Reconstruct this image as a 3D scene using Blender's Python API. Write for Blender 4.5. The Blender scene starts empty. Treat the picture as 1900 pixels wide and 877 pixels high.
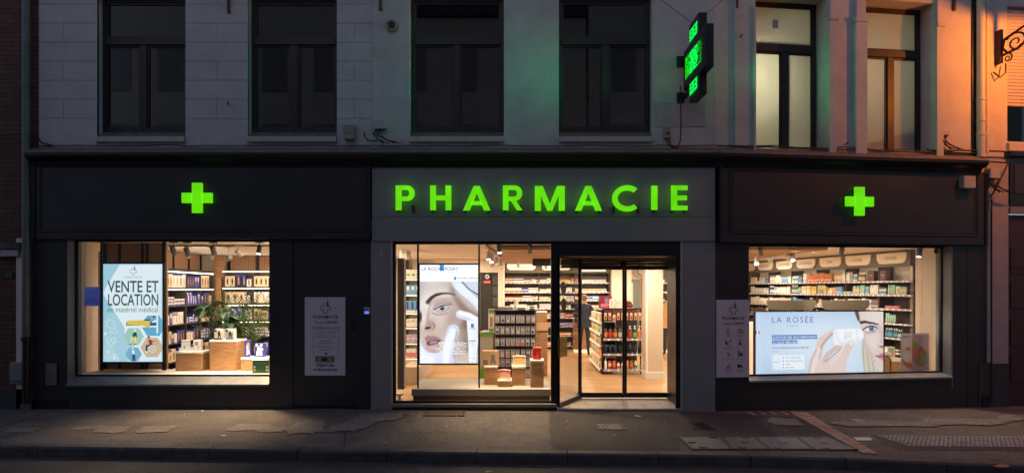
import bpy, bmesh, math, random
import numpy as np
from mathutils import Vector, Matrix
random.seed(7)
R = math.radians
scene = bpy.context.scene
# ------------------------------------------------------------------ camera, sky, exposure
F = 1092.5; CAMZ = 1.93; CAMD = 9.5
cam = bpy.data.cameras.new('camera'); camo = bpy.data.objects.new('camera', cam)
scene.collection.objects.link(camo); scene.camera = camo
cam.sensor_width = 36; cam.lens = F/1900*36; cam.shift_y = 97.5/1900
cam.clip_end = 500; cam.clip_start = .05
camo.location = (0, -CAMD, CAMZ); camo.rotation_euler = (R(90), 0, 0)
scene.view_settings.view_transform = 'Standard'; scene.view_settings.look = 'None'
scene.view_settings.exposure = 0; scene.view_settings.gamma = 1
world = bpy.data.worlds.new('World'); scene.world = world; world.use_nodes = True
wn = world.node_tree; bg = wn.nodes['Background']
sky = wn.nodes.new('ShaderNodeTexSky'); sky.sky_type = 'NISHITA'; sky.sun_disc = False
sky.sun_elevation = R(28); sky.sun_rotation = R(200)
tint = wn.nodes.new('ShaderNodeMix'); tint.data_type = 'RGBA'; tint.blend_type = 'MULTIPLY'
tint.inputs[0].default_value = 1; tint.inputs[7].default_value = (.88, .87, .98, 1)
wn.links.new(sky.outputs[0], tint.inputs[6]); wn.links.new(tint.outputs[2], bg.inputs[0])
bg.inputs[1].default_value = WORLD_S = 0.11
AMB = 1.0
# ------------------------------------------------------------------ helpers
T0 = Matrix.Identity(4)
TR = Matrix.Translation((3.27, 0, 0)) @ Matrix.Rotation(R(7), 4, 'Z')
CAM = Vector((0, -CAMD, CAMZ))
def loc(px, py, w=0, T=T0):
    Ti = T.inverted(); o = Ti @ CAM
    dv = Ti.to_3x3() @ Vector(((px-950)/F, 1, -(py-536)/F))
    return o + dv*((w-o.y)/dv.y)
def LX(px, w=0, T=T0): return loc(px, 536, w, T).x
def LZ(py, w=0, px=950, T=T0): return loc(px, py, w, T).z
def proj(p):
    d = p.y+CAMD
    return 950+p.x/d*F, 536-(p.z-CAMZ)/d*F
def gz(x):
    return float(np.interp(x, [-20, -3, 3.3, 8, 20], [0, 0, -.04, -.09, -.16]))
def G(px, py):
    x = 0
    for _ in range(6):
        d = (CAMZ-gz(x))*F/(py-536); x = (px-950)/F*d
    return Vector((x, d-CAMD, gz(x)))
def lin(c):
    return tuple(((v/255)/12.92 if v/255 <= .04045 else ((v/255+.055)/1.055)**2.4) for v in c)
# ---- materials
MAT = {}
def mat(name, col, rough=.6, metal=0, var=0, scale=6, bump=0, bscale=60, emis=None, es=1, spec=None, alpha=None, stretch=None, trans=0):
    if name in MAT: return MAT[name]
    m = bpy.data.materials.new(name); m.use_nodes = True; MAT[name] = m
    nt = m.node_tree; b = nt.nodes['Principled BSDF']
    b.inputs['Base Color'].default_value = (*col, 1); b.inputs['Roughness'].default_value = rough
    b.inputs['Metallic'].default_value = metal
    if trans: b.inputs['Transmission Weight'].default_value = trans
    if spec is not None: b.inputs['Specular IOR Level'].default_value = spec
    tc = None
    if var or bump:
        tc = nt.nodes.new('ShaderNodeTexCoord'); mp = nt.nodes.new('ShaderNodeMapping')
        nt.links.new(tc.outputs['Object'], mp.inputs[0])
        if stretch: mp.inputs['Scale'].default_value = stretch
    if var:
        n = nt.nodes.new('ShaderNodeTexNoise'); n.inputs['Scale'].default_value = scale; n.inputs['Detail'].default_value = 6
        n.inputs['Roughness'].default_value = .65
        nt.links.new(mp.outputs[0], n.inputs['Vector'])
        mr = nt.nodes.new('ShaderNodeMapRange'); mr.inputs[1].default_value = .3; mr.inputs[2].default_value = .7
        nt.links.new(n.outputs['Fac'], mr.inputs[0])
        mx = nt.nodes.new('ShaderNodeMix'); mx.data_type = 'RGBA'
        mx.inputs[6].default_value = (*[max(0, c*(1-var)) for c in col], 1)
        mx.inputs[7].default_value = (*[min(1, c*(1+var)) for c in col], 1)
        nt.links.new(mr.outputs[0], mx.inputs[0]); nt.links.new(mx.outputs[2], b.inputs['Base Color'])
        rr = nt.nodes.new('ShaderNodeMapRange'); rr.inputs[3].default_value = max(0, rough-.1); rr.inputs[4].default_value = min(1, rough+.12)
        nt.links.new(n.outputs['Fac'], rr.inputs[0]); nt.links.new(rr.outputs[0], b.inputs['Roughness'])
    if bump:
        n2 = nt.nodes.new('ShaderNodeTexNoise'); n2.inputs['Scale'].default_value = bscale; n2.inputs['Detail'].default_value = 5
        nt.links.new(mp.outputs[0], n2.inputs['Vector'])
        bp = nt.nodes.new('ShaderNodeBump'); bp.inputs['Strength'].default_value = bump; bp.inputs['Distance'].default_value = .02
        nt.links.new(n2.outputs['Fac'], bp.inputs['Height']); nt.links.new(bp.outputs[0], b.inputs['Normal'])
    if emis:
        b.inputs['Emission Color'].default_value = (*emis, 1); b.inputs['Emission Strength'].default_value = es
    return m
def glass_mat(name='clear glass', tint=(1, 1, 1), refl=1.0, rough=0.0):
    if name in MAT: return MAT[name]
    m = bpy.data.materials.new(name); m.use_nodes = True; MAT[name] = m; nt = m.node_tree
    for n in list(nt.nodes): nt.nodes.remove(n)
    out = nt.nodes.new('ShaderNodeOutputMaterial'); mx = nt.nodes.new('ShaderNodeMixShader')
    tr = nt.nodes.new('ShaderNodeBsdfTransparent'); tr.inputs[0].default_value = (*tint, 1)
    gl = nt.nodes.new('ShaderNodeBsdfGlossy'); gl.inputs['Roughness'].default_value = rough
    fr = nt.nodes.new('ShaderNodeFresnel'); fr.inputs[0].default_value = 1.5
    ml = nt.nodes.new('ShaderNodeMath'); ml.operation = 'MULTIPLY'; ml.inputs[1].default_value = refl
    nt.links.new(fr.outputs[0], ml.inputs[0]); nt.links.new(ml.outputs[0], mx.inputs[0])
    nt.links.new(tr.outputs[0], mx.inputs[1]); nt.links.new(gl.outputs[0], mx.inputs[2]); nt.links.new(mx.outputs[0], out.inputs[0])
    return m
def frost_mat(name):
    m = bpy.data.materials.new(name); m.use_nodes = True; MAT[name] = m; nt = m.node_tree
    for n in list(nt.nodes): nt.nodes.remove(n)
    out = nt.nodes.new('ShaderNodeOutputMaterial'); mx = nt.nodes.new('ShaderNodeMixShader'); mx.inputs[0].default_value = .35
    tr = nt.nodes.new('ShaderNodeBsdfTranslucent'); tr.inputs[0].default_value = (.85, .85, .8, 1)
    df = nt.nodes.new('ShaderNodeBsdfDiffuse'); df.inputs[0].default_value = (.45, .45, .42, 1)
    nt.links.new(tr.outputs[0], mx.inputs[1]); nt.links.new(df.outputs[0], mx.inputs[2]); nt.links.new(mx.outputs[0], out.inputs[0])
    return m
def brick_mat(name, c1, c2, mortar, scale, w, h, ms=.02, offset=.5, rough=.8, bump=.4, axis='XZ', var=.35):
    m = bpy.data.materials.new(name); m.use_nodes = True; MAT[name] = m; nt = m.node_tree; b = nt.nodes['Principled BSDF']
    tc = nt.nodes.new('ShaderNodeTexCoord'); sp = nt.nodes.new('ShaderNodeSeparateXYZ'); cb = nt.nodes.new('ShaderNodeCombineXYZ')
    nt.links.new(tc.outputs['Object'], sp.inputs[0])
    nt.links.new(sp.outputs['XYZ'.index(axis[0])], cb.inputs[0]); nt.links.new(sp.outputs['XYZ'.index(axis[1])], cb.inputs[1])
    br = nt.nodes.new('ShaderNodeTexBrick'); nt.links.new(cb.outputs[0], br.inputs['Vector'])
    br.inputs['Color1'].default_value = (*c1, 1); br.inputs['Color2'].default_value = (*c2, 1); br.inputs['Mortar'].default_value = (*mortar, 1)
    br.inputs['Scale'].default_value = scale; br.inputs['Brick Width'].default_value = w; br.inputs['Row Height'].default_value = h
    br.inputs['Mortar Size'].default_value = ms; br.offset = offset; br.inputs['Bias'].default_value = 0
    n = nt.nodes.new('ShaderNodeTexNoise'); n.inputs['Scale'].default_value = 5; n.inputs['Detail'].default_value = 8
    mp = nt.nodes.new('ShaderNodeMapping'); mp.inputs['Scale'].default_value = (1, 4, 1) if axis == 'XY' else (1, 1, 1)
    nt.links.new(cb.outputs[0], mp.inputs[0]); nt.links.new(mp.outputs[0], n.inputs['Vector'])
    mr = nt.nodes.new('ShaderNodeMapRange'); mr.inputs[3].default_value = 1-var; mr.inputs[4].default_value = 1+var
    nt.links.new(n.outputs['Fac'], mr.inputs[0])
    mx = nt.nodes.new('ShaderNodeVectorMath'); mx.operation = 'SCALE'
    nt.links.new(br.outputs['Color'], mx.inputs[0]); nt.links.new(mr.outputs[0], mx.inputs['Scale'])
    nt.links.new(mx.outputs[0], b.inputs['Base Color']); b.inputs['Roughness'].default_value = rough
    if bump:
        bp = nt.nodes.new('ShaderNodeBump'); bp.inputs['Strength'].default_value = bump; bp.inputs['Distance'].default_value = .01; bp.invert = True
        nt.links.new(br.outputs['Fac'], bp.inputs['Height']); nt.links.new(bp.outputs[0], b.inputs['Normal'])
    return m
# ---- mesh builder (all coordinates world unless T given)
class MB:
    def __init__(s, T=T0): s.v = []; s.f = []; s.m = []; s.mats = []; s.T = T; s.sm = []
    def mi(s, m):
        if m not in s.mats: s.mats.append(m)
        return s.mats.index(m)
    def add(s, vs, fs, m, smooth=False):
        b = len(s.v); s.v += [tuple(s.T @ Vector(v)) for v in vs]; k = s.mi(m)
        for f in fs: s.f.append([b+i for i in f]); s.m.append(k); s.sm.append(smooth)
        return s
    def box(s, x0, x1, y0, y1, z0, z1, m, bev=0):
        x0, x1 = min(x0, x1), max(x0, x1); y0, y1 = min(y0, y1), max(y0, y1); z0, z1 = min(z0, z1), max(z0, z1)
        if bev and min(x1-x0, y1-y0, z1-z0) > 2.2*bev:
            vs = []; b = bev
            for dx, dy, dz in ((b, b, 0), (b, 0, b), (0, b, b)):
                vs += [(x0+dx, y0+dy, z0+dz), (x1-dx, y0+dy, z0+dz), (x1-dx, y1-dy, z0+dz), (x0+dx, y1-dy, z0+dz),
                       (x0+dx, y0+dy, z1-dz), (x1-dx, y0+dy, z1-dz), (x1-dx, y1-dy, z1-dz), (x0+dx, y1-dy, z1-dz)]
            A, B, C = 0, 8, 16   # A: z faces, B: y faces, C: x faces
            fs = [(A+3, A+2, A+1, A), (A+4, A+5, A+6, A+7), (B, B+1, B+5, B+4), (B+2, B+3, B+7, B+6), (C+3, C, C+4, C+7), (C+1, C+2, C+6, C+5),
                  (A, A+1, B+1, B), (A+2, A+3, B+3, B+2), (B+4, B+5, A+5, A+4), (B+6, B+7, A+7, A+6),
                  (A+3, A, C, C+3), (A+1, A+2, C+2, C+1), (C+4, A+4, A+7, C+7), (A+5, C+5, C+6, A+6),
                  (B, B+4, C+4, C), (B+5, B+1, C+1, C+5), (B+3, C+3, C+7, B+7), (C+2, B+2, B+6, C+6),
                  (A, B, C), (A+1, C+1, B+1), (A+2, B+2, C+2), (A+3, C+3, B+3), (A+4, C+4, B+4), (A+5, B+5, C+5), (A+6, C+6, B+6), (A+7, B+7, C+7)]
            return s.add(vs, fs, m)
        vs = [(x0, y0, z0), (x1, y0, z0), (x1, y1, z0), (x0, y1, z0), (x0, y0, z1), (x1, y0, z1), (x1, y1, z1), (x0, y1, z1)]
        return s.add(vs, [(3, 2, 1, 0), (4, 5, 6, 7), (0, 1, 5, 4), (1, 2, 6, 5), (2, 3, 7, 6), (3, 0, 4, 7)], m)
    def prism(s, pts, y0, y1, m):   # pts in XZ, extruded along Y
        n = len(pts); vs = [(p[0], y0, p[1]) for p in pts]+[(p[0], y1, p[1]) for p in pts]
        return s.add(vs, [tuple(range(n)), tuple(range(2*n-1, n-1, -1))]+[(i, n+i, n+(i+1) % n, (i+1) % n) for i in range(n)], m)
    def slab(s, pts, z0, z1, m):    # pts in XY, extruded in Z
        n = len(pts); vs = [(p[0], p[1], z0) for p in pts]+[(p[0], p[1], z1) for p in pts]
        return s.add(vs, [tuple(range(n-1, -1, -1)), tuple(range(n, 2*n))]+[(i, (i+1) % n, n+(i+1) % n, n+i) for i in range(n)], m)
    def profile(s, pts, x0, x1, m):  # pts in YZ, extruded in X
        n = len(pts); vs = [(x0, p[0], p[1]) for p in pts]+[(x1, p[0], p[1]) for p in pts]
        return s.add(vs, [tuple(range(n)), tuple(range(2*n-1, n-1, -1))]+[(i, n+i, n+(i+1) % n, (i+1) % n) for i in range(n)], m)
    def quad(s, a, b, c, d, m): return s.add([a, b, c, d], [(0, 1, 2, 3)], m)
    def tube(s, pts, r, m, n=8, r2=None, cap=True):
        pts = [Vector(p) for p in pts]; k = len(pts); vs = []; fs = []; up = None
        for i, p in enumerate(pts):
            d = (pts[min(i+1, k-1)]-pts[max(i-1, 0)]).normalized()
            if up is None:
                up = Vector((0, 0, 1)) if abs(d.z) < .9 else Vector((1, 0, 0))
            a = d.cross(up).normalized(); b = a.cross(d).normalized(); up = b
            rr = r if r2 is None else r+(r2-r)*i/(k-1)
            for j in range(n):
                t = 2*math.pi*j/n; vs.append(p+a*rr*math.cos(t)+b*rr*math.sin(t))
        for i in range(k-1):
            for j in range(n): fs.append((i*n+j, i*n+(j+1) % n, (i+1)*n+(j+1) % n, (i+1)*n+j))
        s.add(vs, fs, m, True)
        if cap:
            s.add(vs[:n], [tuple(range(n-1, -1, -1))], m); s.add(vs[-n:], [tuple(range(n))], m)
        return s
    def lathe(s, prof, m, c=(0, 0, 0), n=12, M=None):   # prof: (r, z)
        vs = []; fs = []; M = M or T0
        for r, z in prof:
            for j in range(n):
                t = 2*math.pi*j/n; vs.append(M @ Vector((r*math.cos(t), r*math.sin(t), z))+Vector(c))
        for i in range(len(prof)-1):
            for j in range(n): fs.append((i*n+j, i*n+(j+1) % n, (i+1)*n+(j+1) % n, (i+1)*n+j))
        s.add(vs, fs, m, True)
        if prof[0][0] > 1e-4: s.add(vs[:n], [tuple(range(n-1, -1, -1))], m)
        if prof[-1][0] > 1e-4: s.add(vs[-n:], [tuple(range(n))], m)
        return s
    def text(s, txt, x0, x1, z0, z1, y, m, bold=0, spacing=1.0):
        me = text_mesh(txt, bold, spacing)
        vs = [v.co.copy() for v in me.vertices]
        if not vs: return s
        ax = min(v.x for v in vs); bx = max(v.x for v in vs); ay = min(v.y for v in vs); by = max(v.y for v in vs)
        out = [(x0+(v.x-ax)/(bx-ax)*(x1-x0), y, z0+(v.y-ay)/(by-ay)*(z1-z0)) for v in vs]
        s.add(out, [tuple(p.vertices) for p in me.polygons], m); return s
    def build(s, name, parent=None, mesh_only=False, origin=None, label=None):
        me = bpy.data.meshes.new(name)
        if mesh_only: o0 = Vector((0, 0, 0))
        elif parent is not None: o0 = WLOC[parent.name]
        elif origin is not None: o0 = Vector(origin)
        else:
            a = np.array(s.v); lo = a.min(0); hi = a.max(0); o0 = Vector(((lo[0]+hi[0])/2, (lo[1]+hi[1])/2, lo[2]))
        me.from_pydata([tuple(Vector(v)-o0) for v in s.v], [], s.f)
        for m in s.mats: me.materials.append(m)
        me.polygons.foreach_set('material_index', s.m); me.polygons.foreach_set('use_smooth', s.sm); me.update()
        if mesh_only: return me
        o = bpy.data.objects.new(name, me); scene.collection.objects.link(o)
        if parent is not None: o.parent = parent; WLOC[o.name] = o0.copy()
        else: o.location = o0; WLOC[o.name] = o0.copy()
        if label: o['label'] = label
        return o
WLOC = {}; TXT = {}
def text_mesh(txt, bold, spacing):
    k = (txt, bold, spacing)
    if k in TXT: return TXT[k]
    cu = bpy.data.curves.new('lettering_curve', 'FONT'); cu.body = txt; cu.size = 1; cu.offset = bold; cu.space_character = spacing; cu.resolution_u = 3
    ob = bpy.data.objects.new('lettering_curve', cu); scene.collection.objects.link(ob)
    dg = bpy.context.evaluated_depsgraph_get(); dg.update()
    me = bpy.data.meshes.new_from_object(ob.evaluated_get(dg)); bpy.data.objects.remove(ob); bpy.data.curves.remove(cu)
    TXT[k] = me; return me
def tag(o, label=None, cat=None, group=None, kind=None):
    if label: o['label'] = label
    if cat: o['category'] = cat
    if group: o['group'] = group
    if kind: o['kind'] = kind
    return o
def thing(name, label, cat, at=(0, 0, 0), group=None):
    o = bpy.data.objects.new(name, None); scene.collection.objects.link(o); o.location = at; o.empty_display_size = .1
    WLOC[o.name] = Vector(at); return tag(o, label, cat, group)
def struct(o): o['kind'] = 'structure'; return o
def put(name, me, M, label, cat, group=None, kids=()):
    o = bpy.data.objects.new(name, me); scene.collection.objects.link(o); o.matrix_world = M
    for kn, km in kids:
        c = bpy.data.objects.new(kn, km); scene.collection.objects.link(c); c.parent = o
    return tag(o, label, cat, group)
def fbox(mb, px0, py0, px1, py1, wf, wb, m, T=T0, bev=0):
    a = loc(px0, py0, wf, T); b = loc(px1, py1, wf, T)
    mb.box(a.x, b.x, wf, wb, b.z, a.z, m, bev); return mb
def zwall(mb, u0, u1, z0, z1, ops, w0, w1, m):
    ops = sorted(ops); u = u0
    for a, b, c, d in ops:     # u range, z range
        if a > u: mb.box(u, a, w0, w1, z0, z1, m)
        if c > z0: mb.box(a, b, w0, w1, z0, c, m)
        if d < z1: mb.box(a, b, w0, w1, d, z1, m)
        u = b
    if u1 > u: mb.box(u, u1, w0, w1, z0, z1, m)
    return mb
def uv_T(T, origin): return T @ Matrix.Translation(origin)
# ---- base materials
m_char = mat('charcoal shopfront paint', (.027, .0265, .030), .42, var=.12, scale=2, bump=.05, bscale=9)
m_char2 = mat('dark charcoal trim paint', (.010, .010, .0125), .4, var=.15, scale=3)
m_grey = mat('mid grey rendered panel', (.24, .235, .24), .65, var=.07, scale=2, bump=.25, bscale=220)
m_frame = mat('black aluminium', (.012, .012, .013), .38, metal=.2)
m_white = mat('white render', (.47, .45, .46), .85, var=.12, scale=3, bump=.35, bscale=45)
m_white2 = mat('painted smooth render', (.45, .46, .46), .8, var=.16, scale=1.6, bump=.2, bscale=25)
m_wframe = mat('dark brown window frame', (.018, .015, .013), .5, var=.1, scale=5)
m_stone = mat('pale sill stone', (.42, .40, .40), .8, var=.15, scale=8, bump=.2)
m_dirty = mat('weathered dirty stone', (.10, .09, .08), .9, var=.5, scale=7, bump=.4)
m_lead = mat('weathered zinc flashing', (.13, .10, .085), .7, var=.4, scale=9, bump=.2)
m_glass = glass_mat('clear shop glass', (.97, .98, .97), .5)
m_dglass = glass_mat('dark window glass', (.7, .7, .72), 1.9)
m_cream = mat('cream interior paint', (.74, .65, .55), .7, var=.03, scale=2)
m_ceil = mat('white ceiling paint', (.80, .74, .68), .8)
m_black = mat('black metal', (.012, .012, .012), .4, metal=.3)
m_wht = mat('white lacquer', (.78, .76, .72), .35)
m_inkd = mat('dark print ink', (.012, .022, .022), .7)
m_signw = mat('pale lilac sign panel', (.60, .57, .66), .5, var=.03, scale=4)
m_led = mat('warm white led strip', (1, 1, 1), .5, emis=(1, .86, .66), es=9)
m_cable = mat('black cable rubber', (.01, .01, .01), .6)
m_wood = brick_mat('oak plank floor', (.34, .18, .078), (.48, .28, .13), (.17, .09, .04), 1, 1.2, .19, .004, rough=.42, bump=.15, axis='XY', var=.3)
m_walnut = mat('brown wood veneer', (.34, .185, .09), .5, var=.42, scale=5, bump=.1, bscale=30, stretch=(1, 1, 7))
m_slat = mat('tan wood panel', (.40, .22, .13), .55, var=.12, scale=6, stretch=(6, 6, 1))
m_taupe = mat('taupe laminate', (.15, .125, .10), .5)
m_shelfb = mat('brown shelf back panel', (.11, .075, .055), .6)
m_shelf = mat('dark brown shelf board', (.055, .045, .04), .5)
m_rail = mat('lilac grey price rail', (.42, .38, .44), .4)
m_tag = mat('white price ticket', (.85, .83, .82), .5)
# ================================================================== GROUND
def asphalt(name, base, var):
    m = mat(name, base, .86, var=var, scale=1.6, bump=.9, bscale=170)
    nt = m.node_tree; b = nt.nodes['Principled BSDF']; src = b.inputs['Base Color'].links[0].from_socket
    tc = nt.nodes.new('ShaderNodeTexCoord')
    n = nt.nodes.new('ShaderNodeTexNoise'); n.inputs['Scale'].default_value = 38; n.inputs['Detail'].default_value = 6; n.inputs['Roughness'].default_value = .95
    nt.links.new(tc.outputs['Object'], n.inputs['Vector'])
    mr = nt.nodes.new('ShaderNodeMapRange'); mr.inputs[1].default_value = .35; mr.inputs[2].default_value = .7; mr.inputs[3].default_value = .0; mr.inputs[4].default_value = 3.1
    nt.links.new(n.outputs['Fac'], mr.inputs[0])
    sc = nt.nodes.new('ShaderNodeVectorMath'); sc.operation = 'SCALE'
    nt.links.new(src, sc.inputs[0]); nt.links.new(mr.outputs[0], sc.inputs['Scale']); nt.links.new(sc.outputs[0], b.inputs['Base Color'])
    return m
m_pave = asphalt('worn pavement asphalt', (.105, .092, .082), .3)
m_pave2 = asphalt('newer dark asphalt', (.050, .045, .043), .2)
m_patch = asphalt('pale worn asphalt patch', (.17, .15, .135), .2)
m_band = asphalt('pavement edge asphalt', (.115, .10, .10), .25)
m_road = asphalt('road asphalt', (.060, .056, .054), .3)
m_kerb = mat('granite kerb', (.085, .080, .075), .8, var=.4, scale=6, bump=.5, bscale=90)
KX = [-40, -6.3, -3, 0, 2.2, 3.6, 5.2, 7, 40]; KY = [-2.25, -2.25, -2.42, -2.50, -2.53, -2.58, -2.78, -2.95, -3.0]
def ky(x): return float(np.interp(x, KX, KY))
xs = sorted(set([-60, -40, -20, 14, 20, 40, 60]+[round(-12+i*.5, 2) for i in range(49)]))
road = MB()
for i in range(len(xs)-1):
    a, b = xs[i], xs[i+1]
    road.quad((a, -60, gz(a)-.13), (b, -60, gz(b)-.13), (b, ky(b)+.2, gz(b)-.13), (a, ky(a)+.2, gz(a)-.13), m_road)
struct(road.build('road', origin=(0, 0, 0)))
pv = MB()
def backy(x): return 1.0
for i in range(len(xs)-1):
    a, b = xs[i], xs[i+1]
    pv.quad((a, ky(a)+.155, gz(a)), (b, ky(b)+.155, gz(b)), (b, backy(b), gz(b)), (a, backy(a), gz(a)), m_pave)
struct(pv.build('pavement', origin=(0, 0, 0)))
kb = MB(); x = -12.3
while x < 13:
    L = 1.08; a, b = x+.006, x+L-.006
    ya, yb = ky(a), ky(b); za, zb = gz(a), gz(b); j = random.uniform(-.004, .004)
    c = .02
    prof = lambda y, z: [(y, z-.35), (y, z-.02), (y+c, z+.003), (y+.155, z+.003), (y+.155, z-.35)]
    pa = prof(ya+j, za); pb = prof(yb+j, zb); n = len(pa)
    kb.add([(a, p[0], p[1]) for p in pa]+[(b, p[0], p[1]) for p in pb], [tuple(range(n)), tuple(range(2*n-1, n-1, -1))]+[(i, n+i, n+(i+1) % n, (i+1) % n) for i in range(n)], m_kerb)
    x += L
struct(kb.build('kerb', origin=(0, 0, 0)))
def sheet(name, pxs, m, lift, kindless=False):
    mb = MB(); ps = [G(*p) for p in pxs]
    mb.add([(p.x, p.y, gz(p.x)+lift) for p in ps], [tuple(range(len(ps)))], m)
    return mb.build(name)
dk = [(1020, 757.5)]
r = random.Random(3)
for k in range(1, 12): dk.append((1018+r.uniform(-2.5, 2.5)+k*.4, 757.5+k*6.4))
dk += [(1030, 833), (1262, 835), (1262, 811), (1500, 811), (1535, 830), (1600, 838), (1578, 816), (1520, 790), (1470, 772), (1400, 770), (1330, 764.2), (1260, 762.5)]
struct(sheet('asphalt_repair', dk, m_pave2, .003))
pl = []
for k in range(21): pl.append((-10+k*33, 805+2.2*math.sin(k*.9)+k*.15))
pl += [(640, 831)]+[(640-k*60, 831-k*.6) for k in range(1, 11)]+[(-10, 824)]
struct(sheet('pavement_edge_strip', pl, m_band, .003))
def blob(cx, cy, w, h, seed, slant=0):
    rr = random.Random(seed); out = []
    for k in range(18):
        t = 2*math.pi*k/18; q = 1+rr.uniform(-.22, .22); c, s = math.cos(t), math.sin(t)
        c = math.copysign(abs(c)**.6, c); s = math.copysign(abs(s)**.6, s)
        out.append((cx+w/2*c*q-slant*s*h/2, cy+h/2*s*q))
    return out[::-1]
for i, b in enumerate([(40, 797, 60, 9, 1, 3), (160, 793, 44, 8, 2, 4), (205, 797, 66, 13, 3, 1), (290, 796, 66, 14, 4, 1), (462, 793, 70, 14, 6, 2), (505, 797, 60, 11, 7, 2), (570, 793, 66, 26, 8, 1),
                       (655, 790, 70, 24, 9, 2), (700, 775, 90, 13, 10, 2), (1455, 783, 56, 14, 11, -2), (1640, 787, 190, 10, 14, -3), (1790, 783, 150, 12, 15, -3), (1880, 776, 60, 10, 18, 0)]):
    struct(sheet('worn_pavement_patch', blob(*b), m_patch, .0055+.0009*i))
m_joint = mat('dark joint sealant', (.012, .012, .012), .8)
def line(name, pxs, w, m, lift=.007):
    mb = MB(); ps = [G(*p) for p in pxs]
    for a, b in zip(ps, ps[1:]):
        d = (b-a).normalized(); n = Vector((-d.y, d.x, 0))*w/2
        mb.add([(a-n+Vector((0, 0, lift))), (a+n+Vector((0, 0, lift))), (b+n+Vector((0, 0, lift))), (b-n+Vector((0, 0, lift)))], [(0, 1, 2, 3)], m)
    return struct(mb.build(name))
line('pavement_joint', [(0, 792), (45, 778), (95, 762)], .02, m_joint)
line('pavement_joint', [(0, 812), (35, 806)], .02, m_joint)
line('pavement_joint', [(640, 831), (640, 806), (645, 800), (800, 803), (1020, 806)], .012, m_joint, .017)
# paver band running diagonally to the kerb
m_paver = mat('warm clay paver', (.34, .235, .175), .8, var=.35, scale=14, bump=.3, bscale=60)
pb = MB(); A0 = G(1462, 763.5); A1 = G(1493, 763.5); B0 = G(1600, 841); B1 = G(1630, 843)
def lerp(a, b, t): return a+(b-a)*t
n = 15
for k in range(n):
    for j in range(2):
        t0, t1 = (k+.04)/n, (k+.96)/n; 
        if j: t0, t1 = (k+.54)/n, min(1, (k+1.46)/n)
        s0, s1 = j*.5+.02, j*.5+.48
        q = [lerp(lerp(A0, B0, t0), lerp(A1, B1, t0), s0), lerp(lerp(A0, B0, t0), lerp(A1, B1, t0), s1), lerp(lerp(A0, B0, t1), lerp(A1, B1, t1), s1), lerp(lerp(A0, B0, t1), lerp(A1, B1, t1), s0)]
        pb.slab([(p.x, p.y) for p in q][::-1], gz(q[0].x)-.02, gz(q[0].x)+.013+random.uniform(0, .003), m_paver)
for k in range(4):
    a = G(1385+k*21, 764.5); b = G(1404+k*21, 770); pb.box(a.x, b.x, b.y, a.y+.02, gz(a.x)-.02, gz(a.x)+.012, m_paver)
struct(pb.build('paver_path'))
# tactile paving
m_tact = mat('pale tactile paving', (.30, .27, .26), .75, var=.3, scale=9, bump=.3)
m_tactg = mat('tactile paving groove', (.05, .045, .045), .85, var=.3)
tp = MB(); pts = [G(1618, 806), G(1912, 808), G(1912, 836), G(1668, 834), G(1640, 822)]
tp.add([(p.x, p.y, gz(p.x)+.004) for p in pts], [(0, 1, 2, 3, 4)][0:1], m_tactg)
for k in range(38):
    a = lerp(G(1622, 806.5), G(1912, 808.5), k/37)
    for j in range(9):
        y0 = a.y-.045-j*.062; x0 = a.x+.01*j
        if proj(Vector((x0, y0, 0)))[0] > 1915: continue
        # keep inside the slanted left end
        lo = 1618+(proj(Vector((x0, y0, gz(x0))))[1]-806)*1.65
        if proj(Vector((x0, y0, gz(x0))))[0] < lo or y0 < pts[2].y+.03: continue
        tp.box(x0, x0+.036, y0-.05, y0, gz(x0)+.003, gz(x0)+.013, m_tact, .003)
struct(tp.build('tactile_paving'))
# service covers
m_plate = mat('brushed steel plate', (.13, .125, .14), .6, metal=.25, var=.3, scale=12, bump=.25, bscale=400)
def cover(pxs, lab, parts):
    a = G(*pxs[0]); b = G(*pxs[1]); c = G(*pxs[2]); d = G(*pxs[3])
    t = thing('cover_plate', lab, 'utility cover', (a.x, c.y, gz(a.x)))
    mb = MB(); z = gz((a.x+b.x)/2)+.013
    mb.slab([(d.x, d.y), (c.x, c.y), (b.x, b.y), (a.x, a.y)], z-.03, z, m_plate); mb.build('plate', t)
    fr = MB(); cs = [a, b, c, d]
    for p, q in zip(cs, cs[1:]+cs[:1]):
        e = (q-p).normalized(); nn = Vector((-e.y, e.x, 0))*.014
        fr.slab([((p-nn).x, (p-nn).y), ((p+nn).x, (p+nn).y), ((q+nn).x, (q+nn).y), ((q-nn).x, (q-nn).y)][::-1], z-.02, z+.004, m_kerb)
    fr.build('frame', t)
    for u, v in parts:
        hd = MB()
        p = lerp(lerp(a, b, u), lerp(d, c, u), v); hd.box(p.x-.05, p.x+.05, p.y-.012, p.y+.012, z-.005, z+.006, m_frame)
        hd.box(p.x-.02, p.x+.02, p.y-.03, p.y+.03, z-.005, z+.005, m_frame)
        hd.build('lifting_slot', t)
cover([(1260, 811), (1338, 811), (1358, 834), (1285, 834)], 'steel service cover plate, leftmost in the row of four by the kerb', [(.3, .9), (.8, .1), (.15, .5)])
cover([(1339, 811), (1400, 811), (1428, 834), (1359, 834)], 'steel service cover plate, second from the left by the kerb', [(.3, .9), (.7, .1), (.5, .5)])
cover([(1401, 811), (1477, 811), (1510, 834.5), (1429, 834)], 'steel service cover plate with a bluish sheen, third from the left', [(.2, .9), (.8, .1), (.5, .5)])
cover([(1478, 811), (1535, 811), (1592, 835), (1511, 834.5)], 'steel service cover plate, fourth in the row, touching the clay pavers', [(.3, .9), (.6, .1), (.5, .5)])
m_rust = mat('rusty cast iron', (.10, .06, .045), .75, metal=.1, var=.5, scale=15, bump=.3)
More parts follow.
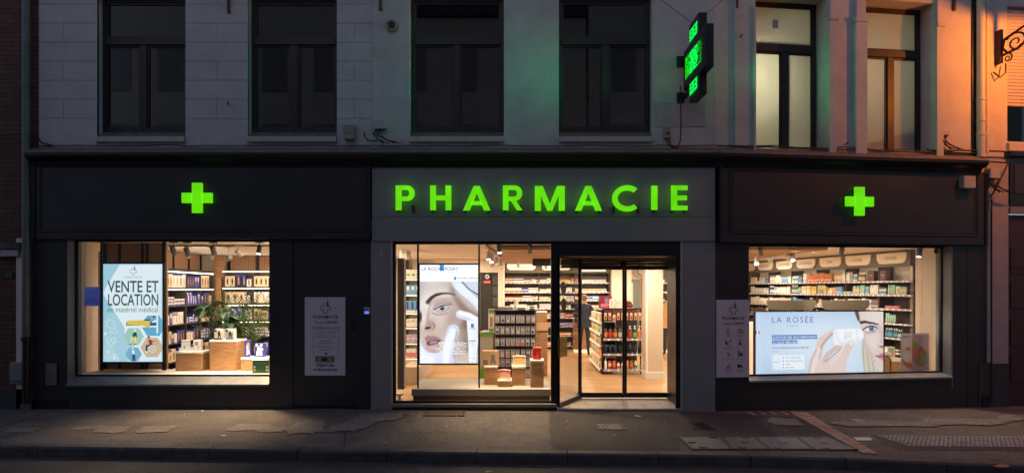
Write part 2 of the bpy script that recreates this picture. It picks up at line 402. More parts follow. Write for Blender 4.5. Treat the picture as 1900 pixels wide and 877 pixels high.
def manhole(x0, y0, x1, y1, lab):
    a = G(x0, y0); b = G(x1, y1); z = gz(a.x)+.008
    t = thing('manhole_cover', lab, 'manhole cover', ((a.x+b.x)/2, (a.y+b.y)/2, gz(a.x)))
    MB().box(a.x, b.x, b.y, a.y, z-.02, z, m_frame).build('base', t)
    g = MB(); nx = 9; ny = 7
    for i in range(nx):
        for j in range(ny):
            cx = lerp(a.x, b.x, (i+.5)/nx); cy = lerp(b.y, a.y, (j+.5)/ny); s = (b.x-a.x)/nx*.33
            g.slab([(cx-s, cy), (cx, cy-s), (cx+s, cy), (cx, cy+s)], z-.01, z+.006, m_rust)
    g.build('grip_pattern', t)
    f = MB(); w = .02
    f.box(a.x-w, b.x+w, b.y-w, b.y, z-.02, z+.004, m_rust); f.box(a.x-w, b.x+w, a.y, a.y+w, z-.02, z+.004, m_rust)
    f.box(a.x-w, a.x, b.y, a.y, z-.02, z+.004, m_rust); f.box(b.x, b.x+w, b.y, a.y, z-.02, z+.004, m_rust); f.build('frame', t)
manhole(1106, 786, 1159, 797, 'small rusty square manhole cover in dark asphalt before the sliding doors')
manhole(1273, 784, 1325, 796, 'small dark square manhole cover near the right grey pillar')
def disc(x, y, rpx, lab, m, name='round_cover'):
    c = G(x, y); rr = rpx*(c.y+CAMD)/F; z = gz(c.x)
    mb = MB(); mb.lathe([(rr, -.02), (rr, .008), (rr*.9, .010), (rr*.85, .006), (.001, .007)], m, (c.x, c.y, z), 24)
    tag(mb.build(name), lab, 'utility cover')
disc(1591, 779.5, 10, 'pale round valve cover in the pavement right of the paver band', m_tact)
disc(746, 771, 15, 'mossy round cover in the pavement left of the drain grate', mat('mossy iron', (.06, .07, .03), .9, var=.4))
disc(1575, 813.5, 7, 'small round metal cap set in the clay paver band', m_plate)
a = G(1583, 812); b = G(1622, 818)
tag(MB().slab([(G(1583, 812).x, a.y), (G(1594, 819).x, b.y), (G(1622, 819).x, b.y), (G(1613, 812).x, a.y)], gz(a.x)-.01, gz(a.x)+.012, mat('pale galvanised plate', (.5, .48, .5), .5, metal=.3)).build('small_hatch'), 'small bright rectangular hatch right of the clay paver band', 'utility cover')
# drain grate under middle window
a = G(792, 764.2); b = G(860, 771.5); z = gz(a.x)
t = thing('drain_grate', 'slotted cast iron drain grate below the tall advertising screen window', 'drain', ((a.x+b.x)/2, (a.y+b.y)/2, z))
MB().box(a.x, b.x, b.y, a.y, z-.02, z+.004, m_joint).build('pit', t)
g = MB()
for k in range(15):
    x = lerp(a.x, b.x, (k+.5)/15); g.slab([(x-.012, b.y), (x+.014, b.y), (x+.014-.03, a.y), (x-.012-.03, a.y)], z, z+.014, m_rust)
g.build('bars', t)
f = MB(); f.box(a.x-.04, b.x, a.y, a.y+.02, z-.02, z+.014, m_rust); f.box(a.x-.02, b.x+.02, b.y-.02, b.y, z-.02, z+.014, m_rust); f.build('frame', t)
# litter and leaves
m_leafs = [mat('dry leaf', (.35, .17, .07), .8), mat('pale leaf', (.55, .42, .30), .8), mat('paper scrap', (.7, .66, .6), .8)]
r = random.Random(11)
def scrap(px, py, s, m, name, lab, cat, grp=None):
    c = G(px, py); a0 = r.uniform(0, 6.28); mb = MB(); k = 7
    vs = [(c.x, c.y, gz(c.x)+.022)]
    for i in range(k):
        q = s*r.uniform(.5, 1.1); t = a0+2*math.pi*i/k; vs.append((c.x+q*math.cos(t), c.y+q*.8*math.sin(t), gz(c.x)+.008+r.uniform(0, .012)))
    mb.add(vs, [(0, i+1, (i+1) % k+1) for i in range(k)], m); return tag(mb.build(name), lab, cat, grp)
scrap(1184, 772.5, .07, m_leafs[1], 'fallen_leaf', 'pale star-shaped fallen leaf on dark asphalt before the doors', 'leaf')
scrap(1857, 866, .10, m_leafs[0], 'fallen_leaf', 'large brown fallen leaf by the kerb at the far right', 'leaf')
scrap(907, 876, .05, m_leafs[1], 'fallen_leaf', 'brown fallen leaf on the road edge at the bottom of the picture', 'leaf')
scrap(413, 809, .05, m_leafs[2], 'paper_scrap', 'white scrap of paper on the pavement below the left window', 'litter')
scrap(105, 769, .025, mat('orange scrap', (.6, .16, .04), .7), 'paper_scrap', 'tiny orange scrap near the foot of the left drainpipe', 'litter')
scrap(375, 763, .03, m_leafs[2], 'paper_scrap', 'small pale scrap at the wall foot under the medical poster window', 'litter')
for k in range(95):
    px = r.choice([r.uniform(60, 700), r.uniform(700, 1240), r.uniform(1380, 1880)]); py = r.choice([r.uniform(761, 785), r.uniform(764, 828)])
    scrap(px, py, r.uniform(.007, .019), r.choice(m_leafs), 'leaf_fragment', 'tiny dry leaf fragment scattered on the pavement', 'leaf', 'leaf fragments scattered on the pavement')
# grass tuft at wall foot
gm = mat('grass blade', (.06, .10, .025), .7); c = G(885, 762.5); mb = MB()
for k in range(40):
    x = c.x+r.gauss(0, .06); y = -.03+r.uniform(-.03, .0); h = r.uniform(.03, .08); q = r.uniform(-.03, .03)
    mb.add([(x-.003, y, c.z), (x+.003, y, c.z), (x+q, y-.02, c.z+h)], [(0, 1, 2)], gm)
tag(mb.build('weed_tuft'), 'small green weed tuft at the foot of the middle window sill', 'weeds', kind='stuff')

# ================================================================== BUILDING SHELL
B = thing('pharmacy_building', 'white two-storey building with a charcoal and grey pharmacy shopfront', 'building', (0, 0, 0))
ZC = 4.20      # top of shopfront cornice
ZT = 8.4
def win_u(px0, px1, py0, py1, T=T0):
    a = loc(px0, py0, 0, T); b = loc(px1, py1, 0, T); return (a.x, b.x, b.z, a.z)
wins = [(180, 344), (460, 625), (760, 935), (1037, 1210)]
ops1 = [win_u(a, b, -14, 254) for a, b in wins[:2]]; ops2 = [win_u(a, b, -14, 254) for a, b in wins[2:]]
XL = LX(72); XM = LX(690); XP = 3.27
wl = MB(); zwall(wl, XL, XM, ZC-.1, ZT, ops1, .008, .32, m_white)
# rusticated blocks
edges = [XL]+[v for o in ops1 for v in o[:2]]+[XM]
rows = 14; rh = 35.4/115; zb = LZ(255)
z = ZC+.02; k = 0
zrows = [ZC+.0]+[LZ(220-i*35.3) for i in range(13)]
for k in range(len(zrows)-1):
    z0, z1 = zrows[k]+.004, zrows[k+1]-.004
    for e in range(0, len(edges), 2):
        a, b = edges[e], edges[e+1]
        joints = [a] + ([a+(b-a)*(.42 if e == 0 else .5)] if k % 2 == 1 else []) + [b]
        for p, q in zip(joints, joints[1:]):
            wl.box(p+(.004 if p != a else 0), q-(.004 if q != b else 0), 0, .05, z0, min(z1, ZT), m_white, .003)
for o in ops1:   # above windows
    wl.box(o[0]-.001, o[1]+.001, .001, .05, o[3], ZT, m_white)
wl.build('block_wall', B)
wr = MB(); zwall(wr, XM+.003, XP, ZC-.1, ZT, ops2, 0.004, .32, m_white2); wr.build('rendered_wall', B)
# angled right stretch
# the far side of the street (seen in the window reflections)
m_opp = mat('ochre plaster of the opposite houses', (.58, .53, .46), .85, var=.15); m_roof = mat('dark slate roof', (.04, .04, .045), .7)
for x0, x1, h, lab in ((-32, -5.5, 13.6, 'ochre house across the street, left of the camera, with rows of dark windows'), (-5.4, 3.0, 12.9, 'ochre house across the street straight behind the camera'), (3.1, 30, 14.2, 'tallest ochre house across the street, right of the camera')):
    ht_ = thing('opposite_house', lab, 'house', ((x0+x1)/2, -14, -.2)); mb = MB(); mb.box(x0, x1, -15, -14, -.3, h, m_opp); mb.build('wall', ht_)
    mb = MB(); mb.profile([(-15.5, h), (-13.8, h), (-13.8, h+.15), (-15.5, h+2.2)], x0, x1, m_roof); mb.build('roof', ht_)
    for fl_ in range(4):
        k = x0+.9
        while k < x1-1.6: mb = MB(); mb.box(k, k+1.0, -14.0, -13.96, .6+fl_*3.1, 2.4+fl_*3.1, mat('dull opposite window', (.26, .25, .24), .6)); mb.build('window', ht_); k += 2.1
ops3 = [win_u(1400, 1535, -13, 279, TR), win_u(1605, 1733, -2, 283, TR)]
UR = LX(1812, 0, TR)
wa = MB(TR); zwall(wa, 0, UR, ZC-.1-.12, ZT, [(o[0], o[1], max(o[2], ZC-.2), o[3]) for o in ops3], .002, .32, m_white2)
# raised window surrounds
def surround(px0, px1, o, py0, py1):
    a = LX(px0, 0, TR); b = LX(px1, 0, TR); z0 = ZC-.1; z1 = LZ(py0, 0, 1450, TR)
    wa.box(a, b, -.035, .01, z0+.05, z1, m_white2, .006)
wa.box(LX(1362, 0, TR), LX(1400, 0, TR), -.03, .01, ZC-.05, ZT-.1, m_white2, .006)
wa.box(LX(1396, 0, TR), LX(1400, 0, TR), -.055, .01, ZC-.05, 6.5, m_white2, .006)
for p0, p1, dz in ((1535, 1548, 0), (1584, 1605, .0), (1733, 1746, 0)):
    wa.box(LX(p0, 0, TR), LX(p1, 0, TR), -.06, .01, ZC-.05, 6.35, m_white2, .006)
    wa.box(LX(p0, 0, TR)-.02*(p0 == 1584), LX(p1, 0, TR)+.03*(p0 != 1584), -.075, .01, 6.35, 6.42, m_white2, .01)
    wa.box(LX(p0+2, 0, TR), LX(p1-2, 0, TR), -.05, .01, 6.42, ZT-.1, m_white2, .006)
wa.build('angled_wall', B)
# upper floor rooms (floor, back wall, ceiling) behind the windows
m_room = mat('dim room plaster', (.50, .45, .40), .9, var=.1)
rm = MB(); rm.box(-8, 3.2, 2.2, 2.4, 3.6, 7.2, m_room); rm.box(-8, 3.2, .33, 2.2, 3.3, 3.4, m_room); rm.box(-8, 3.2, .33, 2.2, 6.9, 7.1, m_room)
for x in (-4.9, -2.2, .1): rm.box(x, x+.12, .33, 2.2, 3.4, 6.9, m_room)
rm.build('upper_room_lining', B)
# right rooms, lit
rr2 = MB(TR); rr2.box(.1, 5.2, 2.0, 2.1, 3.5, 7.0, m_room); rr2.box(.1, 5.2, .33, 2.0, 3.5, 3.6, m_room); rr2.box(.1, 5.2, .33, 2.0, 6.85, 6.95, m_room)
rr2.box(.1, .2, .33, 2, 3.6, 6.85, m_room); rr2.box(5.1, 5.2, .33, 2, 3.6, 6.85, m_room); rr2.box(2.45, 2.5, .33, 2, 3.6, 6.85, m_room)
rr2.build('lit_room_lining', B)
def upper_window(o, T, depth, tr_z, mull, glass, sillmode, fw=.055, lab=None):
    u0, u1, z0, z1 = o; f = MB(T); w0, w1 = depth, depth+.07
    zb = z0+(.10 if sillmode else 0)
    f.box(u0+.001, u0+fw, w0, w1, zb, z1, m_wframe, .004); f.box(u1-fw, u1-.001, w0, w1, zb, z1, m_wframe, .004)
    tf = .10 if sillmode else .05; f.box(u0+fw, u1-fw, w0, w1, z1-tf, z1-.001, m_wframe, .004); f.box(u0+fw, u1-fw, w0, w1, zb, zb+.07, m_wframe, .004)
    f.box(u0+fw, u1-fw, w0-.012, w1, tr_z-.06, tr_z+.06, m_wframe, .006)
    f.box(mull-.055, mull+.055, w0-.006, w1, zb+.07, tr_z-.06, m_wframe, .004)
    # sash frames
    for a, b, c, d in ((u0+fw, mull-.055, zb+.07, tr_z-.06), (mull+.055, u1-fw, zb+.07, tr_z-.06), (u0+fw, u1-fw, tr_z+.06, z1-tf)):
        s = .03
        f.box(a, a+s, w0+.015, w1-.01, c, d, m_wframe); f.box(b-s, b, w0+.015, w1-.01, c, d, m_wframe)
        f.box(a+s, b-s, w0+.015, w1-.01, c, c+s, m_wframe); f.box(a+s, b-s, w0+.015, w1-.01, d-s, d, m_wframe)
    win = f.build('window', B, label=lab)
    for a, b, c, d in ((u0+fw, mull-.055, zb+.07, tr_z-.06), (mull+.055, u1-fw, zb+.07, tr_z-.06), (u0+fw, u1-fw, tr_z+.06, z1-tf)):
        g = MB(T); g.box(a+.02, b-.02, w0+.035, w0+.039, c+.02, d-.02, glass); g.build('pane', win)
    if sillmode:
        s = MB(T); s.profile([(-.045, z0-.085), (-.045, z0), (depth+.07, z0+.03), (depth+.07, z0-.085)], u0+.002, u1-.002, m_stone)
        s.profile([(.02, z0+.0), (depth-.01, z0+.105), (depth+.06, z0+.105), (depth+.06, z0+.02)], u0+.003, u1-.003, m_dirty)
        s.build('sill', win)
    return win
labs = ['dark upper window nearest the brick house with pale curtain edge', 'dark upper window second from the left', 'dark upper window above the P of the sign', 'dark upper window left of the hanging cross']
for (a, b), o, l in zip(wins, ops1+ops2, labs):
    upper_window(o, T0, .13, LZ(77, .13), (LX(a, .13)+LX(b, .13))/2+(.035 if a < 500 else 0), m_dglass, True, lab=l)
m_frost = frost_mat('frosted window film')
upper_window((ops3[0][0], ops3[0][1]-.02, ZC-.14, ops3[0][3]), TR, .26, LZ(91, .26, 1455, TR), LX(1456, .26, TR), m_frost, False, lab='upper window with frosted panes brightly lit from inside')
upper_window((ops3[1][0], ops3[1][1]-.02, ZC-.18, ops3[1][3]), TR, .26, LZ(101, .26, 1660, TR), LX(1652, .26, TR), m_frost, False, lab='upper window with frosted panes lit dimly, orange lamplight on its frame')
def lamp(name, kind, at, energy, col, T=T0, parent=None, size=.05, aim=None, ang=90, blend=.4):
    l = bpy.data.lights.new(name, kind); l.energy = energy; l.color = col
    if kind == 'AREA': l.shape = 'DISK'; l.size = size
    elif kind in ('POINT', 'SPOT'): l.shadow_soft_size = size
    if kind == 'SPOT': l.spot_size = R(ang); l.spot_blend = blend
    o = bpy.data.objects.new(name, l); scene.collection.objects.link(o); p = T @ Vector(at)
    if parent is not None: o.parent = parent; o.location = p-WLOC[parent.name]
    else: o.location = p
    if aim is not None:
        d = (T @ Vector(aim)-p).normalized(); o.rotation_euler = d.to_track_quat('-Z', 'Y').to_euler()
    return o
for (u, w, z, e, lab) in ((.85, .66, 5.45, 40, 'round white paper room lamp behind the bright frosted window'), (2.85, 1.25, 5.6, 17, 'round white paper room lamp behind the dim frosted window')):
    p = TR @ Vector((u, w, z)); t = thing('room_lamp', lab, 'lamp', p)
    mb = MB(); mb.lathe([(.001, -.14), (.09, -.11), (.13, 0), (.09, .11), (.001, .14)], mat('lit paper globe', (1, 1, 1), .5, emis=(1, .9, .6), es=2), p+Vector((0, 0, .3)), 14); mb.build('lamp_shade', t)
    mb = MB(); mb.tube([p+Vector((0, 0, .42)), (p.x, p.y, 6.84)], .006, m_cable, 6); mb.build('cord', t)
    lamp('bulb', 'POINT', (u, w, z), e, (1, .93, .62), TR, t, .06)
# items seen in the upper windows
m_curt = mat('pale curtain cloth', (.5, .5, .52), .9)
for px0, px1, lab in ((192, 204, 'narrow pale curtain at the left edge of the leftmost upper window'), (466, 472, 'narrow pale curtain at the left edge of the second upper window')):
    mb = MB()
    for k in range(6):
        a = lerp(LX(px0, .3), LX(px1, .3), k/6); b = lerp(LX(px0, .3), LX(px1, .3), (k+1)/6)
        mb.quad((a, .30+.02*(k % 2), 4.3), (b, .30+.02*((k+1) % 2), 4.3), (b, .30+.02*((k+1) % 2), 6.7), (a, .30+.02*(k % 2), 6.7), m_curt)
    tag(mb.build('curtain'), lab, 'curtain')
for px, py, lab in ((1086, 182, 'dark pendant lamp seen in the upper window left of the cross'),):
    p = loc(px, py, 1.1); mb = MB(); mb.lathe([(.10*1.4, 0), (.03, .06), (.02, .10)], m_black, p, 16); mb.tube([p+Vector((0, 0, .1)), (p.x, p.y, 6.9)], .006, m_black, 6)
    tag(mb.build('pendant_lamp'), lab, 'lamp')
# paper leaning behind dim frosted window and note on the bright one
mb = MB(TR); a = loc(1441, 43, .25, TR); mb.box(a.x-.05, a.x+.05, .285, .29, a.z-.07, a.z+.07, m_rail); tag(mb.build('window_note'), 'small grey notice taped on the bright frosted top pane', 'notice')
mb = MB(TR); mb.add([loc(1605, 276, .36, TR), loc(1712, 276, .36, TR), loc(1700, 236, .40, TR), loc(1690, 232, .4, TR), loc(1600, 262, .36, TR)], [(0, 1, 2, 3, 4)], mat('white board', (.8, .8, .8), .6)); tag(mb.build('leaning_board'), 'white board leaning inside the dim frosted window', 'board')

# ---- shopfront: cornice, fascias
def crn(T, u0, u1, ext0=0, ext1=0):
    mb = MB(T); pts = [(.0, ZC-.32), (-.07, ZC-.32), (-.10, ZC-.24), (-.17, ZC-.20), (-.20, ZC-.16), (-.20, ZC-.11), (0, ZC)]
    mb.profile(pts, u0, u1, m_char2)
    return mb
ca = loc(44, 300, -.2).x
XJ = XP-.2*math.tan(R(3.5))
def cornice_piece():
    pts = [(.0, ZC-.32), (-.07, ZC-.32), (-.10, ZC-.24), (-.17, ZC-.20), (-.20, ZC-.16), (-.20, ZC-.12), (0, ZC)]
    rc = LX(1836, -.2, TR); mb = MB(); n = len(pts); ring = []
    for k in range(3):
        for (y, z) in pts:
            if k == 0: ring.append((ca+.0+(1+y/.2)*.07, y, z))
            elif k == 1:
                ring.append((XP+abs(y)*math.tan(R(3.5)), y, z))
            else: ring.append(tuple(TR @ Vector((rc-(1+y/.2)*.06, y, z))))
    fs = [tuple(range(n)), tuple(range(3*n-1, 2*n-1, -1))]
    for k in range(2):
        for i in range(n): fs.append((k*n+i, (k+1)*n+i, (k+1)*n+(i+1) % n, k*n+(i+1) % n))
    mb.add(ring, fs, m_char2); 
    fl = MB(); fl.profile([(-.21, ZC-.122), (-.21, ZC-.114), (.0, ZC+.008), (.0, ZC+.0)], ca, XP, m_lead)
    fl.T = TR; fl.profile([(-.21, ZC-.122), (-.21, ZC-.114), (.0, ZC+.008), (.0, ZC+.0)], .0, rc, m_lead)
    c = mb.build('cornice', B); fl.build('flashing', c)
cornice_piece()
ZF0 = LZ(443, -.06); ZF1 = ZC-.30
def panel_fascia(T, u0, u1, z0, z1, mold):
    mb = MB(T); w = -.06; mb.box(u0, u1, w, .3, z0, z1, m_char)
    a, b, c, d = mold
    for k, (off, wd, pr) in enumerate(((0, .022, .012), (.05, .012, .008))):
        a2, b2, c2, d2 = a+off, b-off, c+off, d-off
        mb.box(a2, b2, w-pr, w+.01, d2-wd, d2, m_char, .003); mb.box(a2, b2, w-pr, w+.01, c2, c2+wd, m_char, .003)
        mb.box(a2, a2+wd, w-pr, w+.01, c2+wd, d2-wd, m_char, .003); mb.box(b2-wd, b2, w-pr, w+.01, c2+wd, d2-wd, m_char, .003)
    mb.box(u0, u0+.05, w-.02, w+.01, z0, z1, m_char2, .004); mb.box(u1-.05, u1, w-.02, w+.01, z0, z1, m_char2, .004)
    return mb.build('fascia', B)
panel_fascia(T0, LX(60, -.06), LX(687, -.06), ZF0, ZF1, (LX(72, -.06), LX(680, -.06), LZ(430, -.06), LZ(302, -.06)))
mf = MB(); mf.box(LX(690, -.05), LX(1327, -.05), -.05, .3, LZ(447, -.05), LZ(402.5, -.05), m_grey, .003); mf.box(LX(690, -.05), LX(1327, -.05), -.047, .3, LZ(402, -.05), ZF1-.001, m_grey, .003)
mf.build('grey_fascia', B)
u0 = LX(1334, -.06, TR); u1 = LX(1832, -.06, TR)
panel_fascia(TR, .05, u1, LZ(449, -.06, 1350, TR), ZF1+.01, (LX(1354, -.06, TR), LX(1815, -.06, TR), LZ(433, -.06, 1350, TR), LZ(309, -.06, 1350, TR)))
# ---- lower shopfront, left
ZS = .40; ZW0 = .5; ZW1 = LZ(444)
s = MB(); GB = -.4
xa, xb, xc, xd = LX(60), LX(125), LX(499.5), LX(543)
s.box(xa, xb, .0, .3, GB, ZF0-.001, m_char); s.box(xb, xc, .001, .3, GB, ZS, m_char); s.box(xb, xc, -.002, .3, LZ(444.5), ZF0-.002, m_char)
s.box(xc, xd, 0, .3, GB, ZF0-.001, m_char); s.box(LX(663), LX(688.5), 0, .3, GB, ZF0-.001, m_char)
s.box(xd, LX(663), .004, .3, LZ(447), ZF0-.003, m_char)
s.box(xa, xb-.004, -.012, .01, GB, .16, m_char2, .003); s.box(xc+.004, xd, -.012, .01, GB, .02, m_char2, .003)
s.build('shopfront_panel', B)
sd = MB(); sd.box(xd+.006, LX(662.5), .012, .08, .05, LZ(447.5), m_char); sd.box(xd+.002, LX(663), .02, .1, GB, .045, m_char2)
door = sd.build('service_door', B, label='flush charcoal service door carrying the opening hours panel')
h = MB(); a = loc(655, 592, 0); h.tube([(a.x, -.045, a.z), (a.x, -.045, a.z-.20)], .011, m_black, 8); h.box(a.x-.012, a.x+.012, -.04, .015, a.z-.02, a.z, m_black); h.box(a.x-.012, a.x+.012, -.04, .015, a.z-.2, a.z-.18, m_black)
h.build('door_handle', door)
h = MB(); a = loc(658.5, 621.5, 0); h.lathe([(.014, 0), (.014, .02), (.001, .022)], m_plate, (a.x, .012, a.z), 12, Matrix.Rotation(R(90), 4, 'X')); h.build('lock', door)
# pillars
m_edge = mat('pale aluminium edge trim', (.45, .44, .43), .4, metal=.4)
p = MB(); p.box(LX(689), LX(726), -.03, .32, GB, LZ(447, -.03), m_grey, .004); pp = p.build('pillar', B, label='mid grey rendered pillar left of the middle window')
e = MB(); e.box(LX(725.5), LX(728), -.032, -.0, GB, LZ(447.5, -.03), m_edge); e.build('edge_trim', pp)
p = MB(); p.box(LX(1265), LX(1326), -.03, .9, GB, LZ(447, -.03), m_grey, .004); pp = p.build('pillar', B, label='wide mid grey rendered pillar right of the doors')
e = MB(); e.box(LX(1262), LX(1265)+.002, -.03, .0, GB+.35, LZ(447.5, -.03), m_edge); e.build('edge_trim', pp)
# ---- left display window
def display(T, u0, u1, zsill, zgl, ztop, depth, lab, glass_l=True):
    f = MB(T); fw = .028
    f.box(u0, u0+fw, depth-.02, depth+.03, zgl, ztop, m_frame, .003); f.box(u1-fw, u1, depth-.02, depth+.03, zgl, ztop, m_frame, .003)
    f.box(u0+fw, u1-fw, depth-.02, depth+.03, ztop-.02, ztop, m_frame, .003); f.box(u0+fw, u1-fw, depth-.02, depth+.03, zgl, zgl+fw, m_frame, .003)
    w = f.build('display_window', B, label=lab)
    g = MB(T); g.box(u0+fw, u1-fw, depth, depth+.008, zgl+fw, ztop-.02, m_glass); g.build('pane', w)
    s = MB(T); s.profile([(-.03, zsill-.03), (-.03, zsill), (depth-.02, zgl+.002), (depth+.05, zgl+.002), (depth+.05, zsill-.03)], u0, u1, m_sillm); s.build('sill', w)
    r = MB(T)
    for a, b in ((u0-.012, u0), (u1, u1+.012)): r.box(a, b, .0, .32, zsill, ztop, m_reveal)
    r.box(u0, u1, .0, .32, ztop, ztop+.012, m_reveal); r.build('reveal', w)
    return w
m_sillm = mat('grey metal sill', (.22, .22, .22), .45, metal=.3, var=.25, scale=5)
m_reveal = mat('grey painted reveal', (.16, .165, .17), .5, var=.1)
display(T0, xb+.001, xc-.001, ZS, ZW0, LZ(444.5), .18, 'left display window with the medical equipment screen')
# ---- middle window
f = MB(); y0, y1 = .02, .09
A = LX(728); E = LX(1034); zt = LZ(447); zb = .09
f.box(A, A+.045, y0, y1, zb, zt, m_frame, .003); f.box(LX(1022.5), E, y0-.03, y1+.02, -.05, zt, m_frame, .004)
f.box(A+.045, LX(1022.5), y0, y1, zt-.05, zt, m_frame, .003); f.box(A+.045, LX(1022.5), y0, y1, zb, zb+.035, m_frame, .003)
mw = f.build('display_window', B, label='tall middle display window with the face portrait screen')
g = MB(); g.box(A+.045, LX(1022.5), .05, .058, zb+.035, zt-.05, m_glass); g.build('pane', mw)
g = MB(); g.box(LX(727), LX(1033), -.05, .14, .035, .088, mat('sandstone sill', (.23, .20, .16), .8, var=.2), .006); g.box(LX(724), LX(1034), -.02, .14, -.4, .034, m_char2); g.build('sill', mw)
# ---- door recess
YD = .85
hb = MB(); hb.box(LX(1034), LX(1265), .0, .95, LZ(475), LZ(446), m_char2, .004); hb.build('door_header', B)
sh = MB(); z0 = LZ(497, YD); z1 = 2.60
for k in range(6): sh.box(LX(1078, YD)-.35, LX(1258, YD)+.08, YD-.05, YD+.02, z0+k*(z1-z0)/6, z0+(k+.93)*(z1-z0)/6, mat('grey shutter slat', (.035, .037, .042), .45, metal=.3), .008)
sh.build('shutter_box', B)
a = loc(1156, 489, YD-.05); sn = MB(); sn.box(a.x-.06, a.x+.06, YD-.11, YD-.05, a.z-.05, a.z+.05, m_black, .01); sn.build('door_sensor', B)
zd0 = .03; zd1 = LZ(497, YD)
def leaf(px0, px1, lab):
    a = LX(px0, YD); b = LX(px1, YD); f = MB(); st = .035
    f.box(a, a+st, YD-.02, YD+.02, zd0, zd1, m_frame, .003); f.box(b-st, b, YD-.02, YD+.02, zd0, zd1, m_frame, .003)
    f.box(a+st, b-st, YD-.02, YD+.02, zd0, zd0+.085, m_frame, .003); f.box(a+st, b-st, YD-.02, YD+.02, zd1-.03, zd1, m_frame, .003)
    d = f.build('sliding_door', B, label=lab); g = MB(); g.box(a+st, b-st, YD-.003, YD+.003, zd0+.085, zd1-.03, m_glass); g.build('pane', d)
    h = MB(); h.tube([(a+st if px0 > 1150 else b-st, YD-.03, zd0+.05), (a+st if px0 > 1150 else b-st, YD-.03, zd0+.09)], .012, m_plate, 8); h.build('floor_lock', d); return d
leaf(1075, 1158.5, 'left glass sliding door leaf'); leaf(1159, 1249, 'right glass sliding door leaf')
js = MB(); js.box(LX(1249.5, YD), LX(1249.5, YD)+.09, YD-.08, YD+.05, -.05, z1, m_frame, .004)
xr = LX(1262); js.box(xr-.07, xr, .0, .05, -.05, LZ(475), m_frame, .004)
js.box(xr-.004, xr+.0, .05, YD-.08, -.05, LZ(475), m_frame); js.build('door_jamb', B)
g = MB(); g.quad((xr-.03, .05, .05), (LX(1249.5, YD)+.07, YD-.08, .05), (LX(1249.5, YD)+.07, YD-.08, 2.5), (xr-.03, .05, 2.5), m_glass); g.build('side_pane', B)
# angled glass screen left of doors
P0 = Vector((LX(1036, .02), .04, 0)); P1 = Vector((LX(1077, YD), YD-.03, 0)); dd = (P1-P0); L = dd.length
TS = Matrix.Translation(P0) @ Matrix.Rotation(math.atan2(dd.y, dd.x), 4, 'Z')
f = MB(TS); zt2 = 2.47
f.box(0, .03, -.02, .02, .02, zt2, m_frame, .003); f.box(L-.05, L, -.025, .025, .02, zt2, m_frame, .003); f.box(.03, L-.05, -.02, .02, .02, .085, m_frame, .003); f.box(.03, L-.05, -.02, .02, zt2-.035, zt2, m_frame, .003)
f.box(0, L, -.02, .02, zt2, 2.7, m_char2)
sc = f.build('side_screen', B, label='angled glass side screen left of the sliding doors')
g = MB(TS); g.box(.03, L-.05, -.003, .003, .085, zt2-.035, m_glass); g.build('pane', sc)
# tiled doorstep
m_tile = brick_mat('beige doorstep tile', (.34, .28, .22), (.40, .33, .27), (.10, .08, .06), 1, .62, .31, .006, rough=.5, bump=.2, axis='XY', var=.2)
ts = MB(); ts.slab([(LX(1033), -.03), (LX(1264), -.03), (LX(1264), YD+.1), (LX(1034), YD+.1)], -.3, .012, m_tile)
ts.box(LX(1033), LX(1264), -.045, -.03, -.3, .008, mat('doorstep metal edge', (.4, .38, .36), .4, metal=.6)); ts.build('doorstep', B)
# ---- right lower shopfront
ZG = LZ(697, .2, 1400, TR)
uA = LX(1389.5, 0, TR); uB = LX(1765.5, 0, TR); uC = LX(1831, 0, TR); zs = LZ(705.5, 0, 1391, TR); ztr = LZ(453, .0, 1400, TR)
s = MB(TR); zF = LZ(449, -.06, 1350, TR)
s.box(.0, uA, .0, .32, GB, zF-.001, m_char); s.box(uA, uB, .001, .32, GB, zs, m_char); s.box(uA, uB, -.003, .32, ztr, zF-.002, m_char2); s.box(uB, uC, 0, .32, GB, zF-.001, m_char)
s.box(uB+.30, uB+.304, -.004, .01, GB, zF-.01, m_char2); s.box(uC-.10, uC+.02, -.03, .0, GB, .12, m_char2, .004)
s.box(uB+.006, uB+.012, -.006, .0, zs-.2, zF-.02, m_edge)
s.build('shopfront_panel', B)
display(TR, uA+.001, uB-.001, zs, ZG, ztr, .20, 'right display window with the landscape cosmetics screen')

# ---- interior shell
m_beige = mat('beige textured wallpaper', (.66, .55, .44), .8, var=.06, scale=120, bump=.1, bscale=300)
fl = MB(); fl.slab([(-7.9, .33), (LX(1034), .33), (LX(1034), YD+.1), (LX(1264), YD+.1), (LX(1264), .95), (9.4, .95), (9.4, 9.9), (-7.9, 9.9)], -.05, .012, m_wood)
fl.slab([(LX(728), .1), (LX(1034), .1), (LX(1034), .33), (LX(728), .33)], -.05, .012, m_wood)
fl.build('shop_floor', B)
ce = MB(); ce.slab([(-7.9, .1), (3.27, .1), (9.4, .9), (9.4, 9.9), (-7.9, 9.9)], 2.75, 2.85, m_ceil); ce.build('shop_ceiling', B)
ZCL = 2.75
w = MB()
w.box(-8.0, -7.9, .0, 9.9, 0, ZCL, m_cream)                 # far left
w.box(-3.35, -3.2, .32, 6.4, 0, ZCL, m_cream)                # partition left room / middle room
w.box(-7.9, -3.35, 4.95, 5.05, 0, ZCL, m_cream)              # left room back
w.box(-7.6, -7.45, .2, 2.55, 0, ZCL, m_cream)                # reveal wall left room
w.box(-3.2, LX(891, 6.5), 6.45, 6.6, 0, ZCL, m_cream); w.box(LX(891, 6.5), LX(924, 6.5), 6.45, 6.6, 2.38, ZCL, m_cream); w.box(LX(924, 6.5), LX(934, 6.5), 6.45, 9.9, 0, ZCL, m_cream)
w.box(-3.2, 9.4, 9.8, 9.95, 0, ZCL, m_cream)
w.box(3.15, 3.75, 9.0, 9.8, 0, ZCL, m_cream)   # beige pier
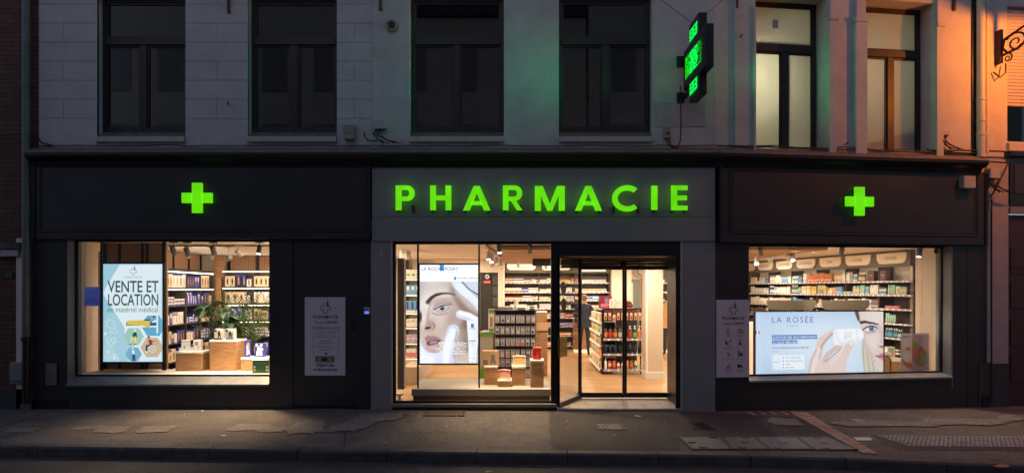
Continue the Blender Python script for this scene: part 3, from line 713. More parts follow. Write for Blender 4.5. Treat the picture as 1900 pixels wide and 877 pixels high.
w.box(5.35, 5.5, 6.0, 9.8, 0, ZCL, m_cream)
w.box(9.3, 9.4, 1.1, 9.9, 0, ZCL, m_cream)
w.box(-7.95, LX(125), .31, .34, 0, ZCL, m_cream); w.box(LX(500), LX(728), .325, .34, 0, ZCL, m_cream)
w.box(LX(1326), LX(1326)+.25, .33, .8, 0, ZCL, m_cream)
w.build('interior_wall', B)
w = MB(); pA = (8.62, 3.3); pB = (7.47, .87)
w.slab([pA, pB, (pB[0]+.12, pB[1]-.02), (pA[0]+.12, pA[1]-.02)], 0, ZCL, m_beige); w.slab([(pB[0], pB[1]), (pB[0]-.0, .76), (pB[0]+.1, .775), (pB[0]+.12, pB[1])], 0, ZCL, m_ceil); w.build('wallpapered_wall', B)
c0 = LX(1199.5, 3.1); c1 = LX(1230.5, 3.1)
cl = MB(); cl.box(c0, c1, 3.1, 3.5, .0, ZCL, m_beige, .006); col = cl.build('column', B, label='square beige column inside the doors')
cl = MB(); cl.box(c0-.02, c1+.02, 3.08, 3.52, .0, .16, m_wht, .004); cl.build('skirting', col)
ml = MB(); ml.box(c0-.012, c0+.03, 3.088, 3.13, .16, 2.74, mat('bright corner trim', (.9, .85, .78), .3)); ml.build('corner_trim', col)
# wooden slatted ceiling canopy
cn = MB(); m_can = mat('oak ceiling slat', (.42, .24, .12), .5, var=.25, scale=4, stretch=(1, 5, 1))
cn.box(-.22, 5.9, 1.55, 7.2, 2.72, 2.745, m_shelf)
for k in range(6): cn.box(-.22, 5.9, 1.5+k*.95, 1.5+k*.95+.88, 2.66, 2.72, m_can, .004)
cn.build('ceiling_canopy', B)
# dark back door
dd = MB(); dd.box(LX(891, 6.5), LX(924, 6.5), 6.5, 6.55, .012, 2.38, mat('dark grey door', (.03, .032, .03), .4), .004); dr = dd.build('interior_door', B)
pn = MB(); a = LX(914, 6.5); b = LX(923, 6.5)
for k in range(7): pn.box(a, b, 6.48, 6.5, .3+k*.29, .3+k*.29+.25, mat('grey door louvre', (.07, .08, .075), .4), .004)
pn.build('louvre_panel', dr)
tg = MB(); tg.box(LX(915.5, 6.47)-.1, LX(915.5, 6.47)+.1, 6.46, 6.475, 0, .01, m_black)
a = loc(904, 513, 6.45); k = thing('no_entry_sign', 'black and red no entry sign on the dark back door', 'sign', (a.x, 6.46, a.z-.2))
sg = MB(); sg.box(a.x-.1, a.x+.1, 6.455, 6.475, a.z-.09, a.z+.09, m_black); sg.box(a.x-.1, a.x+.1, 6.453, 6.475, a.z-.19, a.z-.095, mat('red sign', (.45, .03, .03), .5)); sg.build('panel', k)
sg = MB(); M = Matrix.Rotation(R(90), 4, 'X'); sg.lathe([(.06, 0), (.06, .004), (.035, .004), (.035, 0)], m_tag, (a.x, 6.453, a.z+.0), 20, M); sg.text('SENS INTERDIT', a.x-.08, a.x+.08, a.z-.155, a.z-.13, 6.451, m_tag); sg.build('symbol', k)
# grey doorway at the back right
gw = MB(); m_gd = mat('grey green door', (.22, .24, .21), .5)
a = loc(1163, 518, 9.7); b = loc(1188, 650, 9.7); gw.box(a.x, b.x, 9.70, 9.74, .012, a.z, m_gd, .004); gd = gw.build('interior_door', B)
gw = MB(); gw.box(a.x, a.x+.2, 9.66, 9.7, .3, a.z-.1, mat('pale door glass', (.5, .62, .55), .3, emis=(.5, .65, .5), es=.25)); gw.build('glass_panel', gd)
pi = MB(); a = loc(1184, 500, 9.5); pi.tube([(a.x, 9.6, 2.74), (a.x, 9.6, 2.45), (a.x+.22, 9.6, 2.32), (a.x+.22, 9.6, 1.2)], .03, m_gd, 8); pi.build('heating_pipe', B)
# door mat
dm = MB(); dm.slab([(LX(1068, .95), .95), (LX(1249, .95), .95), (LX(1240, 1.35)-.02, 1.36), (LX(1070, 1.35), 1.36)], .012, .022, mat('grey door mat', (.10, .085, .08), .95, var=.3, scale=40))
tag(dm.build('door_mat'), 'grey entrance mat just inside the sliding doors', 'doormat')
# ================================================================== NEIGHBOURS
m_brick = brick_mat('dark red brick', (.10, .045, .032), (.14, .065, .045), (.05, .035, .03), 1, .22, .075, .008, rough=.9, bump=.6)
m_brick2 = m_brick
N1 = thing('brick_house', 'dark red brick house at the left edge, number 13', 'house', (-9.5, 0, 0))
w = MB(); w.box(-13, XL-.004, .02, .4, .25, ZT, m_brick); w.box(LX(45), LX(60)-.003, .018, .4, -.3, ZC-.0, m_brick); w.build('brick_wall', N1)
w = MB(); w.box(-13, LX(45)-.002, -.0, .4, -.3, .32, mat('dark render plinth', (.05, .05, .055), .8, var=.2)); w.build('plinth', N1)
w = MB(); w.box(-13, LX(44), -.07, .02, LZ(463), LZ(450), m_dirty, .01); w.box(-13, LX(38), -.05, .02, LZ(476), LZ(463)-.001, m_stone, .008)
w.build('lintel', N1)
w = MB(); a = loc(9, 503); b = loc(24, 516); w.box(a.x, b.x, .0, .02, b.z, a.z, mat('dark enamel plate', (.03, .04, .05), .4), .003); np_ = w.build('number_plate', N1)
w = MB(); w.text('13', a.x+.03, b.x-.03, b.z+.025, a.z-.025, -.002, mat('dim white numerals', (.25, .25, .27), .6)); w.build('numerals', np_)
w = MB(); a = loc(22, 671); b = loc(45, 711); w.box(a.x, b.x, -.05, .02, b.z, a.z, mat('grey meter door', (.24, .23, .24), .6), .006); mb_ = w.build('meter_box', N1)
w = MB(); w.box(a.x+.01, b.x-.01, -.053, -.049, b.z+.03, b.z+.06, m_plate); w.build('latch', mb_)
# meter hatch in the shopfront
w = MB(); a = loc(86, 673); b = loc(106, 714); w.box(a.x-.02, b.x+.02, -.012, .0, b.z-.02, a.z+.02, m_char2); w.box(a.x, b.x, -.016, -.011, b.z, a.z, mat('dusty grey hatch', (.16, .145, .14), .8, var=.25), .003); w.build('meter_hatch', B)
# drainpipes
m_pipe = mat('grey green zinc pipe', (.13, .145, .14), .5, metal=.3, var=.2)
dp = thing('drainpipe', 'grey green zinc drainpipe between the brick house and the pharmacy', 'drainpipe', (LX(48.5, -.08), -.08, 0))
x = LX(48.5, -.08); w = MB(); w.tube([(x, -.08, 1.15), (x, -.08, ZT)], .055, m_pipe, 14); w.build('pipe', dp)
w = MB(); w.tube([(x, -.08, 0), (x, -.08, 1.16)], .052, m_char2, 14); w.tube([(x, -.08, 1.1), (x, -.08, 1.17)], .068, m_char2, 14); w.tube([(x, -.08, 0), (x, -.08, .1)], .07, m_plate, 14); w.build('cast_iron_boot', dp)
for py in (159, 400):
    z = LZ(py, -.08); w = MB(); w.tube([(x, -.08, z-.025), (x, -.08, z)], .066, m_pipe, 14); w.tube([(x, -.08, z+.03), (x, -.08, z+.045)], .062, m_pipe, 14); w.box(x-.02, x+.02, -.03, .02, z-.02, z, m_pipe); w.build('pipe_collar', dp)
# right neighbour
N2 = thing('rendered_house', 'pale rendered house with roller shutter at the right edge in orange lamplight', 'house', TR @ Vector((UR+1, 0, 0)))
w = MB(TR); uD = LX(1872, 0, TR)
zsh0 = LZ(262, .0, 1885, TR); o = (uD, uD+1.3, LZ(266, 0, 1885, TR), LZ(10, 0, 1885, TR)); od = (LX(1873, 0, TR), LX(1873, 0, TR)+1.3, -.4, LZ(300, 0, 1880, TR))
m_n2 = mat('cream house render', (.45, .43, .43), .85, var=.1, bump=.2)
w.box(UR+.002, uD, .03, .4, -.4, ZT, m_n2); w.box(uD, uD+1.3, .03, .4, LZ(10, 0, 1885, TR), ZT, m_n2); w.box(uD+1.3, UR+5, .03, .4, -.4, ZT, m_n2); w.box(uD, uD+1.3, .03, .4, LZ(300, 0, 1880, TR), LZ(262, 0, 1885, TR), m_n2)
w.build('house_wall', N2)
w = MB(TR); w.box(LX(1829, 0, TR)+.02, uD-.01, -.0, .03, LZ(674, 0, 1850, TR), LZ(296, 0, 1850, TR), mat('lilac white pilaster', (.32, .31, .34), .8, var=.1, bump=.2)); w.box(LX(1832, 0, TR), LX(1840, 0, TR), -.03, .03, LZ(672, 0, 1850, TR), LZ(330, 0, 1850, TR), m_n2, .01)
w.build('pilaster', N2)
w = MB(TR); w.box(UR+.04, uD-.005, -.01, .03, -.4, LZ(674, 0, 1850, TR)-.003, mat('blue grey plinth', (.035, .038, .045), .7, var=.2)); w.build('plinth', N2)
w = MB(TR); z0 = LZ(196, .05, 1885, TR); z1 = LZ(10, .05, 1885, TR); n = 30
m_shu = mat('cream roller shutter slat', (.42, .39, .38), .6)
for k in range(n): w.profile([(.10, z0+k*(z1-z0)/n), (.085, z0+(k+.15)*(z1-z0)/n), (.085, z0+(k+.75)*(z1-z0)/n), (.10, z0+(k+.98)*(z1-z0)/n), (.12, z0+(k+.5)*(z1-z0)/n)], uD+.005, uD+1.29, m_shu)
w.build('roller_shutter', N2)
w = MB(TR); w.box(uD+.002, uD+1.3, .12, .16, LZ(264, .1, 1885, TR), z0-.002, m_dglass); w.box(uD+.002, uD+.05, .10, .16, LZ(262, .1, 1885, TR), z0-.004, m_wframe); w.build('window', N2)
w = MB(TR); w.box(uD+.002, uD+1.3, .165, 1.0, z0-1.0, z0+.1, m_room); w.build('room_lining', N2)
w = MB(TR); w.box(uD-.02, uD+1.4, -.03, .14, LZ(281, 0, 1885, TR), LZ(265, 0, 1885, TR), m_n2, .006); w.box(uD-.06, uD+1.4, -.09, .05, LZ(292, 0, 1885, TR), LZ(282, 0, 1885, TR), m_char2, .006); w.build('sill', N2)
w = MB(TR); w.box(uD+.003, uD+1.3, -.02, .05, LZ(383, 0, 1885, TR), LZ(300, 0, 1885, TR), m_char2, .005); w.box(uD+.08, uD+1.3, -.03, -.02, LZ(360, 0, 1885, TR), LZ(307, 0, 1885, TR), m_char, .004); w.box(uD, uD+1.3, -.03, .03, LZ(397, 0, 1885, TR), LZ(384, 0, 1885, TR), mat('grey ledge', (.2, .2, .22), .7), .004); w.build('door_canopy', N2)
m_red = mat('dark red door paint', (.05, .012, .013), .45)
w = MB(TR); w.box(uD+.01, uD+1.3, .03, .09, -.1, LZ(398, 0, 1885, TR), m_red, .004)
for zz in (.35, .95, 1.6, 2.2): w.box(uD+.06, uD+.42, .018, .03, zz, zz+.45, m_red, .008)
rd = w.build('house_door', N2, label='dark red panelled front door at the right edge')
w = MB(TR); a = loc(1889, 497, .015, TR); w.box(a.x-.1, a.x+.1, .012, .018, a.z-.03, a.z+.03, mat('dull letter plate', (.06, .02, .02), .4, metal=.5)); w.build('letter_plate', rd)
# right pipes
m_pipe2 = mat('cream painted pipe', (.48, .46, .42), .5, var=.1)
dp = thing('drainpipe', 'thick cream painted drainpipe beside the orange-lit wall', 'drainpipe', TR @ Vector((LX(1821, -.07, TR), -.07, ZC)))
u = LX(1820, -.07, TR); w = MB(TR); w.tube([(u, -.07, LZ(292, -.07, 1820, TR)), (u, -.07, ZT)], .062, m_pipe2, 14); w.build('pipe', dp)
for py in (5, 185, 224, 250):
    z = LZ(py, -.07, 1820, TR); w = MB(TR); w.tube([(u, -.07, z-.015), (u, -.07, z+.015)], .07, m_pipe2, 14); w.box(u-.01, u+.01, -.03, .03, z-.01, z+.01, m_pipe2); w.build('pipe_collar', dp)
dp = thing('drainpipe', 'thin cream pipe at the far side of the thick one', 'drainpipe', TR @ Vector((LX(1831, -.03, TR), -.03, ZC)))
u = LX(1830.5, -.04, TR); w = MB(TR); w.tube([(u, -.04, LZ(283, -.04, 1830, TR)), (u, -.04, ZT)], .032, m_pipe2, 10); w.build('pipe', dp)
z = LZ(55, -.04, 1830, TR); w = MB(TR); w.tube([(u, -.04, z-.03), (u, -.04, z+.03)], .04, m_pipe2, 10); w.build('pipe_collar', dp)
w = MB(TR); w.box(LX(1802.5, 0, TR), LX(1811, 0, TR), -.02, .01, ZC-.02, ZT-.2, m_char2); w.build('dark_wall_strip', B)  # narrow dark strip up the wall just left of the thick pipe
w = MB(TR); u = LX(1838, -.03, TR); w.tube([(u, -.05, 0), (u, -.05, LZ(395, 0, 1838, TR)), (u-.01, -.06, LZ(370, 0, 1838, TR))], .012, m_char2, 6); tag(w.build('cable_conduit'), 'thin dark conduit running down beside the right fascia end', 'conduit')

# ================================================================== WALL FITTINGS
def box_thing(name, lab, cat, px0, py0, px1, py1, dep, m, T=T0, extra=None, group=None, w0=0):
    a = loc(px0, py0, w0-dep, T); b = loc(px1, py1, w0-dep, T)
    t = thing(name, lab, cat, T @ Vector(((a.x+b.x)/2, w0, b.z)), group)
    mb = MB(T); mb.box(a.x, b.x, w0-dep, w0+.012, b.z, a.z, m, .006); mb.build('casing', t)
    if extra: extra(t, a, b, T, w0-dep)
    return t
m_gbox = mat('dull white plastic', (.38, .37, .36), .5, var=.1); m_gbox2 = mat('aged beige plastic', (.27, .25, .23), .6, var=.15)
def ex1(t, a, b, T, w):
    mb = MB(T); mb.box(a.x+.01, b.x-.01, w-.006, w, b.z+.1, a.z-.02, m_gbox2, .003); mb.build('cover', t)
    mb = MB(T); M = Matrix.Rotation(R(90), 4, 'X'); c = ((a.x+b.x)/2, w-.004, (a.z+b.z)/2-.02); mb.lathe([(.01, 0), (.01, .006)], m_black, c, 10, M); mb.build('lock', t)
box_thing('meter_box', 'aged beige wall meter box with a small lock above the left shopfront', 'meter box', 637, 231, 657, 258, .10, m_gbox2, extra=ex1)
def cab(t, a, b, T, w):
    mb = MB(T); c = (a.x+b.x)/2
    for k in range(4):
        x = lerp(a.x+.05, b.x-.03, k/3); q = .06*math.sin(k*2.1)
        mb.tube([(x, w+.03, b.z), (x-.06+q, w, b.z-.08), (x+.02-q, w-.01, b.z-.17), (x+.12+.05*k, w, b.z-.23)], .008 if k % 2 else .012, m_cable, 6)
    mb.build('cable_bundle', t)
box_thing('junction_box', 'pale junction box with dangling black cables above the grey fascia', 'junction box', 693, 222, 716, 239, .07, m_gbox, extra=cab)
def cab2(t, a, b, T, w):
    mb = MB(T); x = (a.x+b.x)/2
    mb.tube([(x-.02, w+.03, b.z), (x, w, b.z-.09), (x+.08, w+.01, b.z-.16), (x+.16, w+.02, b.z-.14), (x+.21, w+.03, b.z-.02), (x+.22, w+.04, b.z+.3), (x+.21, w+.04, b.z+.85)], .009, m_cable, 6)
    mb.tube([(x+.02, w+.03, b.z), (x+.05, w, b.z-.12), (x+.18, w+.01, b.z-.2)], .009, m_cable, 6); mb.build('cable', t)
    mb = MB(T); M = Matrix.Rotation(R(90), 4, 'X'); mb.lathe([(.022, 0), (.022, .012), (.001, .014)], m_black, (x, w, (a.z+b.z)/2-.02), 12, M); mb.build('knob', t)
box_thing('switch_box', 'beige isolator switch box with cable loop below the hanging cross', 'switch box', 1233, 234, 1246, 256, .07, m_gbox2, extra=cab2)
box_thing('junction_box', 'small pale junction box on the orange-lit wall', 'junction box', 1748, 241, 1763, 251, .05, m_gbox, TR, extra=cab)
a = loc(1213, 190, 0); b = loc(1308, 235, 0); mb = MB(); mb.box(a.x, b.x, -.004, .005, b.z, a.z, mat('greyed cover board', (.36, .36, .37), .8, var=.15)); tag(mb.build('backing_board'), 'flat grey board fixed on the wall under the hanging cross', 'board')
# round vent
c = loc(727, 48.5, 0); t = thing('wall_vent', 'round terracotta vent with grille between the second and third upper windows', 'vent', c); M = Matrix.Rotation(R(90), 4, 'X')
mb = MB(); mb.lathe([(.10, 0), (.10, .03), (.07, .045), (.06, .03), (.001, .03)], m_gbox2, c, 24, M); mb.build('rim', t)
mb = MB()
for k in range(5): mb.box(c.x-.05, c.x+.05, -.04, -.035, c.z-.045+k*.02, c.z-.037+k*.02, m_black)
mb.build('grille', t)
# hooks and wall pins
for px, py, T, lab in ((425, 11, T0, 'rusty iron bracket stub at the top of the pier between the left two windows'), (706, 6, T0, 'rusty iron bracket stub near the top left of the joint'), (1366, 4, TR, 'short rusty wall pin left of the bright frosted window'), (1769, 8, TR, 'rusty wall pin high on the orange-lit wall')):
    a = loc(px, py, 0, T); mb = MB(T); mb.box(a.x-.02, a.x+.02, -.04, .06, a.z-.10, a.z+.5, m_rust, .004); mb.lathe([(.025, 0), (.03, .03), (.01, .05)], m_rust, (a.x, -.01, a.z-.12), 10); tag(mb.build('iron_bracket'), lab, 'bracket')
for px, py, T, lab in ((425, 194, T0, 'small dark iron hook on the pier between the left two upper windows'), (1372, 70, TR, 'small dark iron hook right of the hanging cross'), (1568, 268, TR, 'small rusty spot pin between the frosted windows')):
    a = loc(px, py, 0, T); mb = MB(T); mb.tube([(a.x, .05, a.z), (a.x, -.05, a.z), (a.x+.02, -.06, a.z+.03)], .011, m_rust, 8); tag(mb.build('wall_hook'), lab, 'hook')
# alarm siren
t = box_thing('alarm_siren', 'rounded white alarm siren box at the top right of the right fascia', 'alarm', 1789, 326, 1811, 349, .10, m_gbox, TR, w0=-.06)
t = box_thing('camera_box', 'pale electrical box with wires at the pilaster beside the right fascia', 'electrical box', 1838, 312, 1857, 331, .12, m_gbox, TR, extra=cab)
# keypad
def kp(t, a, b, T, w):
    mb = MB(T); 
    for i in range(3):
        for j in range(2): mb.box(a.x+.012+i*.025, a.x+.03+i*.025, w-.004, w, a.z-.025-j*.022, a.z-.012-j*.022, m_black)
    mb.build('keys', t)
    mb = MB(T); mb.box(a.x+.018, b.x-.018, w-.003, w, b.z+.015, b.z+.05, mat('blue keypad screen', (.02, .02, .1), .3, emis=(.10, .16, 1), es=1.6)); mb.build('display', t)
box_thing('door_keypad', 'small white keypad with a glowing blue display right of the service door', 'keypad', 675, 570, 686, 583, .03, mat('pale keypad shell', (.6, .6, .6), .4), extra=kp)
a = loc(705, 466, -.03); b = loc(709, 477, -.03); mb = MB(); mb.box(a.x, b.x, -.04, -.029, b.z, a.z, m_gbox, .003); tag(mb.build('door_sticker'), 'tiny pale plate at the top of the left grey pillar', 'plate')
# cables along the cornice
r = random.Random(5)
def cable(pts, rad, lab, T=T0):
    mb = MB(T); mb.tube(pts, rad, m_cable, 6); return tag(mb.build('wall_cable'), lab, 'cable')
def run(px0, px1, py, w, T, amp, seed):
    q = random.Random(seed); out = []; n = int(abs(px1-px0)/35)+2
    for k in range(n):
        px = px0+(px1-px0)*k/(n-1); p = loc(px, py, w, T); out.append((p.x, w+q.uniform(-.01, .01), ZC+py_off(py)+q.uniform(-amp, amp)))
    return out
def py_off(v): return v
def run2(u0, u1, z, w, amp, seed, T=T0, lab='', rad=.009):
    q = random.Random(seed); n = int(abs(u1-u0)/.3)+2
    cable([(u0+(u1-u0)*k/(n-1), w+q.uniform(-.012, .008), z+q.uniform(-amp, amp)) for k in range(n)], rad, lab, T)
run2(XL-.15, XM, ZC+.035, -.03, .008, 1, lab='black cable lying along the cornice under the two left upper windows')
run2(XM, XP, ZC+.03, -.035, .01, 2, lab='black cable lying along the cornice over the grey fascia')
run2(0, UR, ZC+.03, -.04, .012, 3, TR, 'black cable along the cornice under the frosted windows', .012)
run2(.2, UR-.1, ZC+.06, -.02, .02, 4, TR, 'second wavy black cable hugging the wall under the frosted windows')
run2(LX(1715, 0, TR), UR+.7, ZC+.07, -.04, .025, 6, TR, 'tangled cable at the foot of the orange-lit wall', .014)
cable([(LX(0), -.02, LZ(252)), (LX(40), -.12, LZ(252)), (LX(60), -.05, LZ(250)), (LX(72), -.02, LZ(256)), (LX(80), -.03, LZ(266)), (LX(100), -.03, ZC+.04)], .012, 'cable crossing the left drainpipe onto the cornice')
cable([(LX(676), -.01, LZ(245)), (LX(677), -.01, LZ(254)), (LX(684), -.02, LZ(261)), (LX(700), -.02, LZ(262))], .008, 'short curled cable end between the meter box and the junction box')
a = loc(1362, 20, 0, TR); cable([tuple(loc(1866, 118, -.05, TR)), tuple(loc(1866, 135, -.08, TR)), tuple(loc(1856, 144, -.06, TR)), tuple(loc(1843, 134, -.0, TR))], .012, 'cable loop under the wrought iron lamp bracket', TR)
cable([tuple(loc(1838, 300, -.1, TR)), tuple(loc(1868, 302, -.1, TR)), tuple(loc(1872, 300, -.12, TR)), tuple(loc(1848, 350, -.05, TR)), tuple(loc(1838, 365, -.04, TR))], .013, 'stray pale cable slanting across the pilaster top', TR)

# ================================================================== GREEN SIGNS
m_neon = mat('lit green acrylic', (.05, .5, .0), .4, emis=(.125, .70, .002), es=1.0)
nt = m_neon.node_tree; b_ = nt.nodes['Principled BSDF']; tc = nt.nodes.new('ShaderNodeTexCoord'); n = nt.nodes.new('ShaderNodeTexNoise'); n.inputs['Scale'].default_value = 3.5
nt.links.new(tc.outputs['Object'], n.inputs['Vector']); mr = nt.nodes.new('ShaderNodeMapRange'); mr.inputs[1].default_value = .3; mr.inputs[2].default_value = .7; mr.inputs[3].default_value = .85; mr.inputs[4].default_value = 1.18
nt.links.new(n.outputs['Fac'], mr.inputs[0]); nt.links.new(mr.outputs[0], b_.inputs['Emission Strength'])
m_nside = mat('green lit letter side', (.02, .2, .0), .5, emis=(.06, .5, .0), es=.6)
def cross_sign(name, lab, px0, py0, px1, py1, apx, apy, T):
    w = -.14; a = loc(px0, py0, w, T); b = loc(px1, py1, w, T); t = thing(name, lab, 'sign', T @ Vector(((a.x+b.x)/2, w, b.z)))
    c0 = loc(apx[0], py0, w, T).x; c1 = loc(apx[1], py0, w, T).x; h0 = loc(px0, apy[1], w, T).z; h1 = loc(px0, apy[0], w, T).z
    for pn, (q0, q1, q2, q3), s in (('upright_bar', (c0, c1, b.z, a.z), 0), ('side_arm', (a.x, c0-.008, h0, h1), 0), ('side_arm', (c1+.008, b.x, h0, h1), 0)):
        mb = MB(T); mb.box(q0, q1, w, w+.05, q2, q3, m_neon, .004); o = mb.build(pn, t)
        mb = MB(T); mb.box(q0+.015, q1-.015, w+.051, -.055, q2+.02, q3-.02, m_frame); mb.build('mount', o)
    return t
cross_sign('cross_sign', 'glowing green cross on the left charcoal fascia', 336.5, 339, 392.5, 394.5, (355.5, 374), (357.5, 376), T0)
cross_sign('cross_sign', 'glowing green cross on the right charcoal fascia', 1571, 346, 1622, 400, (1588, 1605), (364, 382), TR)
# letters as polygons, unit: photo pixels
def poly_letter(ch, x0, x1, y0, y1):
    def P(*p): return [(x0+(x1-x0)*a, y1+(y0-y1)*b) for a, b in p]
    S = []
    W = x1-x0; H = y1-y0; s = 10.5/W; v = 10/H
    def arc(cx, cy, rx, ry, t0, t1, n=18): return [(cx+rx*math.cos(math.radians(t0+(t1-t0)*k/n)), cy+ry*math.sin(math.radians(t0+(t1-t0)*k/n))) for k in range(n+1)]
    if ch == 'I': S = [P((0, 0), (1, 0), (1, 1), (0, 1))]
    if ch == 'H': S = [P((0, 0), (s, 0), (s, 1), (0, 1)), P((1-s, 0), (1, 0), (1, 1), (1-s, 1)), P((s, .5-.09), (1-s, .5-.09), (1-s, .5+.09), (s, .5+.09))]
    if ch == 'E': S = [P((0, 0), (s, 0), (s, 1), (0, 1)), P((s, 0), (1, 0), (1, .18), (s, .18)), P((s, .82), (1, .82), (1, 1), (s, 1)), P((s, .41), (.96, .41), (.96, .59), (s, .59))]
    if ch == 'A': S = [P((0, 0), (.24, 0), (.5, .72), (.5, 1), (.39, 1)), P((1, 0), (.76, 0), (.5, .72), (.5, 1), (.61, 1))[::-1], P((.28, .22), (.72, .22), (.66, .38), (.34, .38))]
    if ch == 'M': S = [P((0, 0), (.2, 0), (.2, 1), (0, 1)), P((.8, 0), (1, 0), (1, 1), (.8, 1)), P((.2, .62), (.42, 0), (.5, 0), (.5, .28), (.26, 1), (.2, 1)), P((.8, .62), (.58, 0), (.5, 0), (.5, .28), (.74, 1), (.8, 1))[::-1]]
    if ch in 'PR':
        S = [P((0, 0), (s, 0), (s, 1), (0, 1))]
        cy = .69; ro = .31; oi = arc(.6, cy, .40, .31, -90, 90); ii = arc(.6, cy, .40-s*.95, .31-.17, -90, 90)
        for k in range(len(oi)-1): S.append(P(oi[k], oi[k+1], ii[k+1], ii[k]))
        S.append(P((s, .83), (.6, .83), (.6, 1), (s, 1))); S.append(P((s, .38), (.6, .38), (.6, .55), (s, .55)))
        if ch == 'R': S.append(P((.42, .38), (.68, .38), (1.0, 0), (.72, 0)))
    if ch == 'C':
        oi = arc(.53, .5, .53, .52, 48, 312, 36); ii = arc(.53, .5, .53-s*.95, .52-.2, 48, 312, 36)
        for k in range(len(oi)-1): S.append(P(oi[k], oi[k+1], ii[k+1], ii[k]))
    return S
t = thing('letter_sign', 'glowing green PHARMACIE channel letters across the grey fascia', 'sign', (LX(1006), -.15, LZ(391)))
for ch, x0, x1, y0, y1 in (('P', 734, 769, 344, 389.5), ('H', 798, 837, 344, 389.5), ('A', 859, 910, 345, 390), ('R', 933, 969, 344, 389.5), ('M', 992.5, 1048, 345, 390.5), ('A', 1067, 1117, 345, 390.5), ('C', 1136, 1189, 344.5, 391), ('I', 1209, 1220, 344.5, 389), ('E', 1246, 1276, 344, 389.5)):
    w = -.16; mb = MB()
    for pts in poly_letter(ch, x0, x1, y0, y1):
        q = [loc(a, b, w) for a, b in pts]; q = [(p.x, p.z) for p in q]
        ar = sum(q[i][0]*q[(i+1) % len(q)][1]-q[(i+1) % len(q)][0]*q[i][1] for i in range(len(q)))
        if ar < 0: q = q[::-1]
        mb.prism(q, w, w+.035, m_neon)
    o = mb.build('letter', t); mb = MB()
    a = loc(x0+4, y0+8, w).x; b2 = loc(x1-4, y0+8, w).x
    for xx in (a, b2):
        mb = MB(); mb.box(xx-.01, xx+.01, w+.036, -.049, LZ(y1-4, w)-.06, LZ(y1-4, w)+.05, m_frame); mb.build('mount', o)
# hanging LED cross, perpendicular to the facade
xc = LX(1272, -.15)+.0
t = thing('hanging_cross', 'double-sided LED pharmacy cross hanging out from the wall, lit green', 'sign', (xc+.06, -.7, LZ(195, -.5)))
yi, yo = -.08, -1.12; yw = (yi, yo); yc = (-.38, -.83); thk = .13
zc = 1.93+(536-125)/F*(CAMD-.55); zc = (LZ(168, -.08)+LZ(92, -.08))/2
def zat(py, y): return CAMZ-(py-536)/F*(CAMD+y)
zt_ = zat(48, -.38); zb_ = zat(192, -.38); za_ = zat(112, -.1); zd_ = zat(170, -.1)
zc = (zt_+zb_)/2; hh = (zt_-zb_)/2; ah = .31; X0, X1 = xc-.01, xc+.12
m_case = mat('black sign housing', (.012, .014, .014), .4)
b = MB(); b.box(X0, X1, yo, yi, zc-ah, zc+ah, m_case, .008); b.box(X0+.001, X1-.001, yc[1], yc[0], zc+ah-.002, zc+hh, m_case, .008); b.box(X0+.001, X1-.001, yc[1], yc[0], zc-hh, zc-ah+.002, m_case, .008)
b.build('housing', t)
m_ledg = mat('green led matrix', (0, .1, .02), .5, emis=(.0, 1, .09), es=1.5); m_ledg2 = mat('yellow green led matrix', (0, .1, 0), .5, emis=(.004, 1, .004), es=1.1)
for side, X in (('near', X0-.004), ('far', X1+.004)):
    d = MB(); r = random.Random(9)
    def leds(y0, y1, z0, z1, md, ny, nz, gap, pat):
        for i in range(ny):
            for j in range(nz):
                if pat(i/ny, j/nz): continue
                a = y0+(y1-y0)*(i+gap)/ny; b2 = y0+(y1-y0)*(i+1-gap)/ny; c = z0+(z1-z0)*(j+gap)/nz; e = z0+(z1-z0)*(j+1-gap)/nz
                d.quad((X, a, c), (X, b2, c), (X, b2, e), (X, a, e), md)
    blot = lambda u, v: ((.55 < u < .75 or .15 < u < .3) and (.25 < v < .4 or .62 < v < .76)) or r.random() < .06
    wave = lambda u, v: r.random() < (.10 if .25 < u < .8 else .35 if u >= .8 else .12)
    leds(yc[0]-.03, yc[1]+.05, zc+ah+.01, zc+hh-.10, m_ledg, 14, 16, .1, blot)
    d.build('led_panel', t); d = MB()
    leds(yc[0]-.03, yc[1]+.05, zc-hh+.10, zc-ah-.01, m_ledg, 14, 16, .1, blot)
    d.build('led_panel', t); d = MB()
    leds(yi-.10, yi-.32, zc-.17, zc+.17, m_ledg2, 7, 12, .12, wave); d.build('led_panel', t); d = MB(); leds(yi-.325, yi-.72, zc-.17, zc+.17, m_ledg, 13, 12, .10, wave); d.build('led_panel', t); d = MB(); leds(yi-.725, yo+.14, zc-.17, zc+.17, m_ledg2, 7, 18, .2, lambda u, v: r.random() < .45)
    d.build('led_panel', t)
    sg = -1 if side == 'near' else 1
    gl = lamp('led_glow', 'AREA', (X+sg*.006, -.44, zc), 5.5 if side == 'near' else 2.4, (.0, 1, .28), T0, t, .28, (X+sg*2, -.44, zc)); gl.data.spread = R(58)
bk = MB()
for z in (LZ(115, 0), LZ(182, 0)):
    bk = MB(); bk.box(xc-.10, xc+.02, -.012, -.002, z-.09, z+.09, m_case, .003); bk.box(xc-.02, xc+.04, -.40 if z < zc-.3 else -.1, -.01, z-.03, z+.03, m_case, .003); bk.build('wall_bracket', t)
ww = MB(); ww.tube([(xc+.03, -.45, zc+hh), (LX(1215), -.0, LZ(-8))], .005, m_cable, 5); ww.tube([(xc+.08, -.5, zc+hh), (LX(1352), -.0, LZ(-10))], .005, m_cable, 5); ww.build('stay_wire', t)

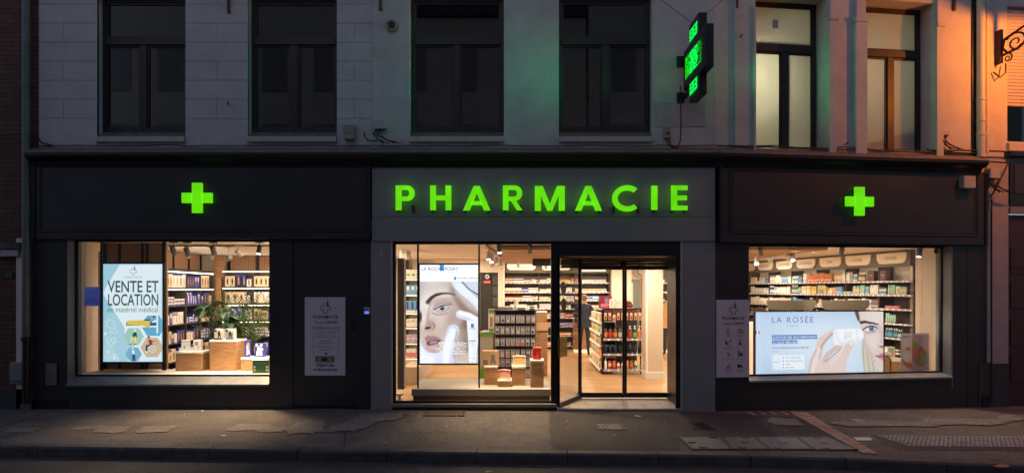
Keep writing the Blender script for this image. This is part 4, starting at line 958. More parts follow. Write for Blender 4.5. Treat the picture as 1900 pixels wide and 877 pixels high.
# ================================================================== STREET LAMP
bu = LX(1856, -.04, TR); t = thing('street_lamp', 'wrought iron scroll bracket carrying an orange street lantern at the right edge', 'street lamp', TR @ Vector((bu, -.04, LZ(120, 0, 1856, TR))))
m_iron = mat('rust brown wrought iron', (.045, .022, .014), .6, metal=.3, var=.3)
mb = MB(TR); za = LZ(56, -.04, 1856, TR); zb2 = LZ(118, -.04, 1856, TR); mb.box(bu-.03, bu+.03, -.07, .03, zb2, za, m_iron, .006); mb.build('wall_plate', t)
TB = TR @ Matrix.Translation((bu, -.06, 0)) @ Matrix.Rotation(R(-78), 4, 'Z')   # arm swings out over the street
def bp(s, z): return (s, 0, z)
mb = MB(TB); L = 1.25; zm = za-.08
mb.tube([bp(0, zm-.12), bp(.4, zm+.02), bp(.8, zm+.16), bp(L, zm+.32), bp(L+.22, zm+.30)], .018, m_iron, 8)
mb.tube([bp(0, zb2+.12), bp(.25, zb2+.16), bp(.5, zb2+.33), bp(.8, zb2+.55), bp(1.1, zb2+.86)], .024, m_iron, 8)
def spiral(cx, cz, r0, turns, a0, sgn=1, rad=.014):
    mb.tube([bp(cx+r0*(1-k/40*.85)*math.cos(a0+sgn*k/40*turns*6.283), cz+r0*(1-k/40*.85)*math.sin(a0+sgn*k/40*turns*6.283)) for k in range(41)], rad, m_iron, 7, r2=rad*.6)
spiral(.22, zm-.22, .17, 1.6, 2.6, -1, .018); spiral(.58, zm-.0, .10, 1.5, 3.5, -1); spiral(.10, zb2+.05, .07, 1.4, 1.2, -1); spiral(.84, zm+.08, .08, 1.4, 0, 1)
mb.tube([bp(.05, zm-.1), bp(.02, zm-.25), bp(.08, zb2+.15)], .02, m_iron, 7); mb.tube([bp(.38, zm-.18), bp(.45, zm-.22), bp(.52, zm-.1)], .016, m_iron, 7); mb.build('scroll_bracket', t)
LP = TB @ Vector((L+.22, 0, zm-.06)); mb = MB()
mb.tube([LP+Vector((0, 0, .1)), LP+Vector((0, 0, .4))], .02, m_iron, 6); mb.lathe([(.14, -.09), (.18, -.02)], mat('orange lantern glass', (.9, .5, .2), .3, emis=(1, .33, .05), es=10), LP, 6); mb.build('lantern_glass', t)
mb = MB(); mb.lathe([(.44, -.02), (.42, .02), (.16, .12), (.03, .17), (.001, .19)], m_iron, LP, 6); mb.build('lantern_cap', t)
lamp('bulb', 'POINT', LP+Vector((0, 0, -.16)), 340, (1, .23, .012), T0, t, .04)
# ================================================================== PRINTED / LIT PICTURES
class Paint:
    def __init__(s, w, h, x0, y0, x1, y1, bg):
        s.w, s.h = w, h; s.x0, s.y0, s.x1, s.y1 = x0, y0, x1, y1
        s.a = np.zeros((h, w, 3)); s.a[:] = bg
        xs_ = x0+(np.arange(w)+.5)/w*(x1-x0); ys_ = y0+(np.arange(h)+.5)/h*(y1-y0); s.X, s.Y = np.meshgrid(xs_, ys_); s.px = (x1-x0)/w
    def blend(s, m, c, op=1):
        m = np.clip(m*op, 0, 1)[..., None]; s.a = s.a*(1-m)+np.array(c)*m
    def blur(s, m, b):
        n = max(1, int(round(b/s.px)))
        for _ in range(2):
            for ax in (0, 1):
                k = np.pad(m, [(n, n) if i == ax else (0, 0) for i in range(2)], 'edge'); c = np.cumsum(k, ax)
                c = np.concatenate([np.zeros_like(np.take(c, [0], ax)), c], ax)
                m = (np.take(c, range(2*n+1, c.shape[ax]), ax)-np.take(c, range(0, c.shape[ax]-2*n-1), ax))/(2*n+1)
        return m
    def poly(s, pts, c, soft=0, op=1):
        m = np.zeros(s.X.shape, bool); n = len(pts)
        for i in range(n):
            (xa, ya), (xb, yb) = pts[i], pts[(i+1) % n]
            if ya == yb: continue
            m ^= ((ya > s.Y) != (yb > s.Y)) & (s.X < (xb-xa)*(s.Y-ya)/(yb-ya)+xa)
        m = m.astype(float)
        if soft: m = s.blur(m, soft)
        s.blend(m, c, op)
    def ell(s, cx, cy, rx, ry, c, soft=0, op=1, ang=0):
        t = math.radians(ang); dx = (s.X-cx)*math.cos(t)+(s.Y-cy)*math.sin(t); dy = -(s.X-cx)*math.sin(t)+(s.Y-cy)*math.cos(t)
        d = np.sqrt((dx/rx)**2+(dy/ry)**2); e = soft/max(min(rx, ry), 1e-6)+.08
        s.blend(np.clip((1-d)/e+.5, 0, 1), c, op)
    def stroke(s, pts, wd, c, soft=0, op=1, w2=None):
        D = np.full(s.X.shape, 1e9); n = len(pts)-1
        for i in range(n):
            (xa, ya), (xb, yb) = pts[i], pts[i+1]; L2 = (xb-xa)**2+(yb-ya)**2+1e-9
            t = np.clip(((s.X-xa)*(xb-xa)+(s.Y-ya)*(yb-ya))/L2, 0, 1); d = np.hypot(s.X-xa-t*(xb-xa), s.Y-ya-t*(yb-ya))
            if w2 is not None: d = d+(wd-(wd+(w2-wd)*(i+t)/n))/2
            D = np.minimum(D, d)
        e = max(soft, s.px*.6); s.blend(np.clip((wd/2-D)/e+.5, 0, 1), c, op)
    def rect(s, x0, y0, x1, y1, c, soft=0, op=1): s.poly([(x0, y0), (x1, y0), (x1, y1), (x0, y1)], c, soft, op)
def picture_mat(name, es, base=False):
    m = bpy.data.materials.new(name); m.use_nodes = True; nt = m.node_tree; b = nt.nodes['Principled BSDF']
    at = nt.nodes.new('ShaderNodeVertexColor'); at.layer_name = 'print'
    if base: nt.links.new(at.outputs[0], b.inputs['Base Color'])
    else: b.inputs['Base Color'].default_value = (.02, .02, .02, 1)
    b.inputs['Roughness'].default_value = .35
    if es: nt.links.new(at.outputs[0], b.inputs['Emission Color']); b.inputs['Emission Strength'].default_value = es
    return m
def photo_tone(P, g, amp, y0=None, seed=1, ds=0):
    rn = np.random.RandomState(seed); L = P.a.mean(2, keepdims=True); P.a = P.a+(L-P.a)*ds; m = P.Y > (y0 if y0 is not None else -1e9); a = np.clip(P.a, 0, 255)/255; b = a**g; b = b+(b-.5)*.12*(1-abs(2*b-1))
    n = P.blur(rn.randn(*P.X.shape), P.px*1.2)*amp*2.5+rn.randn(*P.X.shape)*amp; b = b+n[..., None]; P.a = np.where(m[..., None], b*255, P.a)
def picture(name, P, u0, u1, z0, z1, w, T, m, parent):
    # the print as a fine grid carrying its colours
    W, H = P.w, P.h; o0 = WLOC[parent.name]; Mx = T
    us = np.linspace(u0, u1, W+1); zs_ = np.linspace(z1, z0, H+1); U, Z = np.meshgrid(us, zs_)
    v = np.stack([U.ravel(), np.full(U.size, w), Z.ravel()], 1); A = np.array(Mx); v = v @ A[:3, :3].T+A[:3, 3]-np.array(o0)
    i = np.arange(H)[:, None]*(W+1)+np.arange(W)[None, :]; f = np.stack([i+W+1, i+W+2, i+1, i], -1).reshape(-1, 4)
    me = bpy.data.meshes.new(name); me.from_pydata(v.tolist(), [], f.tolist()); me.materials.append(m)
    ca_ = me.color_attributes.new('print', 'FLOAT_COLOR', 'CORNER')
    c = np.clip(P.a, 0, 255)/255; c = np.where(c <= .04045, c/12.92, ((c+.055)/1.055)**2.4).reshape(-1, 3)
    c = np.concatenate([c, np.ones((len(c), 1))], 1); ca_.data.foreach_set('color', np.repeat(c, 4, 0).ravel()); me.update()
    o = bpy.data.objects.new(name, me); scene.collection.objects.link(o); o.parent = parent; WLOC[o.name] = o0; return o
def emi(name, c, es=1.0): return mat(name, (.02, .02, .02), .5, emis=lin(c), es=es)
# --- medical poster screen (coordinates: 570 x 877 crop)
P = Paint(236, 396, 57, 40, 530, 832, (226, 238, 248))
P.poly([(57, 40), (190, 40), (57, 268)], (160, 204, 222)); P.poly([(57, 285), (225, 552), (310, 690), (250, 832), (57, 832)], (168, 208, 224)); P.poly([(57, 285), (120, 385), (60, 520), (57, 520)], (150, 196, 216), 0, .7)
P.poly([(57, 700), (130, 700), (200, 832), (57, 832)], (186, 218, 232), 2, .6); P.rect(480, 240, 530, 460, (205, 225, 240), 20, .5)
def hexa(cx, cy, r_, c):
    P.poly([(cx+r_*math.cos(math.radians(60*k)), cy+r_*.97*math.sin(math.radians(60*k))) for k in range(6)], c)
hexa(456, 540, 98, (96, 170, 206)); hexa(300, 628, 82, (160, 203, 186)); hexa(446, 716, 92, (203, 182, 150)); hexa(300, 770, 66, (122, 176, 206))
P.rect(228, 492, 238, 600, (240, 244, 250)); P.rect(481, 456, 494, 602, (240, 244, 250)); P.rect(234, 540, 484, 553, (240, 244, 250)); P.rect(240, 513, 482, 540, (28, 90, 130)); P.poly([(445, 508), (478, 490), (480, 512), (450, 516)], (235, 240, 246))
P.poly([(246, 500), (300, 496), (400, 497), (428, 505), (432, 556), (405, 552), (380, 540), (246, 533)], (222, 195, 80)); P.stroke([(330, 505), (400, 530)], 4, (190, 160, 50), 2, .5)
P.stroke([(385, 493), (420, 494), (445, 482)], 9, (20, 50, 70)); P.stroke([(440, 485), (455, 474)], 12, (225, 175, 150)); P.ell(460, 468, 9, 8, (40, 35, 40))
P.ell(310, 580, 11, 10, (235, 235, 235)); P.poly([(300, 592), (322, 592), (328, 635), (292, 635)], (22, 78, 100)); P.poly([(292, 632), (328, 632), (328, 686), (296, 680)], (222, 195, 80)); P.stroke([(300, 600), (285, 628)], 5, (22, 78, 100)); P.stroke([(285, 625), (275, 690)], 4, (240, 244, 248)); P.stroke([(310, 625), (318, 690)], 4, (240, 244, 248)); P.stroke([(283, 650), (314, 650)], 3, (240, 244, 248)); P.rect(266, 686, 286, 692, (30, 60, 70)); P.rect(300, 686, 322, 692, (30, 60, 70))
P.ell(420, 636, 11, 12, (45, 35, 35)); P.ell(421, 643, 7, 8, (215, 160, 135)); P.poly([(416, 655), (440, 652), (455, 695), (425, 700)], (176, 40, 38)); P.stroke([(445, 665), (462, 668)], 7, (176, 40, 38)); P.stroke([(430, 700), (403, 702), (403, 745)], 13, (28, 55, 95)); P.ell(404, 751, 13, 6, (235, 238, 240)); P.stroke([(455, 668), (480, 665)], 4, (90, 120, 130))
for q, cc in ((30, (235, 238, 240)),): 
    D = np.hypot(P.X-450, P.Y-728); P.blend((abs(D-29) < 3.2).astype(float), cc); P.blend((abs(D-33) < 1.2).astype(float), (60, 90, 110))
    for k in range(8): P.stroke([(450, 728), (450+28*math.cos(k*.785), 728+28*math.sin(k*.785))], 1.6, cc)
P.ell(292, 724, 9, 9, (235, 235, 235)); P.ell(291, 730, 6, 6, (215, 165, 140)); P.poly([(286, 738), (303, 738), (310, 775), (290, 775)], (238, 242, 246)); P.stroke([(299, 775), (296, 820)], 11, (26, 60, 100)); P.stroke([(305, 775), (312, 822)], 10, (34, 80, 130)); P.stroke([(288, 760), (286, 826)], 2.5, (20, 40, 60)); P.rect(286, 822, 318, 828, (20, 40, 60))
wl_ = (236, 244, 250)
P.stroke([(85, 545), (80, 520), (90, 500), (120, 493), (143, 510), (152, 545), (140, 562), (105, 555), (85, 545)], 4, wl_, 0, .85); P.stroke([(140, 562), (165, 578), (172, 600), (150, 607), (120, 580), (112, 590), (120, 612)], 4, wl_, 0, .85)
P.stroke([(122, 705), (85, 672), (84, 648), (98, 637), (122, 652), (140, 637), (158, 648), (160, 668), (122, 705)], 4, wl_, 0, .85); P.stroke([(85, 668), (112, 668), (122, 650), (134, 685), (140, 668), (158, 668)], 3, wl_, 0, .85)
P.stroke([(105, 800), (145, 768), (176, 800), (172, 830)], 4, wl_, 0, .85); P.stroke([(105, 800), (108, 830)], 4, wl_, 0, .85); P.stroke([(136, 792), (154, 810)], 6, wl_); P.stroke([(154, 792), (136, 810)], 6, wl_); P.poly([(60, 600), (78, 588), (88, 604), (66, 622)], wl_, 0, .8); P.ell(95, 752, 13, 13, wl_, 0, .5); P.stroke([(60, 800), (85, 785), (108, 770)], 4, wl_, 0, .8)
vg = np.minimum(np.minimum(P.X-57, 530-P.X), np.minimum(P.Y-40, 832-P.Y)); P.blend(np.clip(1-vg/14, 0, 1), (150, 205, 235), .5)
wS = .42; u0, u1 = LX(191.5, wS), LX(301.5, wS); z1, z0 = LZ(489.5, wS), LZ(670.5, wS)
t = thing('display_screen', 'tall lit screen VENTE ET LOCATION de matériel médical in the left window', 'advertising screen', ((u0+u1)/2, wS, z0))
def screen_case(T, u0, u1, z0, z1, w, fr, t, dep=.05):
    mb = MB(T); mb.box(u0, u1, w+.004, w+dep, z0, z1, m_black); 
    mb.box(u0-fr, u0, w-.008, w+dep, z0-fr, z1+fr, m_black, .003); mb.box(u1, u1+fr, w-.008, w+dep, z0-fr, z1+fr, m_black, .003); mb.box(u0, u1, w-.008, w+dep, z1, z1+fr, m_black, .003); mb.box(u0, u1, w-.008, w+dep, z0-fr, z0, m_black, .003)
    return mb.build('frame', t)
screen_case(T0, u0, u1, z0, z1, wS, .028, t)
picture('screen_picture', P, u0, u1, z0, z1, wS, T0, picture_mat('lit medical picture', 1.05), t)
def cmap(x, y, box, u0, u1, z0, z1): return (u0+(x-box[0])/(box[2]-box[0])*(u1-u0), z1-(y-box[1])/(box[3]-box[1])*(z1-z0))
def ctext(mb, txt, x0, y0, x1, y1, box, rect, w, m, bold=0, sp=1.0):
    a = cmap(x0, y1, box, *rect); b = cmap(x1, y0, box, *rect); mb.text(txt, a[0], b[0], a[1], b[1], w, m, bold, sp)
bx = (57, 40, 530, 832); rc = (u0, u1, z0, z1); dgn = emi('deep green ink', (30, 84, 80), .9)
mb = MB(); ctext(mb, 'VENTE ET', 93, 176, 500, 270, bx, rc, wS-.003, dgn, .012); ctext(mb, 'LOCATION', 97, 283, 497, 378, bx, rc, wS-.003, dgn, .012)
ctext(mb, 'PHARMACIE', 224, 138, 370, 157, bx, rc, wS-.003, emi('sage ink', (120, 165, 155), .9), 0, 1.3)
ctext(mb, 'de matériel médical', 93, 388, 493, 430, bx, rc, wS-.003, emi('green script ink', (50, 140, 105), .9), 0, 1.0)
def logo(mb, cx, cy, s, m, mapf, w, T=T0, wd=.1):
    # outlined cross with a church spire
    pts = [(-.38, -1), (.38, -1), (.38, -.38), (1, -.38), (1, .38), (.38, .38), (.38, 1), (-.38, 1), (-.38, .38), (-1, .38), (-1, -.38), (-.38, -.38), (-.38, -1)]
    for (x0, y0), (x1, y1) in zip(pts, pts[1:]):
        a = mapf(cx+x0*s, cy+y0*s); b = mapf(cx+x1*s, cy+y1*s); d = Vector((b[0]-a[0], 0, b[1]-a[1])); L = d.length; d /= L; n_ = Vector((-d.z, 0, d.x))*abs(mapf(cx+wd*s, 0)[0]-mapf(cx, 0)[0])/2
        A = Vector((a[0], w, a[1]))-d*n_.length; Bv = Vector((b[0], w, b[1]))+d*n_.length; mb.add([A-n_, Bv-n_, Bv+n_, A+n_], [(0, 1, 2, 3)], m)
    q = [mapf(cx+x*s, cy+y*s) for x, y in ((.18, -.3), (.28, -1.0), (.45, -2.0), (.62, -1.0), (.66, -.3), (.5, -.3), (.45, -1.3), (.33, -.3))]
    mb.add([(p[0], w, p[1]) for p in q], [tuple(range(8))], m)
logo(mb, 297, 100, 26, dgn, lambda x, y: cmap(x, y, bx, *rc), wS-.003); mb.build('lettering', t)
# --- portrait poster (548 x 877 crop)
P = Paint(236, 396, 33, 50, 507, 847, (214, 200, 194))
P.rect(33, 185, 507, 847, (206, 188, 180)); P.ell(120, 300, 150, 150, (232, 222, 218), 90, .9); P.ell(300, 470, 130, 120, (218, 200, 192), 70, .8)
P.ell(330, 560, 90, 190, (176, 150, 142), 60, .7); P.poly([(33, 185), (300, 185), (280, 240), (33, 270)], (186, 170, 166), 40, .6); P.ell(210, 350, 110, 40, (180, 156, 150), 26, .6); P.poly([(290, 190), (330, 300), (420, 390), (507, 450), (507, 760), (380, 760), (350, 560), (400, 470), (350, 400), (280, 260)], (150, 122, 112), 16, .85)
P.poly([(400, 470), (507, 470), (507, 560), (400, 560)], (128, 100, 92), 12, .8); P.ell(240, 620, 150, 90, (205, 182, 172), 50, .7)
P.poly([(33, 185), (90, 185), (60, 300), (33, 350)], (196, 184, 182), 20, .7)
P.poly([(285, 185), (507, 185), (507, 432), (440, 352), (370, 300), (315, 245)], (208, 212, 232)); P.poly([(300, 190), (380, 190), (507, 330), (507, 400), (430, 330), (350, 270)], (232, 236, 248), 12, .8); P.stroke([(378, 190), (430, 245), (507, 290)], 9, (60, 62, 80), 4); P.stroke([(395, 200), (450, 260), (507, 312)], 16, (165, 170, 200), 8, .6); P.stroke([(315, 245), (370, 300), (440, 352), (507, 432)], 6, (170, 172, 198), 3)
P.stroke([(98, 352), (125, 318), (165, 292), (215, 282), (270, 280), (318, 292)], 34, (112, 88, 86), 9, .95, w2=8); P.stroke([(105, 345), (140, 308), (200, 284)], 14, (74, 56, 58), 8, .8)
P.stroke([(135, 418), (160, 370), (210, 340), (270, 340), (310, 362)], 26, (196, 168, 164), 14, .6)
P.stroke([(140, 405), (175, 372), (225, 355), (290, 358)], 5, (150, 116, 110), 4, .9); P.stroke([(135, 440), (190, 455), (250, 440)], 16, (180, 150, 146), 12, .7)
P.poly([(160, 410), (195, 386), (245, 376), (280, 374), (255, 405), (215, 424), (180, 424)], (196, 190, 194), 1.5); P.ell(214, 402, 19, 17, (98, 106, 124), 3); P.ell(212, 403, 10, 10, (30, 34, 44), 2); P.ell(206, 395, 4, 4, (240, 244, 250), 1)
P.stroke([(152, 414), (180, 392), (220, 379), (260, 373), (292, 372)], 9, (52, 38, 42), 3, 1, w2=4); P.stroke([(165, 426), (200, 432), (240, 422), (275, 396)], 4, (120, 80, 80), 3, .8)
P.stroke([(120, 360), (105, 430), (98, 500), (120, 530), (150, 540)], 18, (176, 150, 142), 14, .6); P.poly([(33, 520), (70, 580), (110, 586), (150, 566), (158, 535), (130, 500), (80, 505)], (182, 152, 144), 14, .8); P.ell(60, 500, 22, 60, (238, 226, 222), 20, .7); P.ell(98, 560, 24, 9, (78, 48, 46), 5, .95, -10); P.stroke([(140, 515), (156, 545), (140, 572)], 6, (140, 104, 98), 5, .8); P.ell(40, 470, 10, 40, (92, 70, 72), 6, .9)
P.poly([(72, 640), (100, 618), (118, 628), (145, 622), (190, 638), (218, 664), (160, 668), (110, 672), (88, 690)], (178, 132, 140), 5); P.poly([(86, 690), (105, 668), (160, 655), (205, 664), (180, 690), (110, 706)], (110, 70, 74), 3); P.poly([(108, 680), (125, 664), (170, 662), (182, 674), (150, 690), (112, 694)], (176, 146, 148), 3)
P.poly([(80, 690), (100, 706), (150, 696), (190, 676), (214, 668), (200, 706), (160, 742), (110, 748), (88, 730)], (206, 160, 166), 5); P.ell(140, 722, 36, 12, (228, 180, 186), 8, .7); P.ell(135, 600, 3, 3, (80, 50, 45), 1); P.ell(140, 760, 60, 10, (160, 130, 124), 10, .6)
P.poly([(33, 640), (50, 700), (80, 745), (150, 770), (240, 740), (250, 847), (33, 847)], (214, 220, 242), 5); P.poly([(33, 700), (90, 770), (160, 790), (150, 847), (33, 847)], (238, 242, 252), 12, .7)
P.stroke([(305, 580), (282, 650), (266, 740), (262, 850)], 98, (206, 210, 232), 3); P.stroke([(300, 590), (272, 660), (252, 740), (245, 850)], 58, (238, 240, 250), 18, .9); P.stroke([(335, 590), (318, 680), (310, 800)], 14, (160, 162, 190), 9, .6)
P.stroke([(360, 450), (430, 470), (515, 515)], 68, (206, 210, 232), 3); P.stroke([(358, 440), (430, 456), (510, 500)], 34, (240, 242, 252), 14, .9)
P.poly([(413, 500), (507, 500), (507, 690), (492, 840), (432, 840), (425, 640)], (224, 230, 242), 1.5); P.poly([(430, 505), (455, 505), (458, 830), (440, 830)], (244, 247, 252), 8, .8); P.rect(448, 526, 472, 558, (52, 128, 200)); P.stroke([(432, 805), (492, 805)], 2, (170, 176, 196)); P.rect(436, 562, 486, 570, (150, 165, 190), 2, .7); P.rect(434, 662, 482, 668, (70, 80, 100), 1, .8)
for k in range(4): P.rect(434, 680+k*10, 470, 683+k*10, (150, 156, 175), 1, .6)
photo_tone(P, 1.15, .012, ds=.22); P.rect(33, 50, 507, 185, (246, 249, 254)); P.rect(193, 50, 230, 98, (70, 150, 215)); P.rect(312, 146, 328, 172, (40, 130, 195)); P.rect(330, 832, 420, 836, (230, 230, 238), 1, .8)
wS = .30; u0, u1 = LX(779, wS), LX(887, wS); z1, z0 = LZ(491, wS), LZ(673.5, wS)
t = thing('display_screen', 'tall lit screen with a woman\'s face and gloved fingers in the middle window', 'advertising screen', ((u0+u1)/2, wS, z0))
screen_case(T0, u0, u1, z0, z1, wS, .025, t); picture('screen_picture', P, u0, u1, z0, z1, wS, T0, picture_mat('lit portrait picture', 1.25), t)
bx = (33, 50, 507, 847); rc = (u0, u1, z0, z1); mb = MB(); nk = emi('near black ink', (52, 54, 66), .9); wi = emi('white ink', (250, 250, 252), 1.1)
ctext(mb, 'LA ROCHE-POSAY', 49, 68, 346, 97, bx, rc, wS-.003, nk); ctext(mb, 'LABORATOIRE DERMATOLOGIQUE', 98, 103, 322, 112, bx, rc, wS-.003, emi('light grey ink', (170, 176, 188), .9), 0, 1.2)
ctext(mb, 'SOIN DERMO-COSMÉTIQUE', 336, 152, 504, 165, bx, rc, wS-.003, nk, .02)
for tx, x0, y0, x1, y1 in (('EFFACLAR DUO+', 188, 674, 418, 695), ('ANTI-IMPERFECTIONS.', 192, 699, 418, 714), ('ANTI-MARQUES, DÈS 12H*.', 162, 718, 418, 734), ('ANTI-RÉCIDIVE 3 MOIS*.', 192, 738, 418, 753), ('PRESCRIT PAR MON MÉDECIN.*', 105, 757, 420, 772)):
    ctext(mb, tx, x0, y0, x1, y1, bx, rc, wS-.003, wi, .03)
mb.build('lettering', t)
m_pole = m_black
for px, lab in ((775.5, 'thin black pole left of the face portrait screen'), (889, 'thin black pole right of the face portrait screen')):
    x = LX(px, wS+.03); mb = MB(); mb.box(x-.014, x+.014, wS+.02, wS+.05, .285, 2.74, m_pole); tag(mb.build('mounting_pole'), lab, 'pole')
# --- landscape screen in right window (photo pixel coordinates)
P = Paint(480, 236, 1402.5, 578.5, 1639, 692.5, (190, 212, 240))
P.ell(1540, 640, 90, 60, (216, 230, 247), 60, .8); P.rect(1402, 578, 1640, 590, (176, 200, 234), 10, .6); P.rect(1402, 670, 1500, 693, (176, 200, 234), 14, .7); P.rect(1402, 578, 1412, 693, (205, 222, 244), 4, .5)
P.poly([(1600, 625), (1598, 655), (1603, 692), (1631, 692), (1622, 670)], (204, 194, 178), 1.5); 
for k in range(9): P.stroke([(1600+k*2.6, 640+k*3), (1603+k*3.1, 692)], 1.2, (164, 142, 112) if k % 3 == 0 else (228, 220, 206), 1.0, .6)
P.poly([(1589, 578), (1640, 578), (1640, 692.5), (1631, 690), (1617, 668), (1606, 648), (1600, 630), (1597, 612), (1594, 596)], (226, 204, 198), 1); P.ell(1632, 590, 26, 14, (238, 222, 218), 12, .8); P.ell(1622, 634, 14, 14, (238, 218, 212), 10, .7); P.poly([(1617, 668), (1606, 648), (1600, 630), (1604, 632), (1612, 650), (1622, 664)], (204, 172, 166), 2, .7)
P.poly([(1584, 578), (1592, 578), (1594, 590), (1594.5, 598), (1590, 594)], (112, 92, 84), 1.2); P.stroke([(1588, 580), (1593, 596)], 1.4, (70, 58, 56), 1)
P.stroke([(1597, 599), (1604, 597.6), (1612, 599.3), (1621, 600.6), (1629, 603)], 5.6, (74, 62, 66), 1.4, .95, w2=2.2); P.stroke([(1600, 612), (1607, 606.5), (1615, 604.3), (1624, 606.5), (1628, 610)], 3, (190, 158, 156), 2, .7)
P.poly([(1602, 613), (1607, 609.2), (1614, 607), (1622, 607.5), (1626, 611), (1620, 614.8), (1611, 615.2)], (238, 240, 246), .6); P.ell(1616.5, 610.6, 5, 4.7, (44, 92, 160), .8); P.ell(1616.5, 610.6, 3.4, 3.2, (100, 156, 215), .8); P.ell(1616.5, 610.2, 1.9, 1.9, (14, 20, 34), .4); P.ell(1615.4, 608.6, .8, .8, (255, 255, 255), .3)
P.stroke([(1600, 613.5), (1604, 610.2), (1609, 607.5), (1616, 606), (1622, 606.6), (1627, 610)], 1.8, (40, 34, 40), .8); P.stroke([(1604, 615.5), (1611, 617), (1621, 615.6), (1626, 612)], 1.4, (170, 120, 128), 1, .8); P.stroke([(1606, 619), (1614, 620), (1624, 617)], 3, (200, 164, 170), 2, .6)
P.stroke([(1632, 606), (1635, 622), (1634, 636)], 5, (208, 178, 172), 3, .5); P.ell(1636, 644.3, 4.2, 1.4, (120, 74, 74), .8, .9, 10); P.stroke([(1629, 640), (1632, 646), (1640, 648)], 1.6, (190, 146, 142), 1.2, .7)
P.poly([(1624.5, 661.5), (1631, 659.5), (1636, 657), (1640, 658), (1640, 663.6), (1632, 664)], (206, 118, 148), .8); P.poly([(1626, 663), (1640, 664), (1640, 672), (1633, 668)], (222, 140, 168), .8); P.stroke([(1624, 661.5), (1632, 664), (1640, 663.4)], 1.4, (110, 50, 70), .6); P.ell(1622.5, 670, .9, .9, (90, 60, 55), .3)
P.poly([(1600, 617), (1603, 620), (1602, 634), (1599, 634)], (176, 130, 126), 1.5, .7)
sk = (226, 202, 196); sh_ = (188, 154, 152)
P.poly([(1497, 693), (1501, 676), (1503, 664), (1512, 648), (1514, 634), (1521, 624), (1545, 610), (1548, 613), (1536, 626), (1527, 640), (1524, 656), (1522, 666), (1527, 670), (1533, 667), (1540, 668), (1560, 652), (1572, 634), (1579, 631), (1582, 636), (1577, 652), (1570, 668), (1568, 693)], sk, .8)
P.stroke([(1519, 662), (1524, 640), (1534, 628), (1545, 618)], 4, sh_, 2, .8); P.stroke([(1528, 668), (1534, 658), (1548, 647), (1558, 642)], 9, (216, 188, 184), 1); P.stroke([(1530, 671), (1542, 662), (1558, 648)], 2.5, sh_, 1.5, .9); P.stroke([(1540, 675), (1556, 660), (1566, 645)], 4, (238, 220, 216), 3, .8); P.stroke([(1562, 655), (1571, 638)], 2, (204, 172, 168), 1, .6); P.ell(1577.5, 637, 4, 5.2, (238, 214, 212), 1.2, .95, 20); P.stroke([(1505, 690), (1512, 668), (1519, 650)], 8, (238, 222, 218), 5, .7); P.stroke([(1500, 690), (1504, 668), (1513, 650)], 2.5, sh_, 2, .6)
P.poly([(1545, 614), (1549, 611.5), (1590, 610), (1598, 612.5), (1602, 619), (1602, 628), (1598, 633.5), (1590, 636), (1556, 641.5), (1549, 640), (1545, 630)], (244, 245, 251), 1); P.poly([(1545, 618), (1549, 632), (1556, 641), (1560, 641), (1552, 612)], (226, 230, 242), 2, .8); P.poly([(1556, 636), (1590, 632), (1600, 626), (1598, 634), (1556, 641.5)], (216, 220, 236), 2, .8); P.stroke([(1588, 611), (1590, 635.5)], .9, (205, 210, 228), .4)
for k in range(5): P.rect(1565+k*3.2, 616, 1566.2+k*3.2, 631-k, (170, 188, 222), .6, .7)
P.poly([(1562, 662), (1565, 648), (1571, 637), (1577, 631), (1582, 635), (1579, 648), (1574, 660), (1568, 672)], sk, 1); P.ell(1577, 638, 3.6, 5, (242, 224, 222), .8, 1, 20); P.stroke([(1573.5, 640), (1577, 644)], .8, (190, 150, 148), .6, .7); P.stroke([(1568, 652), (1573, 655)], 1, (196, 164, 160), .8, .7)
photo_tone(P, 1.05, .008, ds=.12); P.rect(1402.5, 613.5, 1404.6, 618.5, (50, 60, 130)); P.rect(1404.6, 613.5, 1407.3, 618.5, (240, 240, 246)); P.rect(1407.3, 613.5, 1409.6, 618.5, (150, 30, 60))
P.rect(1432, 621, 1515, 628.5, (44, 110, 190)); P.rect(1432, 630.5, 1478.5, 637, (44, 110, 190)); P.rect(1432, 650.8, 1444, 651.6, (80, 130, 195))
P.rect(1433, 656, 1446.5, 685, (226, 234, 246), .8); P.rect(1446.5, 658, 1491.5, 685, (233, 239, 248), .5)
for k in range(4): P.ell(1452.5, 663+k*5.9, 1.3, 1.4, (120, 136, 170), .4, .8)
wS = .27; u0, u1 = LX(1402, wS, TR), LX(1639, wS, TR); z1, z0 = LZ(578.5, wS, 1410, TR), LZ(694, wS, 1410, TR)
t = thing('display_screen', 'wide lit screen with a hand holding a white jar beside a blue eye', 'advertising screen', TR @ Vector(((u0+u1)/2, wS, z0)))
screen_case(TR, u0, u1, z0, z1, wS, .02, t); picture('screen_picture', P, u0, u1, z0, z1, wS, TR, picture_mat('lit cosmetics picture', 1.1), t)
bx = (1402.5, 578.5, 1639, 692.5); rc = (u0, u1, z0, z1); mb = MB(TR); bl = emi('blue ink', (62, 112, 182), .9); dbl = emi('dark blue ink', (40, 70, 110), .9)
ctext(mb, 'LA ROSÉE', 1432, 585, 1507.5, 598.3, bx, rc, wS-.003, bl, -.005, 1.3); ctext(mb, 'PARIS', 1459.5, 602.5, 1480, 605.8, bx, rc, wS-.003, bl, -.01, 1.8)
ctext(mb, 'CONTOUR DES YEUX DÉFATIGANT', 1433, 621.8, 1514, 627.3, bx, rc, wS-.003, wi, .01); ctext(mb, 'À L\'ALOE VERA BIO', 1433, 631.2, 1477.5, 636.4, bx, rc, wS-.003, wi, .01); ctext(mb, 'POUR UN REGARD FRAIS ET REPOSÉ !', 1432, 642, 1500.5, 646.2, bx, rc, wS-.003, dbl)
